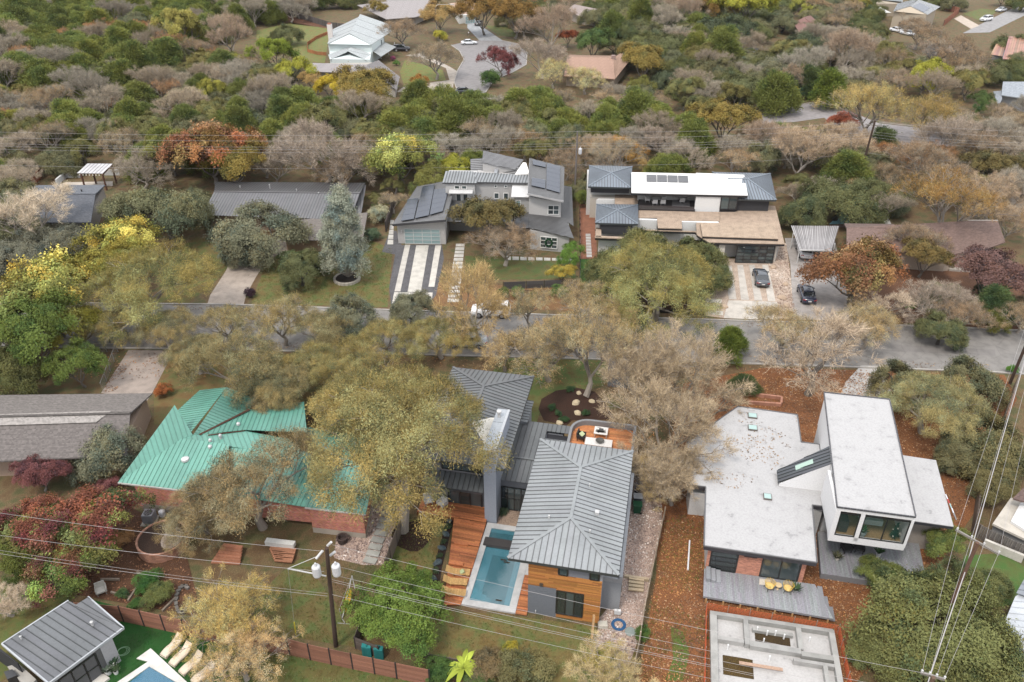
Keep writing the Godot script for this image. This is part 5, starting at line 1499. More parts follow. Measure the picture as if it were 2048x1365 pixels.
# ---------------------------------------------------------------- the grey house with solar panels
func house_solar() -> void:
	var h := thing("solar_house", "grey two-storey contemporary house with solar panels on dark seam roofs", "house", V3(-4,0,-108), -2.5, "", true)
	var wall := Color(.42,.415,.41)
	var rc := Color(.15,.15,.155)
	seam_w = 0.17
	var gq := [V3(-12.6,0,1.5), V3(-5.6,0,1.5), V3(-5.6,0,-10), V3(-11.2,0,-11)]
	block(h, "garage_wall", M.plain, wall, [V3(-12.6,3.2,1.5), V3(-5.6,3.9,1.5), V3(-5.6,3.9,-11), V3(-11.3,3.2,-11)], 0.0)
	var gr := group_part(h, "garage_roof")
	seam_roof(gr, M.metal, rc * 1.6, [V3(-13.1,3.35,2.3), V3(-5.4,4.2,2.3), V3(-5.4,4.2,-6.4), V3(-11.6,3.45,-12.4)], 0.42, V3(-1,0,0), 0.3)
	seam_roof(gr, M.metal, rc * 1.6, [V3(-11.6,3.45,-12.4), V3(-5.4,4.2,-6.4), V3(-6.6,4.15,-13.4)], 0.42, V3(-1,0,0), 0.3)
	var st := S(Color(.05,.05,.055))
	bar(st, V3(-13.1,3.2,2.32), V3(-5.4,4.05,2.32), 0.06, 0.26)
	bar(st, V3(-5.38,4.05,2.3), V3(-5.38,4.05,-6.4), 0.06, 0.26)
	put(st, "fascia", M.metal, gr)
	window(h, V3(-11.6,.05,1.5), V3(-6.4,.05,1.5), 2.3, 4, 4, V3(0,0,1), Color(.5,.52,.52), 0.09, "garage_door", M.frosted)
	for x in [-12.1, -5.95]:
		boxp(h, "wall_light", M.metal, Color(.6,.6,.6), V3(x, 1.7, 1.5), V3(x + 0.12, 2.1, 1.62))
	solar(h, V3(-12.25,3.62,-6.5), V3(-10.55,3.81,-6.5), V3(-10.05,3.87,1.6), V3(-11.9,3.66,1.9), 1, 4)
	solar(h, V3(-10.6,3.83,-11.2), V3(-8.7,4.02,-11.8), V3(-8,4.1,.7), V3(-9.95,3.88,1.4), 1, 6)
	solar(h, V3(-8.55,4.04,-9.6), V3(-6.2,4.28,-9.6), V3(-6.1,4.3,-.4), V3(-7.9,4.11,.6), 1, 5)
	block(h, "wall", M.plain, wall * 1.1, [V3(-6.5,6,-7.6), V3(-2,6,-7.6), V3(-2,6,-13), V3(-6.5,6,-13)], 0.0)
	block(h, "wall", M.plain, wall, [V3(-2,5.9,-8.3), V3(6.2,5.9,-8.3), V3(6.2,5.9,-14), V3(-2,5.9,-14)], 0.0)
	var mr := group_part(h, "middle_roof")
	seam_roof(mr, M.metal, Color(.24,.255,.265), [V3(-6.9,6.25,-11.9), V3(-2.6,6.25,-11.9), V3(-1.6,6.05,-7.4), V3(-6.9,6.05,-7.4)], 0.45)
	seam_roof(mr, M.metal, Color(.24,.255,.265), [V3(-2.6,6.2,-11.7), V3(6.2,6.2,-10.8), V3(6.2,6,-8), V3(-1.9,6,-8)], 0.45)
	st = S(Color(.06,.06,.065))
	bar(st, V3(-6.9,5.98,-7.38), V3(-1.6,5.98,-7.38), 0.06, 0.2)
	bar(st, V3(-1.6,5.93,-7.98), V3(6.2,5.93,-7.98), 0.06, 0.2)
	put(st, "fascia", M.metal, mr)
	var rr := group_part(h, "rear_roof")
	seam_roof(rr, M.metal, rc * 1.7, [V3(-1.35,7.9,-17), V3(5.2,6.9,-15.8), V3(4,6.6,-12.2), V3(-1.25,7.5,-12.9)], 0.42, V3(1,0,0), 0.3)
	seam_roof(rr, M.metal, rc * 1.5, [V3(-3.4,6.7,-16.3), V3(-1.3,6.9,-16.3), V3(1.2,6.5,-14.5), V3(.9,6.1,-11.5), V3(-3.1,6.2,-12)], 0.42, V3(1,0,0), 0.3)
	seam_roof(rr, M.metal, rc * 1.5, [V3(1.1,6.55,-14.2), V3(4.3,6.7,-13), V3(6.2,6.3,-11.5), V3(1,6.15,-11.6)], 0.42, V3(1,0,0), 0.3)
	block(rr, "gable_wall", M.plain, wall, [V3(-1.25,7.7,-16.8), V3(4.8,6.7,-15.6), V3(3.9,6.5,-12.6), V3(-1.15,7.3,-13)], 5.5)
	block(rr, "valley_cap", M.metal, Color(.3,.31,.33), [V3(.8,6.62,-14.2), V3(1.3,6.62,-14.2), V3(1.2,6.3,-11.2), V3(.7,6.3,-11.2)], 6.0)
	block(rr, "white_cricket", M.membrane, Color(.75,.74,.72), [V3(5.1,6.9,-14.6), V3(5.6,6.9,-14.5), V3(6.25,6.45,-10.9), V3(4,6.35,-10.7)], 5.8)
	block(h, "wall", M.plain, wall * 1.15, [V3(6.4,6,-2.4), V3(11.1,5.3,-2.4), V3(11.1,5.3,-15.6), V3(6.4,6,-16)], 0.0)
	block(h, "wall", M.plain, wall * 0.9, [V3(4.1,5.3,-4.4), V3(6.4,5.3,-4.4), V3(6.4,5.3,-9), V3(4.1,5.3,-9)], 0.0)
	var tr := group_part(h, "right_roof")
	seam_roof(tr, M.metal, rc * 1.6, [V3(6.1,6.9,-16.6), V3(11.7,6.1,-15), V3(11.4,6.1,-.9), V3(6.2,6.9,-1.6)], 0.42, V3(1,0,0), 0.3)
	st = S(Color(.45,.45,.46))
	bar(st, V3(6.2,6.75,-1.58), V3(11.4,5.95,-.88), 0.06, 0.26)
	bar(st, V3(6.1,6.75,-16.6), V3(6.2,6.75,-1.6), 0.06, 0.26)
	put(st, "fascia", M.metal, tr)
	solar(h, V3(6.6,6.93,-15.7), V3(8.7,6.63,-15), V3(8.75,6.63,-13), V3(6.65,6.93,-13.4), 1, 1)
	solar(h, V3(8.85,6.61,-15), V3(11,6.31,-14.4), V3(10.9,6.32,-3.2), V3(8.85,6.61,-3.9), 1, 6)
	solar(h, V3(6.65,6.93,-7.6), V3(8.75,6.63,-7.6), V3(8.75,6.63,-4), V3(6.65,6.93,-4.4), 1, 2)
	var ar := group_part(h, "awning")
	block(ar, "awning_roof", M.metal, Color(.6,.6,.6), [V3(3.7,5.55,-8.2), V3(6.3,5.55,-8.2), V3(6.3,5.35,-4), V3(3.7,5.35,-4)], 5.25)
	ar = group_part(h, "awning")
	block(ar, "awning_roof", M.metal, Color(.55,.55,.55), [V3(-5.9,4.95,-7.5), V3(-2.3,4.95,-7.5), V3(-2.3,4.7,-6.7), V3(-5.9,4.7,-6.7)], 4.55)
	var wf := Color(.75,.75,.74)
	for q in [[-5.1, 5.05, 0.75, 0.5, -7.6], [-4.0, 5.05, 0.75, 0.5, -7.6], [-4.9, 3.1, 0.75, 1.15, -7.6], [-3.85, 3.1, 0.75, 1.15, -7.6], [0.95, 5.1, 0.38, 0.38, -8.3], [2.5, 5.1, 0.38, 0.38, -8.3], [2.35, 3.2, 0.72, 1.0, -8.3], [0.9, 3.3, 0.72, 0.9, -8.3]]:
		window(h, V3(q[0], q[1], q[4]), V3(q[0] + q[2], q[1], q[4]), q[3], 1, 1, V3(0,0,1), wf, 0.08)
	window(h, V3(9.2,3.35,-2.4), V3(10.8,3.35,-2.4), 1.4, 2, 2, V3(0,0,1), wf, 0.1)
	window(h, V3(4.4,2.7,-4.4), V3(5.1,2.7,-4.4), 1.9, 1, 1, V3(0,0,1), wf, 0.1, "window", M.frosted)
	var lr := group_part(h, "lower_roof")
	seam_roof(lr, M.metal, rc, [V3(6.35,3.3,-2.9), V3(11.9,2.75,-2.3), V3(12.9,2.6,4.3), V3(6.45,3.2,2.4)], 0.42, V3(1,0,0), 0.4)
	seam_roof(lr, M.metal, rc, [V3(11.2,2.8,-15.6), V3(13,2.6,-15.4), V3(12.95,2.6,0), V3(11.2,2.8,-2.3)], 0.42, V3(1,0,0), 0.4)
	seam_roof(lr, M.metal, rc * 0.9, [V3(4.1,3.1,-3.2), V3(6.33,3.3,-3.2), V3(6.43,3.2,2.4), V3(4.6,3,2.4)], 0.42, V3(-1,0,0), 0.4)
	seam_roof(lr, M.metal, rc * 0.8, [V3(-6,3.2,-7.3), V3(4.05,3.2,-8.2), V3(4.05,2.7,-.5), V3(-6,2.7,-.5)], 0.42, V3(1,0,0), 0.5)
	block(h, "wall", M.plain, wall * 0.95, [V3(6.7,3,2.6), V3(12.3,2.5,3.6), V3(12.3,2.5,-15), V3(6.7,3,-3)], 0.0)
	block(h, "wall", M.plain, wall * 0.6, [V3(-5.6,2.6,-3.5), V3(6.7,2.6,-2.5), V3(6.7,2.6,-8), V3(-5.6,2.6,-8)], 0.0)
	window(h, V3(8.2,.5,2.95), V3(10.6,.5,3.35), 1.7, 3, 3, V3(0,0,1), wf, 0.1)
	st = S(Color(.02,.06,.03))
	for k in 14:
		var a := TAU * k / 14
		bar(st, V3(9.4 + cos(a) * 0.5, 1.4 + sin(a) * 0.5, 3.32), V3(9.4 + cos(a + 0.6) * 0.5, 1.4 + sin(a + 0.6) * 0.5, 3.32), 0.16, 0.22)
	put(st, "wreath", M.leaf, h)
	window(h, V3(.5,.1,-2.9), V3(2.2,.1,-2.8), 2.1, 2, 1, V3(0,0,1), Color(.7,.7,.7), 0.1, "front_door")
	seam_w = 0.05
	var f := thing("slatted_fence", "dark slatted front fence between the solar house's garden and the verge", "fence", V3(3.91,0,-93.72))
	fence(f, [V3(-1.15,0,-92.8), V3(1.89,0,-93.06), V3(8.97,0,-93.64)], 1.1, M.wood, Color(.09,.085,.085), 2.4, 0.16, true)
	f = thing("wire_fence", "tall black side fence between the solar house and the brick path", "fence", V3(9.88,0,-106.36))
	fence(f, [V3(8.97,0,-93.64), V3(9.61,0,-102.01), V3(10.72,0,-118.06)], 1.3, M.metal, Color(.02,.02,.022), 2.4, 0.3, true, Color(.02,.02,.02), 0.24)
	f = thing("corten_edge", "low rusty steel edge in front of the slatted fence", "edging", V3(2.14,0,-92.44))
	for k in 4:
		var st2 := S(Color(.09,.035,.025))
		bar(st2, V3(-1.14,0,-91.89).lerp(V3(5.92,0,-91.97), k / 4.0) + V3(0,.2,0), V3(-1.14,0,-91.89).lerp(V3(5.92,0,-91.97), (k + 0.99) / 4.0) + V3(0,.2,0), 0.05, 0.4)
		put(st2, "panel", M.metal, f)
	f = thing("board_fence", "weathered board fence beside the solar house's garage", "fence", V3(-19.2,0,-120.2))
	fence(f, [V3(-19.13,0,-131.3), V3(-18.9,0,-122.97), V3(-19.03,0,-111.01)], 1.7, M.wood, Color(.13,.11,.1), 2.4, 0.15, false)

func solar(h: Node3D, a: Vector3, b: Vector3, c: Vector3, d: Vector3, nx: int, nz: int) -> void:
	var upv := V3(0,.1,0)
	for i in nx:
		for j in nz:
			var q := []
			for k in [[0, 0], [1, 0], [1, 1], [0, 1]]:
				var u: float = (i + 0.012 + k[0] * 0.976) / nx
				var v: float = (j + 0.012 + k[1] * 0.976) / nz
				q.append(a.lerp(b, u).lerp(d.lerp(c, u), v) + upv)
			var st := S(Color(.035,.042,.062))
			slab(st, q, 0.05)
			st.set_color(Color(.3,.31,.33))
			put(st, "solar_panel", M.solar, h)

# ---------------------------------------------------------------- white and tan flat-roofed house
func house_flat_tan() -> void:
	var h := thing("terrace_house", "white and tan flat-roofed house with dark hip roofs and a roof terrace", "house", V3(25.34,0,-106.63))
	var tan := Color(.42,.345,.275)
	var white := Color(.68,.68,.675)
	var black := Color(.018,.018,.02)
	var slate := Color(.115,.135,.16)
	seam_w = 0.09
	var lowr := group_part(h, "gravel_roof")
	for q in [[V3(18.75,3.4,-111.35), V3(30.83,3.4,-110.72), V3(30.01,3.4,-107.41), V3(24.62,3.4,-107.64), V3(24.16,3.4,-104.7), V3(20.74,3.4,-104.92), V3(21.19,3.4,-108.57), V3(18.38,3.4,-108.57)], [V3(30.88,3.2,-111.43), V3(33.5,3.2,-111.43), V3(34.35,3.2,-114.17), V3(39.86,3.2,-113.51), V3(37.39,3.2,-100.02), V3(27.12,3.2,-100.55), V3(25.94,3.2,-103.09), V3(26.61,3.2,-107.09), V3(30.03,3.2,-107.55)], [V3(16.09,3.5,-118.49), V3(19.76,3.5,-118.22), V3(18.96,3.5,-112.93), V3(15.54,3.5,-113.44)]]:
		var st := S(tan)
		slab(st, q, 0.1)
		put(st, "gravel", M.gravel, lowr)
		st = S(black)
		slab(st, up(q, -0.11), 0.25)
		put(st, "fascia", M.metal, lowr)
	var rq := [V3(27.04,3.55,-106.38), V3(37.77,3.55,-106.38), V3(36.69,3.55,-100.92), V3(26.44,3.55,-101.77)]
	var st := S(tan * 1.05)
	slab(st, rq, 0.08)
	put(st, "gravel", M.gravel, lowr)
	st = S(black)
	slab(st, up(rq, -0.09), 0.24)
	put(st, "fascia", M.metal, lowr)
	block(h, "wall", M.plain, white * 0.9, [V3(19.02,3.05,-108.92), V3(29.91,3.05,-107.99), V3(30.73,3.05,-111.79), V3(19.49,3.05,-112.28)], 0.0)
	block(h, "wall", M.plain, white * 0.8, [V3(21.04,3.04,-106.18), V3(24.32,3.04,-105.96), V3(25.02,3.04,-109.89), V3(21.62,3.04,-109.89)], 0.0)
	block(h, "garage_wall", M.plain, white * 0.75, [V3(28.08,2.8,-102.76), V3(37.49,2.8,-102.34), V3(39.66,2.8,-113.38), V3(31.26,2.8,-111.41)], 0.0)
	for q in [[1165, 1215], [1565, 1625]]:
		block(h, "pillar", M.plain, Color(.62,.58,.52), [V3(28.66,2.75,-100.85), V3(29.53,2.75,-100.77), V3(29.89,2.75,-102.87), V3(29.03,2.75,-102.87)] if q[0] < 1300 else [V3(35.75,2.75,-100.85), V3(36.79,2.75,-100.77), V3(37.27,2.75,-102.87), V3(36.23,2.75,-102.87)], 0.0)
		var p: Vector3 = V3(29.22,2.2,-101.03) if q[0] < 1300 else V3(36.3,2,-100.79)
		st = S(black)
		obox(st, Transform3D(Basis(), p + V3(0,0,.08)), V3(.22,.4,.14))
		put(st, "wall_light", M.metal, h)
	var g0 := V3(30.88,0,-100.84)
	var g1 := V3(35.66,0,-100.12)
	window(h, V3(31.2,.05,-100.7), V3(36.3,.05,-100.45), 2.6, 5, 5, V3(0,0,1), black, 0.09, "garage_door")
	block(h, "parapet", M.plain, white, [V3(18.49,3.3,-108.57), V3(21.16,3.3,-108.34), V3(21.13,3.3,-107.87), V3(18.42,3.3,-108.1)], 0.5)
	block(h, "parapet", M.plain, white, [V3(24.65,3.3,-107.78), V3(29.93,3.3,-107.41), V3(29.83,3.3,-106.95), V3(24.57,3.3,-107.32)], 0.5)
	window(h, V3(25.39,1.6,-107.6), V3(26.81,1.6,-107.47), 1.3, 2, 1, V3(0,0,1), black, 0.08)
	var be := group_part(h, "court_beams")
	for q in [[V3(11.88,3,-105.6), V3(26.15,3,-104.49), 0.25], [V3(11.63,3,-102.76), V3(20.56,3,-101.91), 0.6], [V3(12.38,3,-105.73), V3(12.09,3,-102.54), 0.8], [V3(17.04,3,-105.38), V3(16.65,3,-102.33), 0.3], [V3(26.15,3,-104.49), V3(27.34,3,-101.07), 0.4]]:
		st = S(tan)
		bar(st, q[0], q[1], q[2], 0.12)
		put(st, "beam", M.gravel, be)
		st = S(black)
		bar(st, q[0] + V3(0,-.2,0), q[1] + V3(0,-.2,0), q[2] - 0.02, 0.26)
		put(st, "fascia", M.metal, be)
	block(h, "court_wall", M.plain, white * 0.8, [V3(12.24,2.4,-103.21), V3(17.16,2.4,-102.86), V3(17.26,2.4,-103.64), V3(12.31,2.4,-103.98)], 0.0)
	var te := group_part(h, "terrace")
	boards(te, "terrace_boards", M.wood, Color(.07,.06,.058), [V3(19.84,3.6,-118.13), V3(28.64,3.6,-117.59), V3(27.08,3.6,-110.87), V3(18.87,3.6,-111.36)], 0.16, V3(1,0,0), 0.2)
	block(te, "terrace_rim", M.metal, black, [V3(18.82,3.56,-111.36), V3(27.14,3.56,-110.77), V3(28.66,3.56,-117.69), V3(19.86,3.56,-118.23)], 3.2)
	block(h, "upper_wall", M.plain, white, [V3(27.16,5.7,-111.36), V3(30.84,5.7,-111.16), V3(32.26,5.7,-117.56), V3(28.42,5.7,-117.78)], 3.2)
	block(h, "upper_wall", M.plain, black * 1.5, [V3(30.87,5.68,-111.21), V3(33.27,5.68,-111.21), V3(34.61,5.68,-117.61), V3(32.3,5.68,-117.61)], 3.2)
	var a := V3(30.86,5.7,-111.16)
	var b := V3(33.23,5.7,-111.06)
	window(h, V3(a.x, 3.7, a.z + 0.03), V3(b.x, 3.7, b.z + 0.03), 1.95, 2, 1, V3(0,0,1), black, 0.12)
	block(h, "upper_wall", M.plain, white * 0.6, [V3(19.17,5.6,-115.12), V3(27.83,5.6,-114.7), V3(28.65,5.6,-118.93), V3(19.68,5.6,-118.93)], 0.0)
	window(h, V3(20.2,3.7,-115.35), V3(27.6,3.7,-114.9), 1.9, 5, 1, V3(0,0,1), black, 0.1, "sliding_door")
	var ur := group_part(h, "white_roof")
	var wq := [V3(18.74,6,-120.39), V3(36.15,6,-119.26), V3(34.58,6,-110.75), V3(17.65,6,-111.76)]
	st = S(white * 1.02)
	slab(st, wq, 0.08)
	put(st, "membrane", M.plain, ur)
	st = S(black)
	slab(st, up(wq, -0.09), 0.3)
	put(st, "fascia", M.metal, ur)
	st = S(white * 1.02)
	slab(st, [V3(28.7,6.2,-119.56), V3(35.78,6.2,-118.72), V3(34.17,6.2,-113.31), V3(27.9,6.2,-113.67)], 0.2)
	put(st, "raised_deck", M.plain, ur)
	for k in 4:
		st = S(Color(.03,.03,.033))
		var a2 := k / 4.0
		var b2 := (k + 0.94) / 4.0
		slab(st, [V3(20.91,6.08,-119.15).lerp(V3(27.34,6.08,-118.59), a2), V3(20.91,6.08,-119.15).lerp(V3(27.34,6.08,-118.59), b2), V3(20.5,6.08,-116.17).lerp(V3(26.9,6.08,-115.74), b2), V3(20.5,6.08,-116.17).lerp(V3(26.9,6.08,-115.74), a2)], 0.06)
		put(st, "skylight", M.glass, ur)
	hip_roof(h, M.metal, slate * 1.5, [V3(12.47,5.6,-124.62), V3(19.39,5.6,-124.14), V3(17.97,5.6,-114.81), V3(11.52,5.6,-115.34)], V3(15.36,6.5,-118.74), V3(15.36,6.5,-118.74) + V3(.01,0,.01), 0.42)
	block(h, "tower_wall", M.plain, black * 2, [V3(12.06,5.5,-115.92), V3(17.87,5.5,-115.49), V3(18.93,5.5,-123.23), V3(12.7,5.5,-123.52)], 4.4)
	block(h, "tower_wall", M.plain, white * 0.85, [V3(11.66,4.4,-117.59), V3(18.47,4.4,-117.26), V3(19.54,4.4,-125.67), V3(12.33,4.4,-125.97)], 0.0)
	hip_roof(h, M.metal, slate * 1.35, [V3(12.58,4.2,-111.78), V3(18.76,4.2,-111.58), V3(17.8,4.2,-104.44), V3(11.8,4.2,-104.89)], V3(15.17,5,-107.62), V3(15.17,5,-107.62) + V3(.01,0,.01), 0.42)
	block(h, "tower_wall", M.plain, black * 2, [V3(12.59,4.1,-105.12), V3(17.08,4.1,-104.67), V3(17.98,4.1,-110.25), V3(13,4.1,-110.5)], 2.4)
	block(h, "tower_wall", M.plain, white * 0.7, [V3(12.33,2.4,-108.32), V3(18.4,2.4,-108.09), V3(19.17,2.4,-113.84), V3(12.85,2.4,-114.09)], 0.0)
	hip_roof(h, M.metal, slate * 1.5, [V3(32,5.2,-122.7), V3(41.13,5.2,-122), V3(38.97,5.2,-110.91), V3(32.22,5.2,-111.26)], V3(33.22,6.2,-117.05), V3(36.12,6.2,-116.89), 0.42, true)
	block(h, "tower_wall", M.plain, black * 2, [V3(31.4,5.1,-111.75), V3(38.17,5.1,-111.5), V3(40.16,5.1,-120.27), V3(32.36,5.1,-120.55)], 3.1)
	seam_w = 0.05
	block(h, "court_box", M.plain, Color(.5,.46,.4), [V3(12.12,3.4,-116.51), V3(15.85,3.4,-116.25), V3(16.05,3.4,-118.1), V3(12.25,3.4,-118.1)], 0.0)
	block(h, "court_box", M.plain, white, [V3(12.95,3.3,-115.71), V3(15.79,3.3,-115.61), V3(16.03,3.3,-117.82), V3(14.43,3.3,-117.82)], 0.0)

# ---------------------------------------------------------------- brown shingle house with the carport
func house_carport() -> void:
	var h := thing("shingle_house", "low brown shingle-roofed house with a blue front door behind bronze trees", "house", V3(57.37,0,-101.78))
	var roof := group_part(h, "roof")
	var c := Color(.2,.135,.115)
	for q in [[[V3(47.11,3.9,-103.88), V3(64.93,4.2,-105.57), V3(59.95,2.7,-97.8), V3(45.76,2.7,-99.35)], 1.0], [[V3(64.93,4.2,-105.57), V3(69.16,4.2,-105.57), V3(68.56,2.8,-101.52), V3(64.74,2.7,-99.35), V3(58.69,2.7,-97.61)], 0.95], [[V3(48.21,3,-107.45), V3(55.32,3,-107.22), V3(54.07,3.9,-103.84), V3(47.09,3.9,-103.84)], 0.8]]:
		var st := S(c * q[1])
		slab(st, q[0], 0.16)
		put(st, "slope", M.shingle, roof)
	var st := S(Color(.4,.36,.32))
	bar(st, V3(64.94,4.25,-105.63), V3(69.18,4.25,-105.63), 0.2, 0.08)
	put(st, "ridge_cap", M.plain, roof)
	block(h, "wall", M.plain, Color(.4,.33,.27), [V3(46.34,2.6,-99.95), V3(59.07,2.6,-98.01), V3(64.2,2.6,-99.56), V3(68.16,2.6,-105.72), V3(48.4,2.6,-105.72)], 0.0)
	var d := V3(62.59,0,-100.8)
	var fd := group_part(h, "front_door")
	st = S(Color(.03,.09,.14))
	obox(st, Transform3D(Basis(), d + V3(0,1.1,0)), V3(1.4,2.1,.08))
	put(st, "door_leaf", M.plain, fd)
	st = S(Color(.65,.62,.58))
	bar(st, d + V3(-.85,0,0), d + V3(-.85,2.3,0), 0.16, 0.16)
	bar(st, d + V3(.85,0,0), d + V3(.85,2.3,0), 0.16, 0.16)
	put(st, "door_frame", M.plain, fd)
	block(h, "porch_step", M.concrete, Color(.4,.37,.33), [V3(60.74,.3,-99.62), V3(63.73,.3,-99.24), V3(62.65,.3,-97.73), V3(59.95,.3,-98.11)], 0.0)
	var cp := thing("carport", "white ribbed-metal carport roof on slim white posts over a white car", "carport", V3(42.92,0,-104.19))
	var q := [V3(40.62,2.6,-107.56), V3(47.59,2.6,-107.47), V3(43.89,2.45,-99.67), V3(39.53,2.45,-99.87)]
	var ro := group_part(cp, "roof")
	for k in 26:
		var a: Vector3 = q[0].lerp(q[1], k / 26.0)
		var b: Vector3 = q[0].lerp(q[1], (k + 1) / 26.0)
		var c2: Vector3 = q[3].lerp(q[2], (k + 1) / 26.0)
		var d2: Vector3 = q[3].lerp(q[2], k / 26.0)
		var rust := rng.randf_range(0.5, 1.0)
		st = S(Color(0.48 * rust, 0.465 * rust, 0.465 * rust))
		slab(st, [a, a.lerp(b, 0.5), d2.lerp(c2, 0.5), d2], 0.05)
		st.set_color(Color(.16,.14,.14))
		slab(st, up([a.lerp(b, 0.5), b, c2, d2.lerp(c2, 0.5)], -0.04), 0.03)
		put(st, "rib_panel", M.metal, ro)
	st = S(Color(.7,.7,.7))
	bar(st, q[3] + V3(0,-.1,.02), q[2] + V3(0,-.1,.02), 0.06, 0.2)
	put(st, "beam", M.metal, ro)
	for p in [V3(40.35,0,-105.43), V3(39.84,0,-100.61), V3(40.23,2.5,-105.09), V3(45.04,0,-101.78)]:
		st = S(Color(.75,.75,.75))
		bar(st, V3(p.x, 0, p.z), V3(p.x, 2.45, p.z), 0.1, 0.1)
		put(st, "post", M.metal, cp)
	var po := thing("back_pool", "light blue pool with a grey cover end behind the brown shingle roof", "swimming pool", V3(53.72,0,-115.74))
	block(po, "basin", M.plain, Color(.35,.66,.74), [V3(48.86,.05,-113.95), V3(51.65,.05,-117.57), V3(58,.05,-117.82), V3(56.83,.05,-114.57), V3(54.71,.05,-114.28)], 0.0)
	block(po, "water", M.water, Color.WHITE, [V3(48.82,.09,-113.86), V3(51.6,.09,-117.48), V3(57.95,.09,-117.72), V3(56.79,.09,-114.48), V3(54.67,.09,-114.19)], 0.07)
	block(po, "cover", M.plain, Color(.45,.44,.42), [V3(57.85,.2,-117.22), V3(58.8,.2,-116.48), V3(58.14,.2,-113.14), V3(56.68,.2,-114.22)], 0.0)
	block(po, "surround", M.concrete, Color(.2,.14,.12), [V3(48.6,.04,-113.74), V3(54.78,.04,-114.21), V3(58.29,.04,-113.41), V3(58.52,.04,-112.81), V3(50,.04,-112.81)], 0.0)

func house_ranch() -> void:
	var h := thing("ranch_house", "long low house with a dark brown standing seam metal roof behind live oaks", "house", V3(-35.51,0,-119.63))
	var roof := group_part(h, "roof")
	seam_w = 0.1
	var c := Color(.088,.086,.09)
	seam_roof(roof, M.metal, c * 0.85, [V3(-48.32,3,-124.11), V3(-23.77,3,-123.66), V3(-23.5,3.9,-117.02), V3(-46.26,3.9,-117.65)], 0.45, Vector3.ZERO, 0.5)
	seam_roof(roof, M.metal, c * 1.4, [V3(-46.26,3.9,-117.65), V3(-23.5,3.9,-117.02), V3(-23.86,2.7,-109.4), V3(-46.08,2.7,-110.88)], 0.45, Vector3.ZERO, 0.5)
	var st := S(c * 1.3)
	bar(st, V3(-46.22,3.94,-117.55), V3(-23.48,3.94,-116.92), 0.3, 0.06)
	put(st, "ridge_cap", M.metal, roof)
	for p in [[V3(-38.09,3.6,-119.47), 0.7], [V3(-42.93,3.6,-119.9), 0.3], [V3(-33.5,3.9,-117.86), 0.25], [V3(-29.89,3.8,-116.86), 0.2]]:
		st = S(Color(.4,.4,.4))
		lathe(st, p[0], [Vector2(0.07, -0.2), Vector2(0.07, p[1]), Vector2(0.13, p[1] + 0.02), Vector2(0, p[1] + 0.12)], 8)
		put(st, "vent_pipe", M.metal, roof)
	st = S(Color(.19,.165,.15))
	slab(st, [V3(-31.19,2.75,-109.28), V3(-21.69,2.75,-112.09), V3(-21.05,2.4,-103.08), V3(-32.67,2.4,-103.08)], 0.15)
	put(st, "shingle_wing", M.shingle, roof)
	seam_roof(roof, M.metal, c * 1.5, [V3(-26.05,3,-122.33), V3(-23.55,3,-122.77), V3(-22.59,2.6,-111.49), V3(-24.98,2.6,-111.49)], 0.45, Vector3.ZERO, 0.5)
	block(h, "wall", M.plain, Color(.33,.24,.18), [V3(-45.86,2.6,-112.44), V3(-24.04,2.6,-110.37), V3(-24.56,2.6,-123.81), V3(-48.18,2.6,-124.71)], 0.0)
	block(h, "wall", M.plain, Color(.33,.22,.15), [V3(-32.27,2.3,-104.3), V3(-21.61,2.3,-104.3), V3(-22.51,2.3,-112.2), V3(-31.49,2.3,-110.32)], 0.0)
	seam_w = 0.05
	var p := thing("stone_planter", "round pale stone planter with dark mulch at the foot of the silvery evergreen", "planter", V3(-22.13,0,-95.26))
	var cen := V3(-22.18,0,-95.55)
	for k in 22:
		var a := TAU * k / 22
		st = S(Color(.5,.46,.4) * rng.randf_range(0.85, 1.1))
		obox(st, Transform3D(Basis(Vector3.UP, -a + PI / 2), cen + V3(cos(a) * 1.65, 0.18, sin(a) * 1.65)), V3(.45,.36,.3))
		put(st, "stone", M.concrete, p)
	st = S(Color(.03,.026,.024))
	slab(st, up(ring_pts(cen, 1.5, 1.5, 20), 0.28), 0.1)
	put(st, "mulch", M.litter, p)

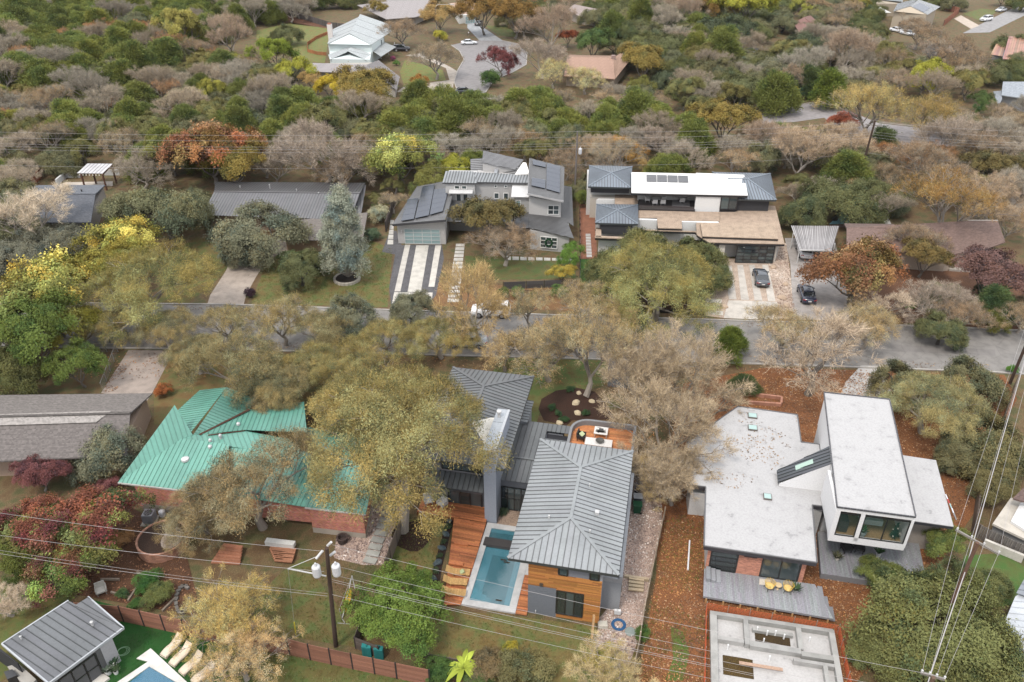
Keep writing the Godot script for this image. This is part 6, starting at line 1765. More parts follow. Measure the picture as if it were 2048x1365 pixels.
func house_dark_left() -> void:
	var h := thing("shingle_house", "house with a blue-black shingle hip roof at the left edge behind grey oaks", "house", V3(-74.09,0,-122.41))
	var roof := group_part(h, "roof")
	var c := Color(.125,.135,.155)
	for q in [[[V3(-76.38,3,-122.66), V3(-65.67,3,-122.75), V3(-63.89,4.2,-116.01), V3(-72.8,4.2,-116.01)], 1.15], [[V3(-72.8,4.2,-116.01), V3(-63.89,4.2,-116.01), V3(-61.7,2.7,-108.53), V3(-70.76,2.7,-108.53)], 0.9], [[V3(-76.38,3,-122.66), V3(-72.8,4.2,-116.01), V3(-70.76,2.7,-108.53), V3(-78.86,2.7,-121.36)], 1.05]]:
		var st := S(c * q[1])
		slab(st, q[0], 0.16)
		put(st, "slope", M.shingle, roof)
	var st := S(c * 1.3)
	bar(st, V3(-72.74,4.24,-115.91), V3(-63.84,4.24,-115.91), 0.3, 0.06)
	put(st, "ridge_cap", M.shingle, roof)
	for p in [[V3(-69.42,4,-117.22), 0.4], [V3(-70.6,4,-117.22), 0.15], [V3(-66.71,4,-117.42), 0.3], [V3(-67.14,3.4,-112.04), 0.2]]:
		st = S(Color(.05,.05,.052))
		lathe(st, p[0], [Vector2(0.1, -0.2), Vector2(0.1, p[1]), Vector2(0.2, p[1] + 0.02), Vector2(0, p[1] + 0.14)], 8)
		put(st, "vent_pipe", M.metal, roof)
	block(h, "wall", M.plain, Color(.3,.28,.26), [V3(-70.99,2.6,-109.46), V3(-62.43,2.6,-109.46), V3(-66.22,2.6,-123.07), V3(-76.71,2.6,-123.07)], 0.0)
	var pg := thing("pergola", "timber pergola with a pale metal roof and string lights behind the dark shingle roof", "pergola", V3(-72.14,0,-130.94))
	var ro := group_part(pg, "roof")
	var q := [V3(-72.75,3.2,-132.3), V3(-68.37,3.2,-132.15), V3(-68.42,2.9,-128.25), V3(-72.83,2.9,-128.39)]
	seam_roof(ro, M.metal, Color(.5,.49,.5), q, 0.6)
	for k in 9:
		st = S(Color(.1,.045,.03))
		bar(st, q[0].lerp(q[1], k / 8.0) + V3(0,-.12,0), q[3].lerp(q[2], k / 8.0) + V3(0,-.12,0), 0.1, 0.18)
		put(st, "rafter", M.wood, ro)
	for p in [V3(-72.07,2.7,-128.16), V3(-68.43,2.7,-128.03), V3(-71.49,2.9,-130.92), V3(-68.21,2.9,-131.39)]:
		st = S(Color(.11,.05,.035))
		bar(st, V3(p.x, 0, p.z), V3(p.x, 2.85, p.z), 0.22, 0.22)
		put(st, "post", M.wood, pg)
	for k in 8:
		st = S(Color(.8,.76,.66))
		obox(st, Transform3D(Basis(), V3(-72.46,2.6,-128.43).lerp(V3(-68.57,2.6,-128.3), k / 7.0)), V3(.16,.16,.16))
		put(st, "string_bulb", M.plain, pg)
	var pat := thing("patio_wall", "pale patio walls and paving round the pergola behind the dark shingle roof", "wall", V3(-75.35,0,-131.85))
	block(pat, "paving", M.concrete, Color(.52,.46,.4), [V3(-77.83,.1,-130.23), V3(-76.84,.1,-131.58), V3(-69.14,.1,-132.04), V3(-68.28,.1,-130.01)], 0.0)
	for s in [[V3(-78.03,0,-130.58), V3(-78.25,0,-134.16)], [V3(-78.25,0,-134.16), V3(-75.74,0,-134.16)], [V3(-71.91,0,-135.34), V3(-69.22,0,-135.34)]]:
		st = S(Color(.5,.5,.5))
		bar(st, s[0] + V3(0,.5,0), s[1] + V3(0,.5,0), 0.3, 1.0)
		put(st, "wall_section", M.plain, pat)
	st = S(Color(.3,.1,.05))
	bar(st, V3(-81.89,0,-130.14) + V3(0,.8,0), V3(-82.54,0,-134.39) + V3(0,.8,0), 0.12, 1.6)
	put(st, "timber_screen", M.wood, pat)

# ---------------------------------------------------------------- houses across the ravine
func far_houses() -> void:
	var o := V3(0,0,1)
	var wf := Color(.12,.13,.14)
	var h := thing("two_storey_house", "pale blue two-storey house with a light blue-grey gable roof and white chimney", "house", V3(-41.11,0,-233.72))
	var pale := Color(.58,.64,.64)
	var rc := Color(.46,.49,.5)
	block(h, "wall", M.plain, pale, [V3(-48.7,4.6,-221.37), V3(-36.95,4.6,-219.9), V3(-35.19,4.6,-230.1), V3(-36.46,4.6,-239.47), V3(-50.78,4.6,-239.47)], 0.0)
	var roof := group_part(h, "roof")
	seam_roof(roof, M.shingle, rc, [V3(-43.11,6.8,-223.11), V3(-37,4.7,-219.41), V3(-33.9,4.7,-236.55), V3(-34.56,6.6,-242.87), V3(-43.87,6.9,-243.78)], 6.0)
	seam_roof(roof, M.shingle, rc * 0.9, [V3(-43.11,6.8,-223.11), V3(-48.7,4.7,-220.25), V3(-50.9,4.7,-240.16), V3(-43.87,6.9,-243.78)], 6.0)
	var st := S(pale)
	tri(st, V3(-43.06,6.7,-222.74), V3(-48.52,4.65,-220.49), V3(-37.1,4.65,-219.45))
	put(st, "gable", M.plain, h)
	block(h, "front_wing", M.plain, pale, [V3(-46.72,2.7,-212.24), V3(-36.34,2.7,-211.67), V3(-37.61,2.7,-223.16), V3(-48.82,2.7,-223.16)], 0.0)
	var wr := group_part(h, "wing_roof")
	seam_roof(wr, M.shingle, rc, [V3(-42.55,3.9,-222.02), V3(-36.99,2.7,-217.48), V3(-37.39,2.6,-211.37), V3(-42.96,3.7,-216.42)], 6.0)
	seam_roof(wr, M.shingle, rc * 0.9, [V3(-42.55,3.9,-222.02), V3(-48.1,2.7,-217.08), V3(-46.63,2.6,-211.74), V3(-42.96,3.7,-216.42)], 6.0)
	seam_roof(wr, M.metal, rc * 0.8, [V3(-37.3,2.9,-221.18), V3(-34.93,3.2,-229.72), V3(-31.52,2.6,-226.78), V3(-34.25,2.4,-216.88)], 0.6)
	for p in [V3(-35.49,0,-224.36), V3(-32.86,0,-233.72), V3(-34.02,0,-229.06)]:
		st = S(Color(.6,.6,.6))
		bar(st, V3(p.x, 0, p.z), V3(p.x, 2.4, p.z), 0.15, 0.15)
		put(st, "porch_post", M.plain, h)
	st = S(Color(.62,.58,.55))
	var cp := V3(-49.26,3,-228.08)
	bx(st, cp + V3(-.6,-3,-.6), cp + V3(.6,5.2,.6))
	st.set_color(Color(.3,.12,.08))
	bx(st, cp + V3(-.45,5.2,-.45), cp + V3(.45,5.5,.45))
	put(st, "chimney", M.plain, h)
	window(h, V3(-43.92,.8,-215.54), V3(-43.03,.8,-215.54), 1.1, 1, 2, o, wf, 0.1)
	window(h, V3(-44.85,3.4,-225.71), V3(-43.69,3.4,-225.71), 1.1, 1, 2, o, wf, 0.1)
	window(h, V3(-37.78,3,-227.65), V3(-36.85,3,-227.65), 1.2, 1, 2, o, wf, 0.1)
	window(h, V3(-36.39,3,-227.65), V3(-35.46,3,-227.65), 1.2, 1, 2, o, wf, 0.1)

	h = thing("metal_roof_house", "long house with a dull brown standing seam roof below the pale blue house", "house", V3(-36.91,0,-206.61))
	var br := Color(.2,.18,.18)
	roof = group_part(h, "roof")
	seam_roof(roof, M.metal, br * 1.5, [V3(-50.94,3.2,-205.75), V3(-35.61,3.4,-203.08), V3(-36.56,2.5,-197.94), V3(-50.31,2.5,-200.49)], 0.5, Vector3.ZERO, 0.7)
	seam_roof(roof, M.metal, br, [V3(-35.61,3.4,-203.08), V3(-33.54,3.4,-207.8), V3(-26.62,2.6,-194.23), V3(-26.16,2.5,-183.8), V3(-35.66,2.6,-197.53)], 0.5, Vector3.ZERO, 0.7)
	block(h, "wall", M.plain, Color(.35,.33,.3), [V3(-49.69,2.4,-201.42), V3(-36.27,2.4,-198.7), V3(-26.79,2.4,-185.67), V3(-27.35,2.4,-195.05), V3(-33.92,2.4,-209.82), V3(-51.21,2.4,-208.54)], 0.0)

	h = thing("tan_roof_house", "low ranch house with a worn tan shingle roof and short chimney across the ravine", "house", V3(20.25,0,-204.89))
	var tan := Color(.42,.27,.2)
	roof = group_part(h, "roof")
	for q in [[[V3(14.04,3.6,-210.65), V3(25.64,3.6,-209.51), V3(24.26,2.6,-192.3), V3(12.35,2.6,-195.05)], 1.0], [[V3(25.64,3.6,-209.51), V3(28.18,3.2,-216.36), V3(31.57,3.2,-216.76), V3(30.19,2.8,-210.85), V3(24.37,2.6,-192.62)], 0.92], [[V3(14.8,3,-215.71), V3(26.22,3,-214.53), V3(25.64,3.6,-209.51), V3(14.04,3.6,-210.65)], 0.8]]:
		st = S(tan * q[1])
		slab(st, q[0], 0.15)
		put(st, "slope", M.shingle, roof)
	st = S(Color(.3,.22,.2))
	var c2 := V3(25.55,3.5,-208.65)
	bx(st, c2 + V3(-.5,-1,-.4), c2 + V3(.5,.9,.4))
	put(st, "chimney", M.plain, h)
	block(h, "wall", M.plain, Color(.4,.33,.27), [V3(13.04,2.5,-196.28), V3(24.23,2.5,-193.83), V3(29.94,2.5,-212.19), V3(14.45,2.5,-213.14)], 0.0)
	window(h, V3(13.19,.1,-197.51), V3(15.02,.1,-197.03), 2.1, 2, 1, o, wf, 0.1, "glass_door")

	h = thing("grey_roof_house", "house with a grey shingle hip roof at the top edge behind the brown half-bare tree", "house", V3(-35.12,0,-288.36))
	roof = group_part(h, "roof")
	for q in [[[V3(-41.82,4.6,-287.24), V3(-28.06,4.6,-289.96), V3(-23.01,2.8,-282.95), V3(-30.66,2.8,-269.28), V3(-39.4,2.8,-265.83)], 1.0], [[V3(-52.65,2.8,-291.1), V3(-41.82,4.6,-287.24), V3(-39.4,2.8,-265.83)], 0.9], [[V3(-41.82,4.6,-287.24), V3(-28.06,4.6,-289.96), V3(-23.68,2.8,-308.74), V3(-46.87,2.8,-312.51)], 0.85]]:
		st = S(Color(.36,.33,.33) * q[1])
		slab(st, q[0], 0.15)
		put(st, "slope", M.shingle, roof)
	block(h, "wall", M.plain, Color(.4,.37,.34), [V3(-39.57,2.6,-268.96), V3(-31.03,2.6,-272.77), V3(-25.77,2.6,-289.01), V3(-42.82,2.6,-295.73)], 0.0)

	h = thing("garage_house", "white garage front with a solar panelled tan roof at the far driveway's head", "house", V3(-14,0,-282.2))
	roof = group_part(h, "roof")
	st = S(Color(.5,.35,.27))
	slab(st, [V3(-20.87,4.2,-285.74), V3(-12.6,4.2,-292.52), V3(-11.48,2.7,-277.31), V3(-17.42,2.7,-274.28)], 0.15)
	put(st, "slope", M.shingle, roof)
	for k in 3:
		st = S(Color(.04,.05,.08))
		var a := k / 3.0
		var b := (k + 0.92) / 3.0
		slab(st, [V3(-17.77,3.9,-281.08).lerp(V3(-13.87,3.9,-284.31), a), V3(-17.77,3.9,-281.08).lerp(V3(-13.87,3.9,-284.31), b), V3(-17.49,3.4,-275.94).lerp(V3(-13.71,3.4,-280.29), b), V3(-17.49,3.4,-275.94).lerp(V3(-13.71,3.4,-280.29), a)], 0.06)
		put(st, "solar_panel", M.solar, h)
	block(h, "wall", M.plain, Color(.62,.62,.6), [V3(-17.1,2.6,-273.36), V3(-11.7,2.6,-275.76), V3(-12.63,2.6,-292.33), V3(-20,2.6,-289.01)], 0.0)
	window(h, V3(-14.97,.05,-273.13), V3(-11.98,.05,-274.27), 2.2, 4, 2, o, Color(.6,.6,.6), 0.08, "garage_door", M.frosted)

	h = thing("brown_grey_house", "house with a weathered brown-grey roof at the top edge right of the bare tree", "house", V3(24.28,0,-285.25))
	roof = group_part(h, "roof")
	st = S(Color(.34,.28,.26))
	slab(st, [V3(18.07,3.4,-279.35), V3(20.68,4,-285.34), V3(29.94,3.4,-277.79), V3(27.1,2.6,-267.53), V3(21.49,2.6,-271.88)], 0.15)
	put(st, "slope", M.shingle, roof)
	block(h, "wall", M.plain, Color(.4,.36,.32), [V3(19.27,2.5,-280.02), V3(21.6,2.5,-273.34), V3(26.75,2.5,-269.53), V3(28.81,2.5,-280.02)], 0.0)

	h = thing("dark_roof_house", "house with a blue-black roof and white wall end among dark oaks", "house", V3(61.23,0,-221.38))
	roof = group_part(h, "roof")
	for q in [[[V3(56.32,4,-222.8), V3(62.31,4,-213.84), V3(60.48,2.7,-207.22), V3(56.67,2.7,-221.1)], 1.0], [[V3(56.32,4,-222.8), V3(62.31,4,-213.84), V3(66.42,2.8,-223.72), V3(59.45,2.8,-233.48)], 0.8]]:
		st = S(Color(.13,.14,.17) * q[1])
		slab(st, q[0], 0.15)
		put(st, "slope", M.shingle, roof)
	block(h, "wall", M.plain, Color(.62,.62,.62), [V3(57.24,2.6,-221.57), V3(60.58,2.6,-208.76), V3(64.98,2.6,-221.57), V3(59.39,2.6,-228.93)], 0.0)

	h = thing("red_roof_house", "house with a red-brown shingle roof between dark oaks near the top edge", "house", V3(90.29,0,-257.2))
	roof = group_part(h, "roof")
	for q in [[[V3(85.89,3,-258.34), V3(89.41,4.4,-260.15), V3(88.81,4.2,-244.05), V3(87.62,2.8,-239.23), V3(83.1,2.7,-241.39)], 1.0], [[V3(89.41,4.4,-260.15), V3(88.81,4.2,-244.05), V3(93.04,3.2,-253.26), V3(94.32,3.4,-268.75)], 0.85]]:
		st = S(Color(.25,.13,.11) * q[1])
		slab(st, q[0], 0.15)
		put(st, "slope", M.shingle, roof)
	block(h, "wall", M.plain, Color(.4,.34,.3), [V3(87,2.6,-259.18), V3(83.96,2.6,-243.34), V3(88.19,2.6,-241.9), V3(91.66,2.6,-252.58), V3(92.21,2.6,-267.53)], 0.0)

	h = thing("tan_house", "two-storey tan house with light metal gables and a double garage at the top right", "house", V3(124.96,0,-265.08))
	var tw := Color(.4,.34,.26)
	block(h, "wall", M.plain, tw, [V3(119.38,5.2,-266.46), V3(126.57,5.2,-259.78), V3(135.73,5.2,-273.15), V3(126.89,5.2,-279.5)], 0.0)
	block(h, "wall", M.plain, tw * 0.85, [V3(122,4,-286.99), V3(130.01,4,-286.33), V3(138.75,4,-304.56), V3(129.39,4,-304.56)], 0.0)
	roof = group_part(h, "roof")
	seam_roof(roof, M.metal, Color(.42,.44,.46), [V3(123.93,6.6,-266.13), V3(118.63,5.2,-265.28), V3(125.78,5.2,-279.5), V3(131.09,6.6,-277.19)], 0.6)
	seam_roof(roof, M.metal, Color(.46,.48,.5), [V3(123.93,6.6,-266.13), V3(126.81,5.2,-259.5), V3(136.82,5.2,-273.15), V3(131.09,6.6,-277.19)], 0.6)
	seam_roof(roof, M.metal, Color(.4,.42,.44), [V3(124.46,4.2,-294.25), V3(130.53,4.6,-286.57), V3(140.42,5,-309.21), V3(130.64,5,-309.21)], 0.6)
	st = S(Color(.05,.06,.09))
	slab(st, [V3(124.63,6.5,-265.83), V3(129.84,6.5,-272.98), V3(131.37,5.7,-268.58), V3(126.29,5.6,-261.17)], 0.05)
	put(st, "solar_panel", M.solar, h)
	st = S(tw)
	tri(st, V3(123.83,6.5,-265.83), V3(119.03,5.15,-265.58), V3(126.59,5.15,-259.79))
	put(st, "gable", M.plain, h)
	for q in [[V3(123.12,3.4,-267.29), V3(123.95,3.4,-266.72)], [V3(124.93,3.4,-265.85), V3(125.74,3.4,-264.99)]]:
		window(h, q[0], q[1], 1.4, 1, 2, o, Color(.6,.58,.52), 0.12)
	for q in [[V3(120.76,.05,-264.28), V3(123.1,.05,-263.47)], [V3(123.36,.05,-263.21), V3(125.57,.05,-262.14)]]:
		window(h, q[0], q[1], 2.2, 2, 3, o, Color(.2,.17,.14), 0.1, "garage_door", M.wood)
	for k in 3:
		window(h, V3(129.15,2.6,-294.02).lerp(V3(133.66,2.6,-293), k / 3.0), V3(129.15,2.6,-294.02).lerp(V3(133.66,2.6,-293), (k + 0.8) / 3.0), 0.9, 1, 1, o, Color(.65,.65,.65), 0.12)
	st = S(Color(.5,.5,.48))
	tri(st, V3(118.82,2.6,-277.89), V3(123.83,2.6,-277.89), V3(122.17,3.4,-284.13))
	put(st, "shade_sail", M.plain, h)

	h = thing("rusty_roof_barn", "building with a streaked rusty red corrugated roof at the right edge", "barn", V3(134.12,0,-223.36))
	roof = group_part(h, "roof")
	for q in [[[V3(132.4,6,-223.67), V3(138.61,6,-221.92), V3(127.9,4,-203.67), V3(121.85,4.2,-205.51)], 1.0], [[V3(128.75,4.4,-222.13), V3(131.12,4.4,-221.71), V3(125.46,3.4,-211.94), V3(123.62,3.4,-214.26)], 0.9]]:
		var a: Vector3 = q[0][0]
		var n := 12 if q[1] > 0.95 else 5
		for k in n:
			var t := rng.randf_range(0.6, 1.25)
			st = S(Color(0.36 * t, 0.15 * t * rng.randf_range(0.9, 1.5), 0.11 * t))
			var p0: Vector3 = q[0][0].lerp(q[0][1], float(k) / n)
			var p1: Vector3 = q[0][0].lerp(q[0][1], (k + 0.94) / n)
			var p2: Vector3 = q[0][3].lerp(q[0][2], (k + 0.94) / n)
			var p3: Vector3 = q[0][3].lerp(q[0][2], float(k) / n)
			slab(st, [p0, p1, p2, p3], 0.06)
			put(st, "roof_panel", M.metal, roof)
	block(h, "wall", M.plain, Color(.25,.3,.36), [V3(124.81,3.3,-215.31), V3(126.23,3.3,-213.36), V3(123.34,3.9,-207.79), V3(128.98,3.9,-205.57), V3(144.13,3.9,-231.38), V3(137.89,3.9,-232.51), V3(131.29,3.3,-226.19)], 0.0)

	h = thing("blue_grey_house", "blue-grey house with a hip roof at the right edge above the side street", "house", V3(110.07,0,-176.28))
	roof = group_part(h, "roof")
	for q in [[[V3(108.99,4.8,-180.97), V3(117.41,4.8,-180.97), V3(112.6,3.2,-171.39), V3(106.55,3.2,-175.99)], 1.0], [[V3(106.72,3,-179.7), V3(108.53,3.2,-179.65), V3(105.9,2.8,-174.2), V3(103.02,2.5,-170.01)], 0.8]]:
		st = S(Color(.34,.37,.41) * q[1])
		slab(st, q[0], 0.18)
		put(st, "slope", M.shingle, roof)
	block(h, "wall", M.plain, Color(.4,.42,.46), [V3(107.56,3,-177.3), V3(113.16,3,-172.93), V3(120.66,3,-186.33), V3(112.45,3,-186.33)], 0.0)
	window(h, V3(109.41,1.4,-176.62), V3(110.92,1.4,-176.08), 1.2, 2, 1, o, Color(.65,.65,.65), 0.12)

	h = thing("pink_roof_house", "pinkish-tan roof showing between bare trees at the right edge", "house", V3(78.99,0,-124.61))
	st = S(Color(.46,.34,.31))
	slab(st, [V3(76.49,3.6,-123.83), V3(83.87,3.6,-122.91), V3(82.37,2.6,-119.56), V3(75.03,2.6,-121.38)], 0.15)
	put(st, "roof", M.shingle, h)
	block(h, "wall", M.plain, Color(.42,.37,.32), [V3(75.65,2.5,-122.01), V3(82.47,2.5,-120.17), V3(85.15,2.5,-125.05), V3(77.97,2.5,-125.82)], 0.0)

	h = thing("metal_shed", "light grey metal roof of a shed at the lower right corner", "shed", V3(37.3,0,-37.96))
	roof = group_part(h, "roof")
	seam_roof(roof, M.metal, Color(.5,.53,.57), [V3(36.92,3,-39.8), V3(39.07,3.4,-41.04), V3(36.25,3.4,-34.26), V3(34.66,2.6,-35.41), V3(35.01,2.8,-37.6)], 0.6, Vector3.ZERO, 0.8)
	seam_roof(roof, M.metal, Color(.2,.22,.25), [V3(38.06,3.42,-41.02), V3(39.59,3.5,-42.03), V3(38.01,3.46,-39.16), V3(36.92,3.05,-39.83)], 0.6, Vector3.ZERO, 0.8)
	block(h, "wall", M.plain, Color(.3,.38,.46), [V3(37.23,2.5,-39.97), V3(39.68,2.5,-41.56), V3(36.82,2.5,-35.04), V3(34.83,2.5,-35.49)], 0.0)

	h = thing("garden_terrace", "raised concrete terrace with weathered board skirting at the right edge", "terrace", V3(42.1,0,-47.96))
	block(h, "terrace_slab", M.concrete, Color(.52,.48,.42), [V3(40.14,1.7,-48.54), V3(43.32,1.7,-51.67), V3(45.3,1.7,-50.71), V3(42.67,1.7,-46.02)], 1.5)
	block(h, "terrace_wall", M.concrete, Color(.24,.24,.24), [V3(40.41,1.49,-48.7), V3(43.42,1.49,-51.72), V3(45.28,1.49,-50.76), V3(42.78,1.49,-46.3)], 0.0)
	block(h, "white_slab", M.membrane, Color(.62,.62,.62), [V3(41.61,1.95,-48.58), V3(43.62,1.95,-50.8), V3(44.87,1.95,-50.11), V3(42.88,1.95,-46.55)], 1.71)
	st = S(Color(.15,.1,.09))
	slab(st, [V3(42.38,2.9,-50.3), V3(44.53,2.9,-52.05), V3(44.46,2.9,-49.96), V3(42.91,2.9,-49.96)], 0.15)
	put(st, "brown_roof", M.shingle, h)
	var wall := thing("low_wall", "low pale rendered wall beside the steps of the lower right garden", "wall", V3(41.09,0,-46.71))
	for k in 4:
		st = S(Color(.6,.57,.52))
		bar(st, V3(39.34,0,-47.64).lerp(V3(41.68,0,-45.87), k / 4.0) + V3(0,.4,0), V3(39.34,0,-47.64).lerp(V3(41.68,0,-45.87), (k + 0.99) / 4.0) + V3(0,.4,0), 0.25, 0.8)
		put(st, "wall_section", M.concrete, wall)

	var f := thing("dark_fence", "dark grey board fence running down from the top edge towards the pale blue house", "fence", V3(-70.76,0,-282.2))
	fence(f, [V3(-99.03,0,-315.6), V3(-86.11,0,-299.73), V3(-70.19,0,-282.2), V3(-57.22,0,-266.43), V3(-50.53,0,-262.94)], 1.8, M.wood, Color(.12,.105,.1), 2.6, 0.2, false)
	f = thing("picket_fence", "curved orange-brown picket fence beside the pale blue house's chimney", "fence", V3(-57.84,0,-247.33))
	fence(f, [V3(-51.1,0,-228.44), V3(-53.58,0,-229.06), V3(-57.18,0,-232.65), V3(-59.1,0,-241.49), V3(-58.34,0,-249.73), V3(-56.51,0,-255.93), V3(-50.53,0,-262.94)], 0.9, M.wood, Color(.42,.18,.08), 2.4, 0.12, false, Color(.3,.13,.07))
	f = thing("red_fence", "tall red-brown board fence beside the tan house at the top right", "fence", V3(144.67,0,-282.2))
	fence(f, [V3(137.3,0,-269.18), V3(152.78,0,-291.53), V3(151.14,0,-301.42)], 1.9, M.wood, Color(.32,.14,.09), 2.6, 0.2, false)
	f = thing("dark_gate", "dark propped gate panel at the side street's drive", "gate", V3(59.71,0,-180.33))
	fence(f, [V3(59.72,0,-183.11), V3(60.01,0,-178.69)], 1.4, M.metal, Color(.03,.03,.035), 2.0, 0.2, false)
	f = thing("retaining_wall", "low timber retaining wall on the bank above the side street", "wall", V3(71.9,0,-195.83))
	fence(f, [V3(65.77,0,-190.41), V3(75.15,0,-198.23), V3(83.99,0,-209.25)], 0.8, M.wood, Color(.14,.11,.09), 3.0, 0.2, true)
	h = thing("garden_shed", "small shed with a pale grey metal roof in the woods below the pale yellow-green tree", "shed", V3(-101.55,0,-238.11))
	seam_roof(group_part(h, "roof"), M.metal, Color(.5,.5,.5), [V3(-100.38,2.6,-232.22), V3(-96.65,2.6,-231.78), V3(-94.12,2.2,-223.44), V3(-97.28,2.2,-225.1)], 0.6)
	block(h, "wall", M.plain, Color(.4,.38,.35), [V3(-100.77,2.1,-233.56), V3(-97.5,2.1,-233.11), V3(-94.86,2.1,-224.73), V3(-97.5,2.1,-225.99)], 0.0)
	h = thing("garden_shed", "pale broken-roofed greenhouse at the foot of the lime-yellow tree", "greenhouse", V3(-54.57,0,-184.54))
	seam_roof(group_part(h, "roof"), M.metal, Color(.6,.62,.62), [V3(-55,2.8,-180.47), V3(-51.45,2.6,-179.8), V3(-51.22,2.2,-177.1), V3(-55.72,2.2,-177.79)], 0.6)
	block(h, "wall", M.plain, Color(.45,.45,.42), [V3(-55.83,2.1,-179.56), V3(-51.67,2.1,-178.86), V3(-51.99,2.1,-181.7), V3(-55.63,2.1,-182.42)], 0.0)

# ---------------------------------------------------------------- vehicles, poles, wires, garden things
func ring(x: float, w: float, y0: float, y1: float, tuck := 0.12, crown := 0.03) -> Array:
	return [V3(x, y0, -w + 0.06), V3(x, y0 + 0.2, -w), V3(x, y1 - tuck, -w), V3(x, y1, -w + tuck), V3(x, y1 + crown, 0), V3(x, y1, w - tuck), V3(x, y1 - tuck, w), V3(x, y0 + 0.2, w), V3(x, y0, w - 0.06)]

func loft(st: SurfaceTool, rings: Array, closed := true) -> void:
	for i in rings.size() - 1:
		var n: int = rings[i].size()
		for k in (n if closed else n - 1):
			quad(st, rings[i][k], rings[i][(k + 1) % n], rings[i + 1][(k + 1) % n], rings[i + 1][k])
	for e in [0, rings.size() - 1]:
		for k in range(1, rings[e].size() - 1):
			tri(st, rings[e][0], rings[e][k], rings[e][k + 1])

func car(called: String, label: String, at: Vector3, yaw: float, paint: Color, shape := "sedan", group := "", category := "car") -> Node3D:
	var o := thing(called, label, category, at, yaw, group, true)
	var st := S(paint)
	st.set_smooth_group(0)
	var suv := shape == "suv"
	var rings := []
	var prof := [[2.35, 0.72, 0.35, 0.62], [2.2, 0.84, 0.28, 0.74], [1.7, 0.9, 0.24, 0.84], [0.95, 0.91, 0.22, 0.93], [0.2, 0.91, 0.22, 0.93], [-1.0, 0.91, 0.22, 0.95], [-1.75, 0.9, 0.24, 0.98], [-2.15, 0.86, 0.3, 0.96], [-2.33, 0.76, 0.38, 0.86]]
	if suv:
		prof = [[2.4, 0.8, 0.42, 0.85], [2.28, 0.92, 0.36, 0.98], [1.7, 0.96, 0.32, 1.08], [1.0, 0.97, 0.32, 1.12], [0.2, 0.97, 0.32, 1.12], [-1.0, 0.97, 0.32, 1.13], [-1.9, 0.96, 0.34, 1.14], [-2.3, 0.93, 0.4, 1.12], [-2.42, 0.84, 0.48, 1.0]]
	for p in prof:
		rings.append(ring(p[0], p[1], p[2], p[3]))
	loft(st, rings)
	put(st, "body", M.paint, o)
	var b := 1.1 if suv else 0.92
	var t := 1.72 if suv else 1.4
	var w := 0.9 if suv else 0.82
	var xs := [1.1, 0.45, -2.05, -2.35] if suv else [1.05, 0.3, -1.0, -1.75]
	var rw := w * 0.8
	st = S(Color(.02,.024,.028))
	var lo := [V3(xs[0], b, -w * 0.86), V3(xs[0], b, w * 0.86), V3(xs[3], b, w * 0.9), V3(xs[3], b, -w * 0.9)]
	var hi := [V3(xs[1], t, -rw), V3(xs[1], t, rw), V3(xs[2], t, rw), V3(xs[2], t, -rw)]
	for k in 4:
		quad(st, lo[k], lo[(k + 1) % 4], hi[(k + 1) % 4], hi[k])
	put(st, "window_glass", M.glass, o)
	st = S(paint)
	st.set_smooth_group(0)
	var rr := []
	for q in [[xs[1] + 0.06, 0.0], [xs[1] - 0.15, 0.05], [(xs[1] + xs[2]) / 2, 0.09], [xs[2] + 0.15, 0.05], [xs[2] - 0.06, 0.0]]:
		rr.append([V3(q[0], t - 0.03, -rw - 0.02), V3(q[0], t + q[1] * 0.6, -rw * 0.8), V3(q[0], t + q[1], 0), V3(q[0], t + q[1] * 0.6, rw * 0.8), V3(q[0], t - 0.03, rw + 0.02)])
	loft(st, rr)
	put(st, "roof", M.paint, o)
	st = S(paint * 0.9)
	for k in 4:
		bar(st, lo[k], hi[k], 0.08, 0.08)
	for s in [-1.0, 1.0]:
		var m: float = (xs[1] + xs[2]) / 2 + 0.1
		bar(st, V3(m, b, s * w * 0.9), V3(m - 0.05, t, s * rw), 0.09, 0.05)
		if suv:
			bar(st, V3(-1.45, b, s * w * 0.9), V3(-1.5, t, s * rw), 0.12, 0.05)
	put(st, "pillar", M.paint, o)
	if suv:
		for s in [-1, 1]:
			st = S(Color(.05,.05,.05))
			bar(st, V3(0.3, t + 0.09, s * rw * 0.85), V3(-1.9, t + 0.09, s * rw * 0.85), 0.05, 0.05)
			put(st, "roof_rail", M.metal, o)
	var wr := 0.38 if suv else 0.33
	for x in [1.45, -1.4]:
		for s in [-1.0, 1.0]:
			var wheel := group_part(o, "wheel")
			var z: float = s * (0.9 if suv else 0.84)
			st = S(Color(.012,.012,.013))
			tube(st, [V3(x, wr, z - 0.11), V3(x, wr, z - 0.08), V3(x, wr, z + 0.08), V3(x, wr, z + 0.11)], [wr * 0.88, wr, wr, wr * 0.88], 18, true)
			put(st, "tyre", M.rubber, wheel)
			st = S(Color(.32,.32,.33))
			tube(st, [V3(x, wr, z + s * 0.1), V3(x, wr, z + s * 0.125)], [wr * 0.66, wr * 0.6], 12, true)
			put(st, "rim", M.metal, wheel)
	for s in [-1.0, 1.0]:
		st = S(Color(.7,.72,.75))
		bar(st, V3(2.2, prof[1][3] - 0.1, s * 0.5), V3(2.1, prof[1][3] - 0.08, s * 0.8), 0.24, 0.14)
		put(st, "headlight", M.glass, o)
		st = S(Color(.3,.012,.012))
		bar(st, V3(-2.27, prof[7][3] - 0.16, s * 0.5), V3(-2.18, prof[7][3] - 0.16, s * 0.82), 0.2, 0.15)
		put(st, "tail_light", M.glass, o)
		st = S(paint)
		obox(st, Transform3D(Basis(), V3(0.85, b + 0.06, s * (w + 0.14))), V3(.14,.13,.2))
		put(st, "mirror", M.paint, o)
	st = S(Color(.6,.6,.6))
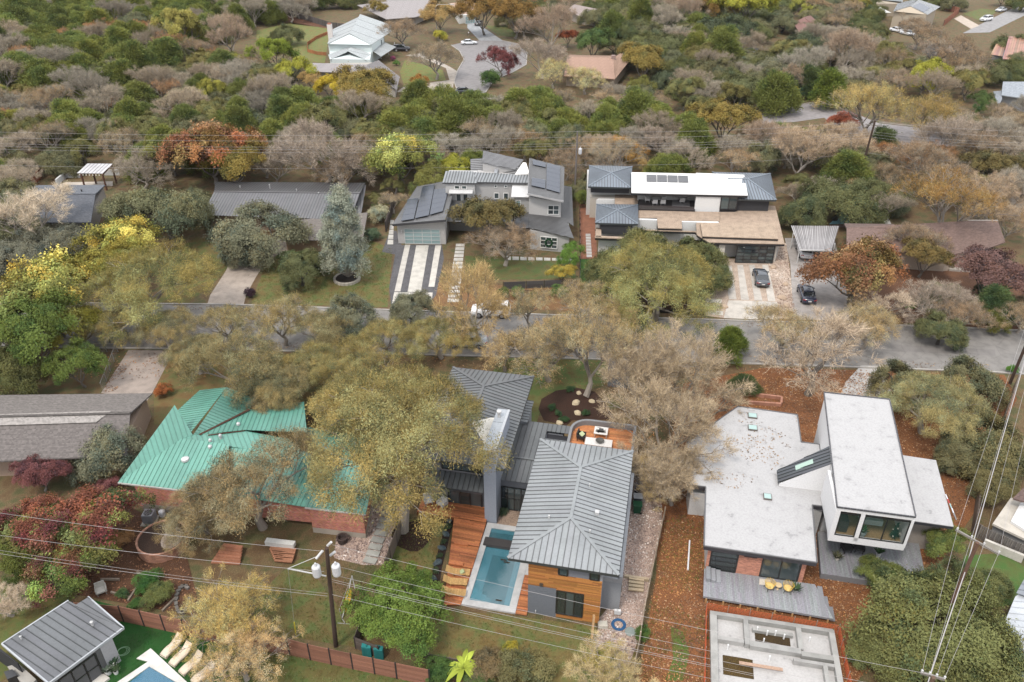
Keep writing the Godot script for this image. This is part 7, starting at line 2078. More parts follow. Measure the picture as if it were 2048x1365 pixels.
	obox(st, Transform3D(Basis(), V3(-2.36,.66,0)), V3(.03,.13,.42))
	put(st, "number_plate", M.plain, o)
	return o

func pole(label: String, foot: Vector3, top: Vector3, r: float, arms := [], drums := [], c := Color(.07,.04,.03)) -> Node3D:
	var o := thing("utility_pole", label, "utility pole", foot)
	var st := S(c)
	tube(st, [foot - V3(0,.3,0), foot.lerp(top, 0.5), top], [r, r * 0.88, r * 0.75], 10, true)
	put(st, "shaft", M.bark, o)
	for a in arms:
		st = S(Color(.24,.22,.2))
		bar(st, a[0], a[1], 0.12, 0.14)
		put(st, "crossarm", M.wood, o)
		for k in [0.03, 0.36, 0.64, 0.97]:
			st = S(Color(.55,.55,.55))
			lathe(st, a[0].lerp(a[1], k), [Vector2(0.03, 0.05), Vector2(0.07, 0.12), Vector2(0.05, 0.18), Vector2(0.07, 0.24), Vector2(0, 0.3)], 8)
			put(st, "insulator", M.metal, o)
	for d in drums:
		st = S(Color(.55,.56,.58))
		lathe(st, d, [Vector2(0.0, 0.0), Vector2(0.26, 0.02), Vector2(0.29, 0.12), Vector2(0.29, 0.85), Vector2(0.24, 0.92), Vector2(0.1, 0.95), Vector2(0.06, 1.2), Vector2(0, 1.22)], 14)
		put(st, "transformer", M.metal, o)
	return o

func wire(label: String, pts: Array, sag := 0.5, r := 0.009, group := "power lines between the poles") -> void:
	var o := Node3D.new()
	inv = Transform3D()
	var st := S(Color(.42,.4,.4))
	for i in pts.size() - 1:
		var c := []
		var rr := []
		for k in 13:
			var f := k / 12.0
			c.append(pts[i].lerp(pts[i + 1], f) - V3(0, sag * 4 * f * (1 - f), 0))
			rr.append(r)
		tube(st, c, rr, 5)
	var m := put(st, "overhead_wire", M.metal)
	tag(m, label, "wire", group)
	o.free()

func lounger(label: String, at: Vector3, yaw: float, c: Color, group: String) -> void:
	var o := thing("sun_lounger", label, "sun lounger", at, yaw, group, true)
	var st := S(c)
	for k in 14:
		var x := -0.95 + k * 0.095
		st.set_color(c * rng.randf_range(0.85, 1.12))
		bx(st, V3(x, 0.28, -0.33), V3(x + 0.075, 0.31, 0.33))
	put(st, "seat_slats", M.wood, o, "stuff")
	st = S(c)
	for k in 7:
		var p := V3(0.4 + k * 0.085, 0.32 + k * 0.05, 0)
		st.set_color(c * rng.randf_range(0.85, 1.12))
		obox(st, Transform3D(Basis(V3(0,0,1), 0.52), p), V3(.08,.03,.66))
	put(st, "backrest", M.wood, o, "stuff")
	for x in [-0.85, 0.3]:
		for z in [-0.28, 0.28]:
			boxp(o, "leg", M.wood, c * 0.8, V3(x, 0, z - 0.03), V3(x + 0.07, 0.28, z + 0.03))

func stone_lounger(label: String, a: Vector3, b: Vector3) -> void:
	var o := thing("sun_lounger", label, "sun lounger", a, 0, "pale moulded loungers on the artificial turf")
	var z := (b - a)
	z.y = 0
	var d := z.normalized()
	var x := Vector3.UP.cross(d) * 0.33
	var st := S(Color(.66,.56,.45))
	st.set_smooth_group(0)
	var rings := []
	for k in 9:
		var f := k / 8.0
		var y := 0.2 + 0.1 * sin(f * PI * 1.6) + (0.55 * pow(maxf(0, f - 0.55) / 0.45, 1.2))
		var p := a + d * 1.75 * f
		p.y = y
		rings.append([p - x, p - x * 0.7 + V3(0,.04,0), p + x * 0.7 + V3(0,.04,0), p + x, p + x - V3(0, minf(y, 0.2), 0), p - x - V3(0, minf(y, 0.2), 0)])
	loft(st, rings)
	put(st, "shell", M.plain, o)

func chair(called: String, label: String, at: Vector3, yaw: float, c: Color, group := "") -> void:
	var o := thing(called, label, "chair", at, yaw, group, true)
	boxp(o, "seat", M.plain, c, V3(-.35,.3,-.35), V3(.35,.44,.35))
	boxp(o, "backrest", M.plain, c * 0.9, V3(-.36,.44,-.4), V3(.36,.9,-.28))
	for x in [-0.4, 0.34]:
		boxp(o, "armrest", M.plain, c * 0.8, V3(x, 0.3, -0.35), V3(x + 0.07, 0.62, 0.35))
	for x in [-0.33, 0.27]:
		for z in [-0.33, 0.27]:
			boxp(o, "leg", M.plain, c * 0.5, V3(x, 0, z), V3(x + 0.06, 0.3, z + 0.06))

func round_chair(label: String, at: Vector3, yaw: float) -> void:
	var o := thing("woven_chair", label, "chair", at, yaw, "yellow woven chairs on the grey deck", true)
	var st := S(Color(.72,.5,.12))
	for k in 20:
		var a := PI * 0.12 + PI * 1.76 * k / 19.0 + PI / 2
		bar(st, V3(cos(a) * 0.3, 0.38, sin(a) * 0.3), V3(cos(a) * 0.42, 0.82, sin(a) * 0.42), 0.035, 0.02)
	put(st, "woven_back", M.plain, o)
	st = S(Color(.7,.52,.2))
	lathe(st, V3(0,.34,0), [Vector2(0.32, 0), Vector2(0.34, 0.05), Vector2(0, 0.07)], 14)
	put(st, "seat", M.plain, o)
	for s in [[-1, -1], [1, -1], [1, 1], [-1, 1]]:
		st = S(Color(.04,.04,.04))
		bar(st, V3(s[0] * 0.2, 0.35, s[1] * 0.2), V3(s[0] * 0.28, 0, s[1] * 0.28), 0.03, 0.03)
		put(st, "leg", M.metal, o)

func table(called: String, label: String, at: Vector3, yaw: float, l: float, w: float, hgt: float, c: Color) -> Node3D:
	var o := thing(called, label, "table", at, yaw, "", true)
	boxp(o, "top", M.plain, c, V3(-l / 2, hgt - 0.05, -w / 2), V3(l / 2, hgt, w / 2))
	for x in [-l / 2 + 0.06, l / 2 - 0.12]:
		for z in [-w / 2 + 0.06, w / 2 - 0.12]:
			boxp(o, "leg", M.plain, c * 0.6, V3(x, 0, z), V3(x + 0.06, hgt - 0.05, z + 0.06))
	return o

func bin(label: String, at: Vector3, yaw: float, body: Color, lid: Color) -> void:
	var o := thing("wheelie_bin", label, "bin", at, yaw, "wheeled bins beside the grey house", true)
	var st := S(body)
	loft(st, [[V3(-.24,.08,-.28), V3(.24,.08,-.28), V3(.24,.08,.28), V3(-.24,.08,.28)], [V3(-.3,.98,-.36), V3(.3,.98,-.36), V3(.3,.98,.36), V3(-.3,.98,.36)]])
	put(st, "body", M.rubber, o)
	boxp(o, "lid", M.paint, lid, V3(-.33,.985,-.38), V3(.33,1.06,.4))
	for x in [-0.26, 0.2]:
		st = S(Color(.02,.02,.02))
		tube(st, [V3(x, 0.1, 0.33), V3(x + 0.06, 0.1, 0.33)], [0.1, 0.1], 10, true)
		put(st, "wheel", M.rubber, o)

func pot_plant(label: String, at: Vector3, r: float, h: float, pot: Color, leaf: Color, group := "") -> void:
	var o := thing("potted_plant", label, "plant", at, 0, group, true)
	var st := S(pot)
	lathe(st, Vector3.ZERO, [Vector2(0, 0), Vector2(r * 0.7, 0), Vector2(r, h), Vector2(r * 0.88, h), Vector2(r * 0.86, h * 0.9), Vector2(0, h * 0.9)], 14)
	put(st, "pot", M.plain, o)
	st = S(leaf)
	for k in 60:
		var a := rng.randf() * TAU
		var l := rng.randf_range(0.25, 0.6)
		var d := V3(cos(a), rng.randf_range(0.6, 2.2), sin(a)).normalized()
		var s := d.cross(Vector3.UP).normalized() * 0.035
		var v := rng.randf_range(0.7, 1.4)
		st.set_color(Color(leaf.r * v, leaf.g * v, leaf.b * v))
		var b := V3(cos(a) * r * 0.4, h * 0.9, sin(a) * r * 0.4)
		tri(st, b - s, b + s, b + d * l)
		tri(st, b + d * l * 0.5 - s * 1.6, b + d * l * 0.5 + s * 1.6, b + d * l * 1.1)
	put(st, "foliage", M.leaf, o)

func boulder(label: String, at: Vector3, r: float, c := Color(.62,.52,.36), group := "boulders of the mulch bed") -> void:
	var o := thing("boulder", label, "boulder", at, rng.randf() * 360, group, true)
	var st := S(c)
	var rings := []
	for j in 5:
		var ring_ := []
		var y := r * (-0.2 + 0.25 * j)
		var q: float = [0.85, 1.0, 0.95, 0.75, 0.35][j]
		for k in 9:
			var a := TAU * k / 9
			ring_.append(V3(cos(a) * r * q * rng.randf_range(0.8, 1.1) * 1.25, y, sin(a) * r * q * rng.randf_range(0.8, 1.1)))
		rings.append(ring_)
	loft(st, rings)
	put(st, "stone", M.concrete, o)

func street_things() -> void:
	# ---- vehicles
	car("sport_utility", "white sport utility car parked at the kerb before the striped driveway", V3(-2.61,0,-86.18), 177, Color(.75,.75,.76), "suv")
	car("parked_car", "silver-grey car parked under the elms at the near kerb", V3(-5.21,0,-79.19), 176, Color(.3,.33,.37))
	car("sedan", "dark grey sedan parked on the pale driveway slabs by the glass garage door", V3(33.33,0,-95.26), 82, Color(.05,.058,.068))
	car("sports_car", "dark navy sports car on the concrete drive below the carport", V3(38,0,-90.69), 82, Color(.022,.026,.05))
	car("sedan", "white car under the ribbed carport roof", V3(41.72,0,-103.54), 82, Color(.72,.72,.73))
	car("sedan", "silver saloon parked at the head of the cul-de-sac", V3(-12.48,0,-242.54), 10, Color(.6,.62,.65))
	car("sport_utility", "dark sport utility car in front of the pale blue house", V3(-31.08,0,-234.05), 5, Color(.02,.022,.03), "suv")
	car("parked_car", "dark car at the cul-de-sac's lower end behind green junipers", V3(-11.22,0,-189.34), 8, Color(.02,.024,.03))
	car("parked_car", "dark car on the far pale driveway by the rust-brown tree", V3(-10.59,0,-271.61), 75, Color(.04,.045,.05))
	car("sport_utility", "white sport utility car parked on the top right street", V3(155.56,0,-278.36), -148, Color(.72,.73,.75), "suv")
	car("parked_car", "silver car parked furthest up the top right street, ahead of the white one", V3(169.45,0,-295.64), -148, Color(.55,.57,.6))
	car("parked_car", "dark car at the top edge on the top right street", V3(184.19,0,-312.83), -148, Color(.03,.035,.04))
	car("sedan", "white car on the tan house's garage drive, left one of two", V3(119.06,0,-260.49), -60, Color(.65,.67,.7))
	car("sedan", "white car on the tan house's garage drive, right one of two", V3(120.42,0,-255.97), -60, Color(.7,.72,.75))
	# ---- poles and wires
	var nb := V3(-12.92,0,-37.84)
	var nt := V3(-12.25,10.4,-37.55)
	var np := pole("dark utility pole with two grey transformers beside the reddish board fence", nb, nt, 0.17, [], [V3(-12.51,8.6,-36.9) + V3(-.42,0,.1), V3(-12.06,8.6,-36.99) + V3(.42,0,.1)])
	var st := S(Color(.6,.6,.6))
	bar(st, V3(-15.28,8,-37.96), V3(-12.53,8,-37.31), 0.07, 0.07)
	put(st, "bracket_arm", M.metal, np)
	st = S(Color(.6,.6,.6))
	bar(st, V3(-15.27,8.02,-37.94), V3(-12.99,9.2,-38.01), 0.03, 0.03)
	put(st, "brace", M.metal, np)
	for q in [[V3(-13.17,9.1,-37.84), V3(-12.72,9.6,-38.08)], [V3(-12.29,10.2,-37.96), V3(-11.99,10.6,-37.89)], [V3(-12.19,9.4,-37.83), V3(-11.84,9.7,-37.9)]]:
		st = S(Color(.62,.62,.63))
		tube(st, [q[0], q[1]], [0.09, 0.09], 8, true)
		put(st, "cutout", M.metal, np)
	st = S(Color(.6,.5,.04))
	bar(st, V3(-16.03,0,-38.75), V3(-15.93,1.6,-38.68), 0.06, 0.06)
	put(st, "guy_guard", M.plain, np)
	st = S(Color(.4,.4,.4))
	bar(st, V3(-15.93,1.6,-38.68), V3(-15.24,8,-37.92), 0.015, 0.015)
	put(st, "guy_wire", M.metal, np)
	var r2 := V3(30.93,10.5,-37.94)
	var ra := [V3(30.26,10.2,-39.42), V3(32.09,10.2,-37.17)]
	pole("brown utility pole with a long wooden crossarm over the lower right garden", V3(r2.x, 0, r2.z), r2, 0.16, [ra], [], Color(.16,.09,.06))
	var r3 := V3(23.49,10.5,-27.84)
	var rb := [V3(23.02,10.3,-28.29), V3(24.17,10.3,-27.85)]
	pole("utility pole whose crossarm just shows at the bottom edge on the right", V3(r3.x, 0, r3.z), r3, 0.16, [rb], [], Color(.16,.1,.07))
	var r1b := V3(54.11,0,-71.25)
	pole("dark leaning utility pole at the right edge by the street's near kerb", r1b, r1b + V3(.3,10.5,-.2), 0.17, [[r1b + V3(-1.2,10,.2), r1b + V3(1.2,10,.4)]])
	for k in 4:
		var f := [0.03, 0.36, 0.64, 0.97]
		wire("overhead wire over the right gardens, %s across the crossarm" % ["first", "second", "third", "last"][k], [r1b + V3(-1.2 + 2.4 * f[k], 10.25, 0.3), ra[0].lerp(ra[1], f[k]) + V3(0,.28,0), rb[0].lerp(rb[1], f[k]) + V3(0,.28,0)], 0.35)
	wire("bundled cable under the right crossarm", [r1b + V3(.2,7.4,0), V3(r2.x, 7.8, r2.z), V3(r3.x, 7.6, r3.z)], 0.5, 0.035)
	var lefts := [[V3(-38.29,10,-41.65), V3(-12.75,9.6,-38.04), "topmost"], [V3(-37.97,9,-40.46), V3(-12.68,8.2,-37.52), "second"], [V3(-38.64,7.4,-40.63), V3(-12.55,6.6,-37.02), "thin third"], [V3(-38.63,7.2,-40.49), V3(-12.56,6.4,-36.98), "lowest"]]
	for l in lefts:
		wire("%s wire left of the transformer pole over the back gardens" % l[2], [l[0], l[1]], 0.25, 0.01 if l[2] != "thin third" else 0.007)
	var rights := [[V3(-11.98,10.3,-37.95), V3(0,.2,0), "topmost"], [V3(-11.99,8.6,-37.68), V3(0,-1.5,0), "second"], [V3(-12.18,7.9,-37.53), V3(0,-2.1,0), "third"], [V3(-12.21,7.5,-37.45), V3(0,-2.7,0), "fourth"], [V3(-12.24,7.3,-37.45), V3(0,-2.85,0), "fifth"], [V3(-12.28,6.4,-37.11), V3(0,-3.8,0), "lowest"]]
	for l in rights:
		wire("%s wire from the transformer pole across the pool garden" % l[2], [l[0], r3 + l[1]], 0.4, 0.009)
	var f1 := V3(10.38,11,-125.15)
	pole("grey utility pole with one transformer above the woods behind the modern houses", V3(f1.x, 0, f1.z), f1, 0.16, [], [f1 + V3(.55,-3.6,.3)], Color(.2,.18,.17))
	var f2t := V3(59.88,11,-131.04)
	var f2b := V3(64.48,0,-140.34)
	pole("leaning dark utility pole with a crossarm before the wide ochre tree", V3(f2t.x - 0.6, 0, f2t.z + 0.5), f2t, 0.2, [[f2t + V3(-1.2,-.8,-.6), f2t + V3(1.2,-.8,.6)]])
	var f0 := V3(-88.44,11,-125.41)
	var f3 := V3(92.56,11,-125.41)
	for l in [[0.0, "topmost"], [-0.9, "second"], [-1.9, "third"], [-2.3, "fourth"], [-2.8, "fifth"], [-5.5, "lowest"]]:
		var d := V3(0, l[0], 0)
		wire("%s far wire strung over the woods behind the north row" % l[1], [f0 + d, f1 + d, f2t + d, f3 + d], 0.7, 0.012)
	st = S(Color(.5,.5,.5))
	var lb := V3(-23.07,0,-258.49)
	var lt := V3(-20.69,8,-233.05)
	var sl := thing("street_lamp", "grey street lamp with a short arm at the cul-de-sac beside the peach tree", "street lamp", lb)
	tube(st, [lb, V3(lb.x, 7.6, lb.z), V3(lb.x + 0.6, 8.2, lb.z)], [0.12, 0.09, 0.07], 8, true)
	put(st, "post", M.metal, sl)
	st = S(Color(.5,.5,.5))
	bar(st, V3(lb.x + 0.6, 8.2, lb.z), V3(lb.x + 4.6, 8.35, lb.z), 0.1, 0.1)
	put(st, "arm", M.metal, sl)
	st = S(Color(.6,.6,.6))
	bar(st, V3(lb.x + 4.5, 8.3, lb.z), V3(lb.x + 5.6, 8.32, lb.z), 0.34, 0.18)
	put(st, "lamp_head", M.metal, sl)
	for q in [[V3(54.06,0,-176.28), "white letter box on a post at the side street's kerb"], [V3(-13.07,0,-253.42), "letter box on a post by the far driveway"]]:
		var mb := thing("letter_box", q[1], "letter box", q[0], 0, "", true)
		boxp(mb, "post", M.wood, Color(.2,.16,.12), V3(-.06,0,-.06), V3(.06,1.05,.06))
		boxp(mb, "box", M.plain, Color(.65,.65,.65), V3(-.14,1.05,-.28), V3(.14,1.35,.28))
	# ---- fences of the near gardens
	var f := thing("board_fence", "long reddish horizontal board fence with black posts across the bottom gardens", "fence", V3(-22.72,0,-38.58))
	var red := Color(.27,.125,.085)
	fence(f, [V3(-32.89,0,-40.34), V3(-29.3,0,-39.98), V3(-24.17,0,-38.76), V3(-21.4,0,-37.98), V3(-16.11,0,-37.15), V3(-14.5,0,-36.66), V3(-12.93,0,-36.28), V3(-8.1,0,-35.14), V3(-5.71,0,-34.6)], 1.75, M.wood, red, 1.75, 0.15, true, Color(.02,.017,.016), 0.006)
	f = thing("board_fence", "weathered grey board fence between the stepping slabs and the grey house's lawn", "fence", V3(-10.04,0,-48.53))
	fence(f, [V3(-9.05,0,-51.12), V3(-9.32,0,-49.71), V3(-9.92,0,-45.92), V3(-10.09,0,-44.59)], 1.7, M.wood, Color(.2,.16,.13), 2.4, 0.15, true, Color(.08,.07,.06))
	f = thing("board_fence", "short grey board fence turning behind the bright green tree", "fence", V3(-11.23,0,-38.48))
	fence(f, [V3(-10.89,0,-39.97), V3(-11.21,0,-38.9), V3(-11.4,0,-37.61), V3(-9.6,0,-36.85)], 1.3, M.wood, Color(.17,.14,.125), 2.0, 0.15, true, Color(.06,.05,.045))
	f = thing("board_fence", "dark brown board fence along the bottom of the pool garden", "fence", V3(-3.42,0,-36.18))
	fence(f, [V3(-6.3,0,-36.46), V3(-5.87,0,-36.3), V3(-2.91,0,-35.63), V3(.19,0,-34.98)], 1.2, M.wood, Color(.13,.1,.085), 1.9, 0.15, true, Color(.1,.08,.07))
	f = thing("side_fence", "pale board fence seen end-on between the gravel side yard and the leaf covered yard", "fence", V3(10.26,0,-40.97))
	fence(f, [V3(13.17,0,-50.68), V3(11.16,0,-44.29), V3(9.96,0,-40.34), V3(9.32,0,-37.9), V3(8.63,0,-35.63)], 1.5, M.wood, Color(.4,.32,.24), 2.2, 0.16, true, Color(.45,.36,.27))
	f = thing("board_fence", "old brown board fence by the concrete terrace at the right", "fence", V3(40.18,0,-49.58))
	fence(f, [V3(38.86,0,-48.6), V3(41.7,0,-53.4), V3(54.47,0,-70.89)], 1.6, M.wood, Color(.16,.125,.1), 2.2, 0.16, false, Color(.1,.08,.07))
	f = thing("plank_fence", "weathered upright plank fence below the concrete terrace at the right", "fence", V3(40.88,0,-48.12))
	fence(f, [V3(39.22,0,-48.6), V3(40.47,0,-47.33), V3(41.92,0,-46.1)], 1.5, M.wood, Color(.2,.18,.165), 2.2, 0.16, false, Color(.1,.08,.07))
	# ---- the grey house's terrace and garden
	for q in [["slatted wooden lounger with a green cushion, furthest from the bottom wires", -8.0, 4.25], ["slatted wooden lounger in the middle of three on the timber deck", -7.95, 5.25], ["slatted wooden lounger nearest the lawn on the timber deck", -7.8, 6.3]]:
		var p := Transform3D(Basis(Vector3.UP, deg_to_rad(-11.5)), V3(4,0,-47)) * V3(q[1] + 0.35, 0.19, q[2] - 0.1)
		lounger(q[0], p, 180 - 5, Color(.55,.34,.13), "slatted loungers on the timber deck")
	var dt := Transform3D(Basis(Vector3.UP, deg_to_rad(-11.5)), V3(4,0,-47))
	var o := thing("cushion", "pale green cushion on the furthest slatted lounger", "cushion", dt * V3(-7.3,.55,4.15), 20, "", true)
	var cs := S(Color(.35,.4,.22))
	obox(cs, Transform3D(Basis(V3(0,0,1), 0.5), Vector3.ZERO), V3(.35,.1,.35))
	put(cs, "cover", M.plain, o)
	chair("garden_chair", "white cushioned lounge chair under the elm on the timber deck, left one", dt * V3(-12.2,.45,-2.9), 20, Color(.6,.58,.55), "white lounge chairs under the elm")
	chair("garden_chair", "white cushioned lounge chair under the elm on the timber deck, beside the sliding door", dt * V3(-10.9,.45,-2.8), -40, Color(.6,.58,.55), "white lounge chairs under the elm")
	var tb := table("terrace_table", "square white table with ornaments on the roof deck", dt * V3(1.9,3.33,-11.9), -11.5, 1.25, 1.1, 0.5, Color(.62,.6,.58))
	boxp(tb, "tray", M.metal, Color(.05,.05,.05), V3(-.2,.5,-.2), V3(.2,.6,.15))
	for k in 12:
		boxp(tb, "ornament", M.plain, Color(.2,.19,.18), V3(rng.randf_range(-0.55, 0.5), 0.5, rng.randf_range(-0.5, 0.45)), V3(rng.randf_range(-0.55, 0.5), 0.505, rng.randf_range(-0.5, 0.45)))
	tb = table("terrace_table", "long pale stone fire table with a dark bowl on the roof deck", dt * V3(1.85,3.33,-10.3), -11.5, 2.45, 1.05, 0.4, Color(.58,.56,.54))
	o = thing("fire_bowl", "dark round fire bowl on the long pale stone table", "bowl", dt * V3(1.95,3.73,-10.35), 0, "", true)
	cs = S(Color(.06,.055,.05))
	lathe(cs, Vector3.ZERO, [Vector2(0.2, 0), Vector2(0.4, 0.2), Vector2(0.34, 0.2), Vector2(0, 0.12)], 16)
	put(cs, "bowl", M.metal, o)
	chair("armchair", "dark armchair with a pale green cushion on the roof deck", dt * V3(.2,3.33,-10.9), 70, Color(.03,.028,.028))
	o = thing("cushion", "pale green cushion in the dark armchair of the roof deck", "cushion", dt * V3(.25,3.95,-10.9), 40, "", true)
	cs = S(Color(.42,.48,.28))
	obox(cs, Transform3D(Basis(V3(1,0,1).normalized(), 0.7), Vector3.ZERO), V3(.4,.12,.4))
	put(cs, "cover", M.plain, o)
	bin("dark bin with a blue lid, furthest of three beside the gravel side yard", dt * V3(5.85,0,-8.2), 85, Color(.012,.018,.05), Color(.02,.04,.12))
	bin("bin with a pale grey lid between the blue and the green one", dt * V3(5.85,0,-6.9), 85, Color(.05,.06,.07), Color(.4,.43,.46))
	bin("dark green bin, nearest of three beside the gravel side yard", dt * V3(5.9,0,-5.9), 85, Color(.01,.06,.03), Color(.015,.08,.04))
	o = thing("timber_landing", "pale timber landing step in the gravel side yard", "step", V3(9.87,0,-43.56))
	for k in 4:
		cs = S(Color(.5,.4,.27) * rng.randf_range(0.85, 1.1))
		bar(cs, V3(9.33,0,-44.05).lerp(V3(9.14,0,-42.95), k / 3.0) + V3(0,.2,0), V3(10.5,0,-43.8).lerp(V3(10.32,0,-42.79), k / 3.0) + V3(0,.2,0), 0.24, 0.12)
		put(cs, "plank", M.wood, o)
	cs = S(Color(.5,.4,.28))
	bar(cs, V3(8.98,0,-44.26) + V3(0,.15,0), V3(10.89,0,-43.88) + V3(0,.15,0), 0.2, 0.3)
	put(cs, "sleeper", M.wood, o)
	o = thing("garden_hose", "coiled blue hose on the gravel by the grey house's corner", "hose", V3(8.02,0,-39.69))
	cs = S(Color(.02,.09,.2))
	for k in 5:
		var pts := []
		var rad := []
		for i in 25:
			var a := TAU * i / 24
			pts.append(V3(8.02,0,-39.69) + V3(cos(a) * (0.36 + k * 0.045), 0.06 + 0.03 * (k % 2), sin(a) * (0.36 + k * 0.045)))
			rad.append(0.028)
		tube(cs, pts, rad, 6)
	put(cs, "coil", M.rubber, o)
	o = thing("drain_lid", "round grey-green lid set in the gravel near the blue hose", "lid", V3(8.83,0,-39.07), 0, "", true)
	cs = S(Color(.22,.26,.25))
	lathe(cs, Vector3.ZERO, [Vector2(0.42, 0), Vector2(0.42, 0.05), Vector2(0.38, 0.08), Vector2(0, 0.09)], 18)
	put(cs, "lid", M.plain, o)
	o = thing("service_box", "pair of small pale service boxes on the grey side wall's foot", "utility box", V3(8.03,0,-40.72))
	for q in [V3(7.89,0,-40.59), V3(8.12,0,-40.56)]:
		cs = S(Color(.6,.6,.6))
		bx(cs, q + V3(-.13,.2,-.1), q + V3(.13,.6,.1))
		put(cs, "box", M.plain, o)
	o = thing("stone_block", "pale broken stone block by the young tree at the gravel's edge", "stone", V3(6.8,0,-39.59))
	cs = S(Color(.55,.52,.45))
	bx(cs, V3(6.8,0,-39.59) + V3(-.35,0,-.25), V3(6.8,0,-39.59) + V3(.35,.3,.25))
	put(cs, "block", M.concrete, o)
	o = thing("timber_post", "raw leaning timber post at the corner of the cedar wall", "post", V3(5.93,0,-38.62))
	cs = S(Color(.5,.32,.17))
	bar(cs, V3(5.9,0,-38.5), V3(6.01,1.9,-39.05), 0.16, 0.16)
	put(cs, "post", M.wood, o)
	var bl := ["at the mulch bed's far tip", "beside the elm trunk in the mulch bed", "in the middle of the mulch bed, largest", "right of the mulch bed's trunk", "at the mulch bed's near edge"]
	var bp := [V3(7.14,0,-69.45), V3(8.4,0,-67.98), V3(6.72,0,-67.72), V3(6.77,0,-65.95), V3(4.82,0,-64.31)]
	for k in 5:
		boulder("pale limestone boulder " + bl[k], bp[k], [0.3, 0.32, 0.42, 0.36, 0.36][k])
	# ---- the white house
	round_chair("yellow woven round chair, left of the small table on the long grey deck", V3(20.01,.6,-42.59), 10)
	round_chair("yellow woven round chair, right of the small table on the long grey deck", V3(21.37,.6,-42.37), -15)
	o = thing("side_table", "small round tan table between the yellow woven chairs", "table", V3(20.69,.6,-42.59), 0, "", true)
	cs = S(Color(.6,.47,.28))
	lathe(cs, Vector3.ZERO, [Vector2(0.1, 0), Vector2(0.05, 0.05), Vector2(0.05, 0.42), Vector2(0.26, 0.44), Vector2(0.26, 0.48), Vector2(0, 0.48)], 14)
	put(cs, "pedestal", M.plain, o)
	pot_plant("small potted plant in a grey pot right of the yellow chairs", V3(21.96,.6,-42.28), 0.2, 0.35, Color(.3,.3,.3), Color(.06,.1,.05))
	o = thing("door_mat", "pale mat before the glass door of the long grey deck", "mat", V3(19.93,.62,-43.39))
	cs = S(Color(.6,.55,.48))
	slab(cs, [V3(19.55,.64,-43.61), V3(20.38,.64,-43.47), V3(20.23,.64,-42.92), V3(19.36,.64,-43.01)], 0.02)
	put(cs, "mat", M.plain, o)
	chair("armchair", "black wicker armchair under the white box, left of two", V3(27.41,.6,-46.57), 10, Color(.035,.033,.035), "black armchairs under the white box")
	chair("armchair", "black wicker armchair under the white box, right of two", V3(28.43,.6,-46.57), -15, Color(.035,.033,.035), "black armchairs under the white box")
	pot_plant("white pot with a small plant on the square grey deck", V3(29.77,.6,-45.88), 0.2, 0.5, Color(.65,.65,.65), Color(.05,.1,.04))
	pot_plant("small plant with a white rim pot at the left of the square grey deck", V3(26.37,.6,-45.64), 0.24, 0.25, Color(.5,.47,.42), Color(.1,.1,.06))
	pot_plant("leafy house plant in a patterned pot behind the left of the big window", dtw(V3(3.3,3.78,4.3)), 0.34, 0.5, Color(.3,.36,.36), Color(.05,.13,.05))
	o = thing("christmas_tree", "dark small decorated tree behind the right of the big window", "tree", dtw(V3(5.75,3.78,4.1)), 0, "", true)
	cs = S(Color(.015,.05,.035))
	for k in 200:
		var y := rng.randf()
		var a := rng.randf() * TAU
		var d := V3(cos(a), 0.1, sin(a)) * (0.1 + 0.4 * (1 - y))
		var b := V3(0, 0.15 + y * 1.5, 0)
		var s := V3(-sin(a), 0.3, cos(a)) * 0.06
		tri(cs, b - s, b + s, b + d)
	put(cs, "branches", M.leaf, o)
	for k in 9:
		cs = S(Color(.7,.65,.55))
		var a := k * 2.4
		obox(cs, Transform3D(Basis(), V3(cos(a) * (0.42 - k * 0.04), 0.3 + k * 0.15, sin(a) * (0.42 - k * 0.04))), V3(.08,.08,.08))
		put(cs, "bauble", M.metal, o)
	o = thing("white_pipe", "long white pipe lying on the leaf covered yard", "pipe", V3(14.59,0,-46.51))
	cs = S(Color(.7,.7,.72))
	tube(cs, [V3(14.96,0,-48.17) + V3(0,.08,0), V3(14.21,0,-44.98) + V3(0,.08,0)], [0.07, 0.07], 8, true)
	put(cs, "tube", M.plain, o)
	o = thing("brick_planter_box", "low brick planter bed with fallen leaves beyond the white house's low roof", "planter", V3(26.54,0,-67.95))
	for s in [[V3(25.04,0,-69.1), V3(28.46,0,-68.36)], [V3(28.46,0,-68.36), V3(28.06,0,-67.23)], [V3(24.7,0,-67.55), V3(28.04,0,-67.15)]]:
		for k in 6:
			cs = S(Color(.38,.19,.13) * rng.randf_range(0.8, 1.15))
			bar(cs, s[0].lerp(s[1], k / 6.0) + V3(0,.2,0), s[0].lerp(s[1], (k + 0.96) / 6.0) + V3(0,.2,0), 0.22, 0.4)
			put(cs, "brick", M.plain, o)
	o = thing("roof_cable", "loose bundle of cable and tape at the pavilion roof's corner", "cable", V3(35.59,4,-47.82))
	for k in 5:
		cs = S([Color(.6,.62,.66), Color(.4,.05,.05), Color(.3,.45,.45), Color(.62,.64,.68), Color(.2,.2,.2)][k])
		bar(cs, V3(35.94,4.1,-49.45).lerp(V3(35.63,4.1,-47.32), k / 4.0), V3(35.77,4,-48.08).lerp(V3(35.53,4,-46.63), k / 4.0), 0.08, 0.03)
		put(cs, "strand", M.plain, o)
	# ---- the brick house garden
	o = thing("air_conditioner", "round-cornered grey air conditioning unit on a small slab by the brick house", "air conditioner", V3(-31.49,0,-50.91))
	var ac := V3(-31.37,0,-50.6)
	cs = S(Color(.24,.25,.27))
	bx(cs, ac + V3(-.45,.08,-.45), ac + V3(.45,.95,.45))
	put(cs, "casing", M.metal, o)
	cs = S(Color(.02,.02,.022))
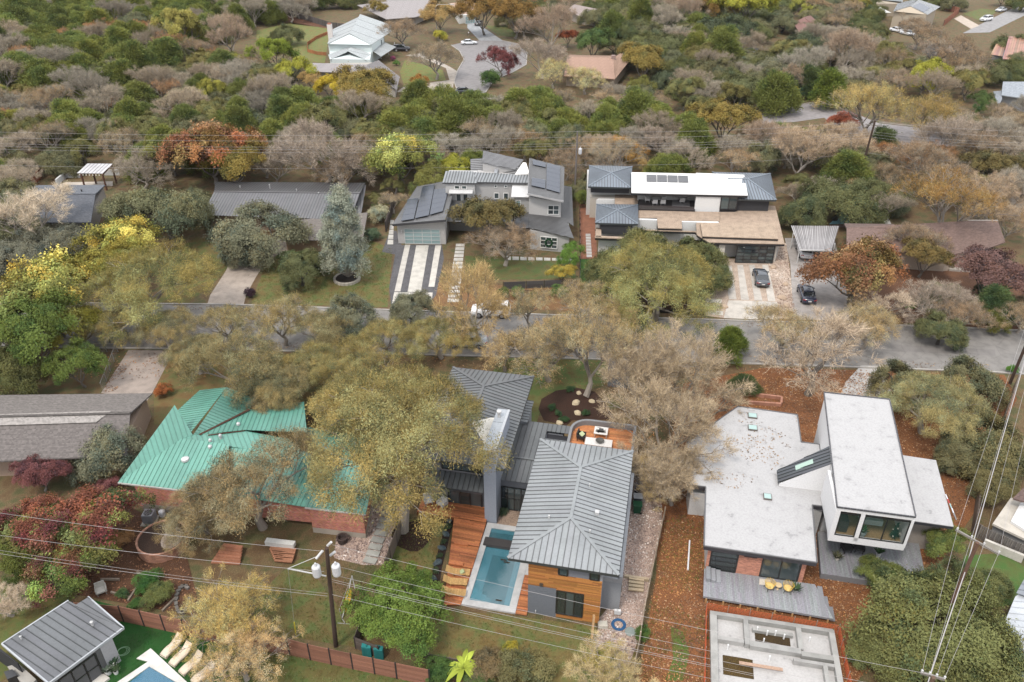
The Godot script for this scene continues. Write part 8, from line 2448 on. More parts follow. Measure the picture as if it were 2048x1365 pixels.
	lathe(cs, ac + V3(0,.955,0), [Vector2(0.38, 0), Vector2(0.36, 0.02), Vector2(0, 0.02)], 18)
	put(cs, "fan_opening", M.metal, o)
	for k in 8:
		cs = S(Color(.35,.36,.38))
		var a := TAU * k / 8
		bar(cs, ac + V3(cos(a) * 0.1, 0.985, sin(a) * 0.1), ac + V3(cos(a) * 0.38, 0.985, sin(a) * 0.38), 0.02, 0.015)
		put(cs, "guard_rib", M.metal, o)
	cs = S(Color(.4,.36,.3))
	bx(cs, ac + V3(-.6,0,-.6), ac + V3(.6,.08,.75))
	put(cs, "base_slab", M.concrete, o)
	o = thing("white_drum", "small white drum beside the grey air conditioning unit", "drum", V3(-30.54,0,-51.22), 0, "", true)
	cs = S(Color(.65,.66,.68))
	lathe(cs, Vector3.ZERO, [Vector2(0.26, 0), Vector2(0.28, 0.5), Vector2(0.2, 0.58), Vector2(0, 0.6)], 14)
	put(cs, "drum", M.plain, o)
	var pv := [["white-rimmed tyre lying on the gravel by the brick house", V3(-13.86,0,-49.16), Color(.6,.58,.54), 0.3, 0.2], ["black watering pot on the gravel by the downpipe", V3(-13.04,0,-49.27), Color(.015,.015,.015), 0.3, 0.5], ["rusty dark barrel half sunk in the gravel bed", V3(-14.24,0,-48.11), Color(.05,.035,.028), 0.5, 0.6]]
	for q in pv:
		o = thing("garden_pot", q[0], "pot", q[1], 0, "", true)
		cs = S(q[2])
		lathe(cs, Vector3.ZERO, [Vector2(q[3] * 0.8, 0), Vector2(q[3], q[4]), Vector2(q[3] * 0.7, q[4]), Vector2(q[3] * 0.6, q[4] * 0.4), Vector2(0, q[4] * 0.35)], 16)
		put(cs, "vessel", M.plain, o)
	o = thing("compost_crate", "weathered square timber crate under the red and green trees", "crate", V3(-35.85,0,-43.55))
	for k in 4:
		for j in 3:
			cs = S(Color(.16,.13,.11) * rng.randf_range(0.8, 1.2))
			var q := [V3(-36.73,0,-43.55), V3(-34.99,0,-42.87), V3(-34.96,0,-43.81), V3(-36.46,0,-44.24)]
			bar(cs, q[k] + V3(0, 0.15 + j * 0.26, 0), q[(k + 1) % 4] + V3(0, 0.15 + j * 0.26, 0), 0.05, 0.22)
			put(cs, "plank", M.wood, o)
	chair("plastic_chair", "pale plastic garden chair standing alone on the bare soil", V3(-32.16,0,-42.73), 30, Color(.5,.48,.44))
	o = thing("raised_bed", "timber edged vegetable bed running down the bare soil", "garden bed", V3(-29.35,0,-42.53))
	for q in [[V3(-29.48,0,-43.89), V3(-29.75,0,-41.87)], [V3(-26.16,0,-42.2), V3(-26.74,0,-40.9)], [V3(-30.21,0,-44.68), V3(-28.19,0,-44.07)], [V3(-31.43,0,-42.7), V3(-29.75,0,-42.2)], [V3(-32.79,0,-43.98), V3(-31.29,0,-43.98)]]:
		cs = S(Color(.25,.2,.16))
		bar(cs, q[0] + V3(0,.1,0), q[1] + V3(0,.1,0), 0.14, 0.2)
		put(cs, "timber", M.wood, o)
	o = thing("stone_ring", "curved ring of grey edging stones on the bare soil by the board fence", "edging", V3(-25.7,0,-42.03))
	for k in 16:
		var a := TAU * k / 18.0
		cs = S(Color(.17,.155,.14) * rng.randf_range(0.8, 1.2))
		obox(cs, Transform3D(Basis(Vector3.UP, -a), V3(-25.57,0,-42.03) + V3(cos(a) * 0.5 + sin(a) * 0.35, 0.1, sin(a) * 1.3)), V3(.24,.2,.34))
		put(cs, "stone", M.concrete, o)
	o = thing("hammock", "yellow hammock on a grey metal stand beside the utility pole", "hammock", V3(-12.83,0,-41.52))
	cs = S(Color(.35,.35,.35))
	bar(cs, V3(-12.88,0,-40.3), V3(-12.49,1.4,-43.22), 0.05, 0.05)
	bar(cs, V3(-12.95,1.2,-40.19), V3(-12.87,0,-40.24), 0.05, 0.05)
	bar(cs, V3(-13.16,0,-39.86), V3(-12.11,0,-39.75), 0.05, 0.05)
	bar(cs, V3(-12.87,0,-40.24), V3(-12.57,0,-39.81), 0.05, 0.05)
	bar(cs, V3(-12.49,1.4,-43.22), V3(-12.26,.6,-42.63), 0.05, 0.05)
	bar(cs, V3(-12.49,1.4,-43.22), V3(-12.95,1.2,-40.19), 0.02, 0.02)
	put(cs, "stand", M.metal, o)
	cs = S(Color(.55,.33,.02))
	cs.set_smooth_group(0)
	slab(cs, [V3(-12.67,.7,-42.66), V3(-12.46,.65,-42.35), V3(-12.38,.6,-41.7), V3(-12.52,.6,-40.91), V3(-12.57,.65,-40.37), V3(-12.76,.6,-40.8), V3(-12.88,.6,-41.59), V3(-12.8,.65,-42.29)], 0.06)
	put(cs, "cloth", M.plain, o)
	for q in [[V3(-10.73,0,-37.2), V3(-10.23,0,-37.05), "left"], [V3(-9.83,0,-37), V3(-9.34,0,-36.85), "right"]]:
		o = thing("storage_box", "teal ribbed storage box behind the board fence, the %s one under the green tree" % q[2], "box", q[0].lerp(q[1], 0.5))
		for k in 4:
			cs = S(Color(.02,.2,.2) * rng.randf_range(0.9, 1.1))
			var m: Vector3 = q[0].lerp(q[1], (k + 0.5) / 4.0)
			bx(cs, m + V3(-.15,0,-.2), m + V3(0.15, 1.0 + 0.02 * (k % 2), 0.2))
			put(cs, "panel", M.plain, o)
	# ---- turf garden
	for q in [[V3(-25.18,0,-36.85), V3(-24.21,0,-38.7), "furthest left of four, beside the pool's corner"], [V3(-24.31,0,-36.15), V3(-23.35,0,-37.83), "second of four beside the pool"], [V3(-23.39,0,-35.46), V3(-22.32,0,-36.97), "third of four beside the pool"], [V3(-22.3,0,-34.73), V3(-21.19,0,-36.12), "nearest the bottom edge of four"]]:
		stone_lounger("pale moulded lounger on the turf, " + q[2], q[0], q[1])
	pot_plant("white round pot with a silvery plant by the pool house step", V3(-28.55,0,-35.54), 0.26, 0.42, Color(.62,.62,.6), Color(.16,.2,.15))
	pot_plant("white tall pot with spiky grass by the pool house wall", V3(-28.25,0,-35.98), 0.22, 0.6, Color(.66,.66,.64), Color(.05,.09,.05))
	pot_plant("small white pot beside the tall one by the pool house", V3(-28.02,0,-35.54), 0.18, 0.35, Color(.66,.66,.64), Color(.08,.12,.06))
	o = thing("garden_hose", "pale green hose loosely coiled on the turf by the pool house", "hose", V3(-28.35,0,-37.37))
	cs = S(Color(.18,.3,.18))
	for k in 3:
		var pts := []
		var rad := []
		for i in 25:
			var a := TAU * i / 24
			pts.append(V3(-28.35,0,-37.37) + V3(cos(a) * (0.3 + k * 0.07) + 0.04 * k, 0.04, sin(a) * (0.3 + k * 0.05)))
			rad.append(0.018)
		tube(cs, pts, rad, 5)
	put(cs, "coil", M.rubber, o)
	# ---- terrace of the tan house
	table("dining_table", "low pale square table among white seats on the roof terrace", V3(21.91,3.62,-114.92), -3, 1.4, 1.2, 0.6, Color(.5,.48,.46))
	table("dining_table", "pale dining table on the rug of the roof terrace", V3(25.96,3.62,-115.7), -3, 2.0, 1.0, 0.72, Color(.55,.53,.5))
	var cc := 0
	for q in [V3(20.69,3.62,-115.7), V3(20.51,3.62,-114.15), V3(21.46,3.62,-112.99), V3(22.66,3.62,-112.99), V3(23.11,3.62,-114.82)]:
		chair("terrace_chair", "white cushioned lounge seat on the roof terrace, " + ["far left", "left", "front left", "front right", "right"][cc] + " of the low table", q, [90, 90, 180, 180, -90][cc], Color(.62,.61,.6), "white lounge seats of the roof terrace")
		cc += 1
	cc = 0
	for q in [V3(24.97,3.62,-115.96), V3(24.91,3.62,-114.82), V3(25.67,3.62,-113.65), V3(26.94,3.62,-114.92), V3(27.13,3.62,-115.96)]:
		chair("terrace_chair", "pale dining chair on the roof terrace, " + ["far left", "left", "front", "right", "far right"][cc] + " of the dining table", q, [90, 90, 180, -90, -90][cc], Color(.5,.49,.48), "dining chairs of the roof terrace")
		cc += 1
	o = thing("outdoor_rug", "pale grey rug under the dining table of the roof terrace", "rug", V3(25.74,3.6,-114.46))
	cs = S(Color(.22,.21,.21))
	slab(cs, [V3(24.71,3.62,-116.21), V3(27.4,3.62,-116.05), V3(26.62,3.62,-112.18), V3(23.98,3.62,-112.48)], 0.015)
	put(cs, "rug", M.plain, o)
	for q in [[V3(36.11,0,-99.17), "rust-coloured boulder beside the glass garage door's pillar", 0.5], [V3(36.44,0,-94.2), "pale boulder on the pebble yard beside the dark sports car", 0.42], [V3(34.84,0,-90.4), "large pale boulder low on the pebble yard", 0.55], [V3(26.79,0,-88.06), "tan boulder by the stepping slabs of the flat-roofed house", 0.5], [V3(34.83,0,-88.38), "pale boulder at the pebble yard's kerb corner", 0.5]]:
		boulder(q[1], q[0], q[2], Color(.5,.38,.28), "boulders of the pebble yard")
	# ---- low plants
	shrub(V3(-28.74,0,-43.38), 0.95, Color(.07,.15,.04), "bright green leafy clump in the vegetable bed")
	shrub(V3(-27.36,0,-42.03), 1.0, Color(.15,.17,.06), "yellowish bush by the board fence in the vegetable bed")
	shrub(V3(-30.35,0,-42.36), 0.5, Color(.08,.13,.05), "small green clump between the vegetable bed's timbers")
	shrub(V3(-28.92,0,-41.46), 0.5, Color(.07,.14,.04), "low green clump along the board fence's end panel")
	shrub(V3(-32.85,0,-47.72), 1.1, Color(.3,.17,.08), "rusty shrub on the bare soil left of the brick planter")
	shrub(V3(-30.28,0,-48.5), 0.9, Color(.06,.13,.04), "prickly green plant growing in the round brick planter", 0.7)
	shrub(V3(-1.74,0,-35.63), 1.2, Color(.2,.15,.08), "dry vine covered hedge at the bottom edge right of the banana plant")
	shrub(V3(0,0,-35.41), 1.3, Color(.16,.15,.07), "tangled vine hedge in the middle of the bottom edge")
	shrub(V3(1.74,0,-35.19), 1.3, Color(.2,.18,.08), "yellowish vine hedge left of the yellow-leaved small tree")
	shrub(V3(-5.01,0,-35.3), 1.1, Color(.08,.14,.04), "dark green hedge left of the banana plant at the bottom edge")
	shrub(V3(-2.59,0,-34.98), 1.0, Color(.1,.15,.05), "green hedge right of the banana plant at the bottom edge")
	shrub(V3(-.14,0,-36.35), 0.5, Color(.05,.06,.04), "small dark bush on the pool garden lawn by the fence")
	shrub(V3(-.1,0,-37.38), 0.55, Color(.4,.33,.05), "small yellow sapling on the pool garden lawn")
	shrub(V3(14.46,0,-38.5), 0.1, Color(.1,.15,.05), "weed tuft by the orange mesh fence")
	shrub(V3(9.62,0,-38.62), 0.6, Color(.09,.15,.04), "green weed at the side fence in the leaf covered yard")
	shrub(V3(-.74,0,-51.43), 0.4, Color(.1,.14,.08), "lone grassy plant in the gravel court under the link windows")
	for k in 9:
		shrub(V3(-5.43,0,-50.43).lerp(V3(-6.24,0,-44.08), k / 8.0), rng.randf_range(0.2, 0.34), [Color(.14,.18,.2), Color(.07,.1,.05)][k % 2], ["blue-green low plant", "green low plant"][k % 2] + " in the dark planting strip, " + ["first", "second", "third", "fourth", "fifth", "sixth", "seventh", "eighth", "ninth"][k] + " from the house", 1.0, "low plants of the planting strip")
	for q in [[V3(4.72,0,-65.6), "left"], [V3(5.3,0,-64.58), "near"], [V3(6.25,0,-69.94), "far"], [V3(4.13,0,-66.65), "leftmost"], [V3(7.56,0,-65.6), "right"]]:
		shrub(q[0], 0.42, Color(.06,.11,.05), "young green shrub in the %s part of the street side mulch bed" % q[1], 1.0, "young shrubs of the mulch bed")
	shrub(V3(6.23,0,-91.18), 1.1, Color(.1,.17,.05), "feathery green shrub at the slatted fence's right end")
	shrub(V3(.74,0,-90.82), 1.0, Color(.12,.17,.06), "green grassy shrub before the rusty steel edge")
	shrub(V3(2.61,0,-90.12), 0.8, Color(.16,.17,.07), "olive grassy shrub beside the green one before the rusty steel edge")
	shrub(V3(-1.14,0,-91.18), 0.8, Color(.12,.15,.05), "green shrub behind the white sport utility car's roof")
	shrub(V3(-20.58,0,-114.95), 1.7, Color(.42,.4,.26), "cream-flowering bush at the board fence by the garage wing")
	shrub(V3(-20.6,0,-108.18), 1.2, Color(.1,.14,.08), "dark green bush below the cream-flowering one")
	shrub(V3(-33.87,0,-90.85), 0.8, Color(.05,.03,.04), "dark purple low bush beside the curved driveway")
	shrub(V3(-30.15,0,-99.17), 1.9, Color(.09,.12,.05), "rounded green bush behind the curved driveway's oak")
	shrub(V3(-26.86,0,-98.13), 1.5, Color(.1,.125,.055), "rounded green bush beside the stone planter")
	shrub(V3(-36.99,0,-69.03), 0.9, Color(.36,.13,.05), "orange bush at the corner of the brown shingle roof")
	shrub(V3(-32,0,-222.36), 0.8, Color(.3,.08,.14), "pink flowering bush by the pale blue house's porch")
	shrub(V3(-30.37,0,-216.57), 0.9, Color(.12,.22,.05), "bright green round bush below the pale blue house's porch")
	shrub(V3(-21.36,0,-248.52), 2.2, Color(.4,.36,.06), "yellow bush at the head of the cul-de-sac")
	shrub(V3(-5.19,0,-195.04), 2.6, Color(.08,.13,.035), "dark green bush at the cul-de-sac's lower kerb")
	shrub(V3(50.01,0,-87.99), 0.7, Color(.12,.28,.05), "bright lime plant by the pale bare tree at the street")
	shrub(V3(52.04,0,-89.43), 0.6, Color(.1,.22,.05), "lime plant beside the white stone at the brown house's garden")
	shrub(V3(60.88,0,-91.58), 0.9, Color(.03,.06,.03), "very dark shrub below the maroon tree")
	shrub(V3(73.9,0,-191.93), 2.0, Color(.1,.2,.04), "bright green sprawling bush on the side street's bank")
	shrub(V3(67.15,0,-184.54), 1.8, Color(.09,.13,.07), "grey-green agave clump on the side street's bank")
	shrub(V3(63.7,0,-187.43), 1.4, Color(.4,.3,.05), "golden shrub beside the dark gate")
	shrub(V3(67.93,0,-163.26), 3.0, Color(.3,.09,.05), "red-leaved shrub row at the side street's near kerb", 0.7)
	shrub(V3(55.39,0,-73.42), 0.6, Color(.1,.22,.04), "green weed at the foot of the right edge pole")
	banana(V3(-3.37,0,-35.3))

func dtw(p: Vector3) -> Vector3:
	return Transform3D(Basis(Vector3.UP, deg_to_rad(-11.0)), V3(25,0,-50)) * p

func shrub(at: Vector3, R: float, tint: Color, label: String, squash := 1.0, group := "") -> void:
	tree("shrub", at, R, tint, label, group, "shrub", "shrub", squash)

func banana(at: Vector3) -> void:
	var o := thing("banana_plant", "banana plant with long yellow-green leaves at the bottom edge", "plant", at, 0, "", true)
	for k in 11:
		var st := S(Color(.34,.4,.06) * rng.randf_range(0.7, 1.3))
		var a := k * 2.4
		var d := V3(cos(a), 0, sin(a))
		var s := V3(-sin(a), 0, cos(a))
		var l := rng.randf_range(1.1, 1.9)
		var p0 := V3(0,1,0)
		for j in 6:
			var f := j / 6.0
			var g := (j + 1) / 6.0
			var p := p0 + d * l * f + V3(0, 1.2 * f - 1.5 * f * f, 0)
			var q := p0 + d * l * g + V3(0, 1.2 * g - 1.5 * g * g, 0)
			var w0 := 0.2 * sin(PI * minf(1.0, f + 0.08))
			var w1 := 0.2 * sin(PI * minf(0.97, g + 0.05))
			for e in [-1.0, 1.0]:
				quad(st, p, p + s * w0 * e + V3(0,.05,0), q + s * w1 * e + V3(0,.05,0), q)
		put(st, "leaf", M.leaf, o)
	var st := S(Color(.16,.14,.06))
	tube(st, [V3(0,0,0), V3(.05,1.1,0)], [0.16, 0.1], 8)
	put(st, "stem", M.bark, o)

# ---------------------------------------------------------------- the woods that fill the ravine and the gaps
func scatter(area: Array, spacing: float, mix: Array, sd: int, r0: float, r1: float, group: String, where: String) -> void:
	var r := RandomNumberGenerator.new()
	r.seed = sd
	var poly := PackedVector2Array()
	var lo := Vector2(1e9, 1e9)
	var hi := -lo
	for p in area:
		var q := Vector2(p.x, p.z)
		poly.append(q)
		lo = lo.min(q)
		hi = hi.max(q)
	var x := lo.x
	var rows := int((hi.y - lo.y) / spacing) + 1
	var cols := int((hi.x - lo.x) / spacing) + 1
	for j in rows:
		for i in cols:
			var p := lo + Vector2((i + 0.5 * (j % 2)) * spacing, j * spacing) + Vector2(r.randf_range(-0.35, 0.35), r.randf_range(-0.35, 0.35)) * spacing
			var pick: Array = mix[r.randi() % mix.size()]
			var R := r.randf_range(r0, r1)
			if not Geometry2D.is_point_in_polygon(p, poly):
				continue
			var ok := true
			for s in [V3(94.48,0,-270.58), V3(64.26,0,-235.89), V3(138.87,0,-298.06), V3(147,0,-244.96), V3(120.86,0,-196.62), V3(19.83,0,-215.63), V3(-44.75,0,-257.2), V3(-40.24,0,-213.77), V3(-102.39,0,-240.35), V3(-73.37,0,-133.69)]:
				if p.distance_to(Vector2(s.x, s.z + 4.0)) < 9.0:
					ok = false
			for s in tree_spots:
				if p.distance_to(s[0]) < (s[1] + R) * 0.44:
					ok = false
					break
			if not ok:
				continue
			var t: Color = pick[1]
			var v := r.randf_range(0.82, 1.2)
			var w := r.randf_range(0.94, 1.07)
			var q := (p - lo) / (hi - lo)
			var say: String = ["small ", "", "large "][clampi(int((R - r0) / (r1 - r0) * 3), 0, 2)] + ["darker ", "", "lighter "][clampi(int((v - 0.82) / 0.38 * 3), 0, 2)] + pick[2] + ", " + ["back ", "", "front "][clampi(int(q.y * 3), 0, 2)] + ["left", "middle left", "middle", "middle right", "right"][clampi(int(q.x * 5), 0, 4)] + ", "
			tree(pick[0], V3(p.x, 0, p.y), R * pick[3], Color(t.r * v * w, t.g * v, t.b * v * (2 - w)), say + where, pick[2] + "s " + where, "", "tree", r.randf_range(0.85, 1.15))

func woodland() -> void:
	var jun := ["juniper", Color(.21,.235,.065), "green juniper", 1.0]
	var jud := ["juniper", Color(.15,.175,.055), "dark juniper", 1.0]
	var oak := ["oak", Color(.14,.155,.065), "dark green oak", 1.05]
	var oks := ["oak", Color(.18,.18,.1), "grey-green oak", 1.05]
	var bgr := ["bare", Color(.94,.94,.87), "grey bare tree", 1.05]
	var bbr := ["thin", Color(1.15,.95,.65), "brown thinning tree", 1.0]
	var bru := ["thin", Color(1.25,.75,.4), "rust-brown thinning tree", 0.8]
	var ylw := ["leafy", Color(.28,.27,.06), "yellow-green tree", 0.75]
	var olv := ["leafy", Color(.2,.19,.075), "olive-green tree", 0.85]
	var wsp := ["wisp", Color(1.15,1.1,1), "pale twiggy tree", 1.0]
	scatter([V3(-190.82,4,-306.47), V3(-96.65,4,-306.47), V3(-86.84,4,-242.5), V3(-84.16,4,-200.05), V3(-85.04,4,-181.27), V3(-122.06,4,-185.67)], 5.6, [jun, jun, jun, jud, jun, jun, bgr, oks, jun, bru], 501, 3.6, 5.0, "", "on the top left hillside")
	scatter([V3(-120.79,4,-183.45), V3(-85.93,4,-183.45), V3(-78.51,4,-216.5), V3(-56.27,4,-200.05), V3(-43.62,4,-165.34), V3(-73.78,4,-163.52), V3(-104.53,4,-154.89)], 5.8, [bgr, bbr, bgr, bbr, oks, bru, jud, ylw, olv], 502, 3.6, 4.8, "", "in the leafless belt below the hillside")
	scatter([V3(-107.43,4,-159.97), V3(-66.88,4,-167.2), V3(-1.5,4,-172.99), V3(30.61,4,-159.97), V3(37.21,4,-148.53), V3(-4.12,4,-147.92), V3(-43.45,4,-147.92), V3(-98.36,4,-144.04)], 5.6, [jun, jun, jun, jud, jun, bgr, oks, jun, olv], 503, 3.2, 4.4, "", "in the green belt along the ravine")
	scatter([V3(-100.05,4,-147.01), V3(-57.25,4,-150.08), V3(-30.98,4,-151.65), V3(12.05,4,-151.65), V3(18.94,4,-129.36), V3(-10.55,4,-131.84), V3(-24.9,4,-125.78), V3(-63.87,4,-126.95), V3(-73.24,4,-129.36), V3(-83.55,4,-118.02)], 5.6, [bgr, olv, bbr, bgr, jun, oks, wsp, bbr, bgr, olv], 504, 3.0, 4.2, "", "under the far wires behind the north row")
	scatter([V3(12.05,4,-151.65), V3(40.13,4,-153.26), V3(64.28,4,-145.51), V3(57,4,-125.78), V3(43.9,4,-125.78), V3(45.27,4,-130.59), V3(13.32,4,-132.34)], 5.0, [bgr, bbr, wsp, oks, jun, olv, bgr], 505, 2.8, 4.0, "", "behind the flat-roofed house")
	scatter([V3(26.67,4,-293.79), V3(95.05,4,-293.79), V3(75.07,4,-235.5), V3(74.7,4,-200.05), V3(56.75,4,-171.02), V3(41.77,4,-165.34), V3(31.18,4,-163.52), V3(33,4,-205.28), V3(25.3,4,-242.5)], 7.0, [oak, oak, oks, oak, bgr, olv, jun, oks], 506, 4.0, 5.4, "", "on the slope above the side street")
	scatter([V3(87.12,4,-242.5), V3(101.77,4,-232.13), V3(98.51,4,-210.76), V3(118.82,4,-210.76), V3(100.08,4,-172.99), V3(81.09,4,-179.14), V3(71.5,4,-190.26)], 6.5, [bbr, bgr, oks, wsp, olv], 507, 3.6, 4.8, "", "below the tan house")
	scatter([V3(63.21,4,-142.59), V3(99.38,4,-145.51), V3(77.07,4,-106.39), V3(68.86,4,-110.06), V3(59.59,4,-118.02), V3(58.64,4,-125.78)], 5.6, [bgr, bbr, wsp, olv, oks, bru], 508, 3.0, 4.4, "", "right of the leaning far pole")
	scatter([V3(-114.42,4,-306.47), V3(-61.12,4,-306.47), V3(-64.63,4,-288.79), V3(-81.07,4,-257.68), V3(-86.84,4,-242.5)], 6.5, [jud, bgr, jun, bgr, oks], 509, 3.6, 5.0, "", "along the dark fence at the top edge")
	scatter([V3(-70,4,-306.47), V3(27.72,4,-306.47), V3(26.26,4,-288.79), V3(9.01,4,-274.67), V3(2.3,4,-242.5), V3(-2.25,4,-274.67), V3(-14.73,4,-302.14), V3(-43.35,4,-306.47), V3(-65.65,4,-293.79)], 7.5, [oak, bbr, bru, ylw, oks], 510, 3.8, 5.0, "", "at the top edge round the cul-de-sac")
	scatter([V3(95.23,4,-306.47), V3(191.18,4,-306.47), V3(189.93,4,-304.29), V3(177.11,4,-293.79), V3(167.79,4,-298.96), V3(149.76,4,-293.79), V3(91.63,4,-293.79)], 8.0, [oak, oks, bbr, ylw], 511, 4.0, 5.2, "", "beyond the top right houses")
	scatter([V3(-59.94,4,-179.14), V3(-45.62,4,-179.14), V3(-39.5,4,-165.34), V3(-52.34,4,-167.2)], 5.5, [bbr, bgr, oks], 512, 3.0, 4.0, "", "left of the long brown metal roof")
	scatter([V3(1.71,4,-172.99), V3(33.04,4,-175), V3(29.61,4,-159.97), V3(3.77,4,-169.09)], 5.0, [jun, bgr, oks, bbr, ylw], 513, 2.8, 3.8, "", "below the tan-roofed house")
	scatter([V3(127.09,4,-219.47), V3(146.91,4,-228.85), V3(130.48,4,-200.05), V3(119.7,4,-202.64)], 7.0, [oak, oks], 514, 4.0, 5.0, "", "right of the top right street")
	scatter([V3(-83.55,4,-118.02), V3(-78.36,4,-124.62), V3(-72.68,4,-128.15), V3(-70.8,4,-122.36), V3(-73.65,4,-113.93), V3(-66.94,4,-99.61), V3(-69.58,4,-93.48)], 6.0, [bgr, oks, oks, bbr], 515, 3.4, 4.6, "", "left of the dark shingle roof")
	scatter([V3(47.98,4,-87.91), V3(68.08,4,-90.63), V3(60.97,4,-78.16), V3(54.17,4,-78.16), V3(45.89,4,-82.82)], 4.5, [bbr, oks, bgr], 516, 2.0, 3.0, "", "in the brown house's front garden")
	scatter([V3(-63.51,4,-82.82), V3(-56.32,4,-78.16), V3(-43.09,4,-69.91), V3(-42.81,4,-63.68), V3(-52.14,4,-62.85)], 5.0, [oks, ylw, oak], 517, 2.4, 3.4, "", "at the left edge before the brown shingle roof")
	scatter([V3(37.3,0,-46.1), V3(40.06,0,-45.2), V3(37.95,0,-41.8), V3(35.65,0,-40.47), V3(32.44,0,-40.47), V3(32.86,0,-43.89)], 3.2, [oak, oks, oak], 518, 1.6, 2.4, "", "in the lower right garden")
	scatter([V3(91.63,4,-293.79), V3(125.55,4,-288.79), V3(100.28,4,-235.5), V3(90,4,-242.5)], 7.0, [oak, oks, bbr, ylw], 519, 3.4, 4.6, "", "round the tan house")
	scatter([V3(89.27,4,-163.52), V3(109.65,4,-163.52), V3(97.72,4,-142.59), V3(78.39,4,-144.04)], 5.6, [bgr, bbr, oks, wsp], 520, 3.0, 4.0, "", "below the blue-grey house")
	scatter([V3(44.5,4,-129.36), V3(64.37,4,-125.78), V3(58.68,4,-113.93), V3(41.58,4,-114.93)], 4.4, [bgr, oks, bbr, olv], 521, 2.2, 3.2, "", "behind the light blue pool")
	scatter([V3(-24.08,4,-125.78), V3(-18.35,4,-125.78), V3(-17.7,4,-113.93), V3(-21.85,4,-113.93)], 4.4, [bbr, olv], 522, 1.8, 2.4, "", "beside the metal roof's right end")
	scatter([V3(11.58,4,-131.84), V3(13.7,4,-131.84), V3(12.14,4,-118.02), V3(10.97,4,-118.02)], 3.6, [jun, oks], 523, 1.6, 2.2, "", "between the two modern houses")

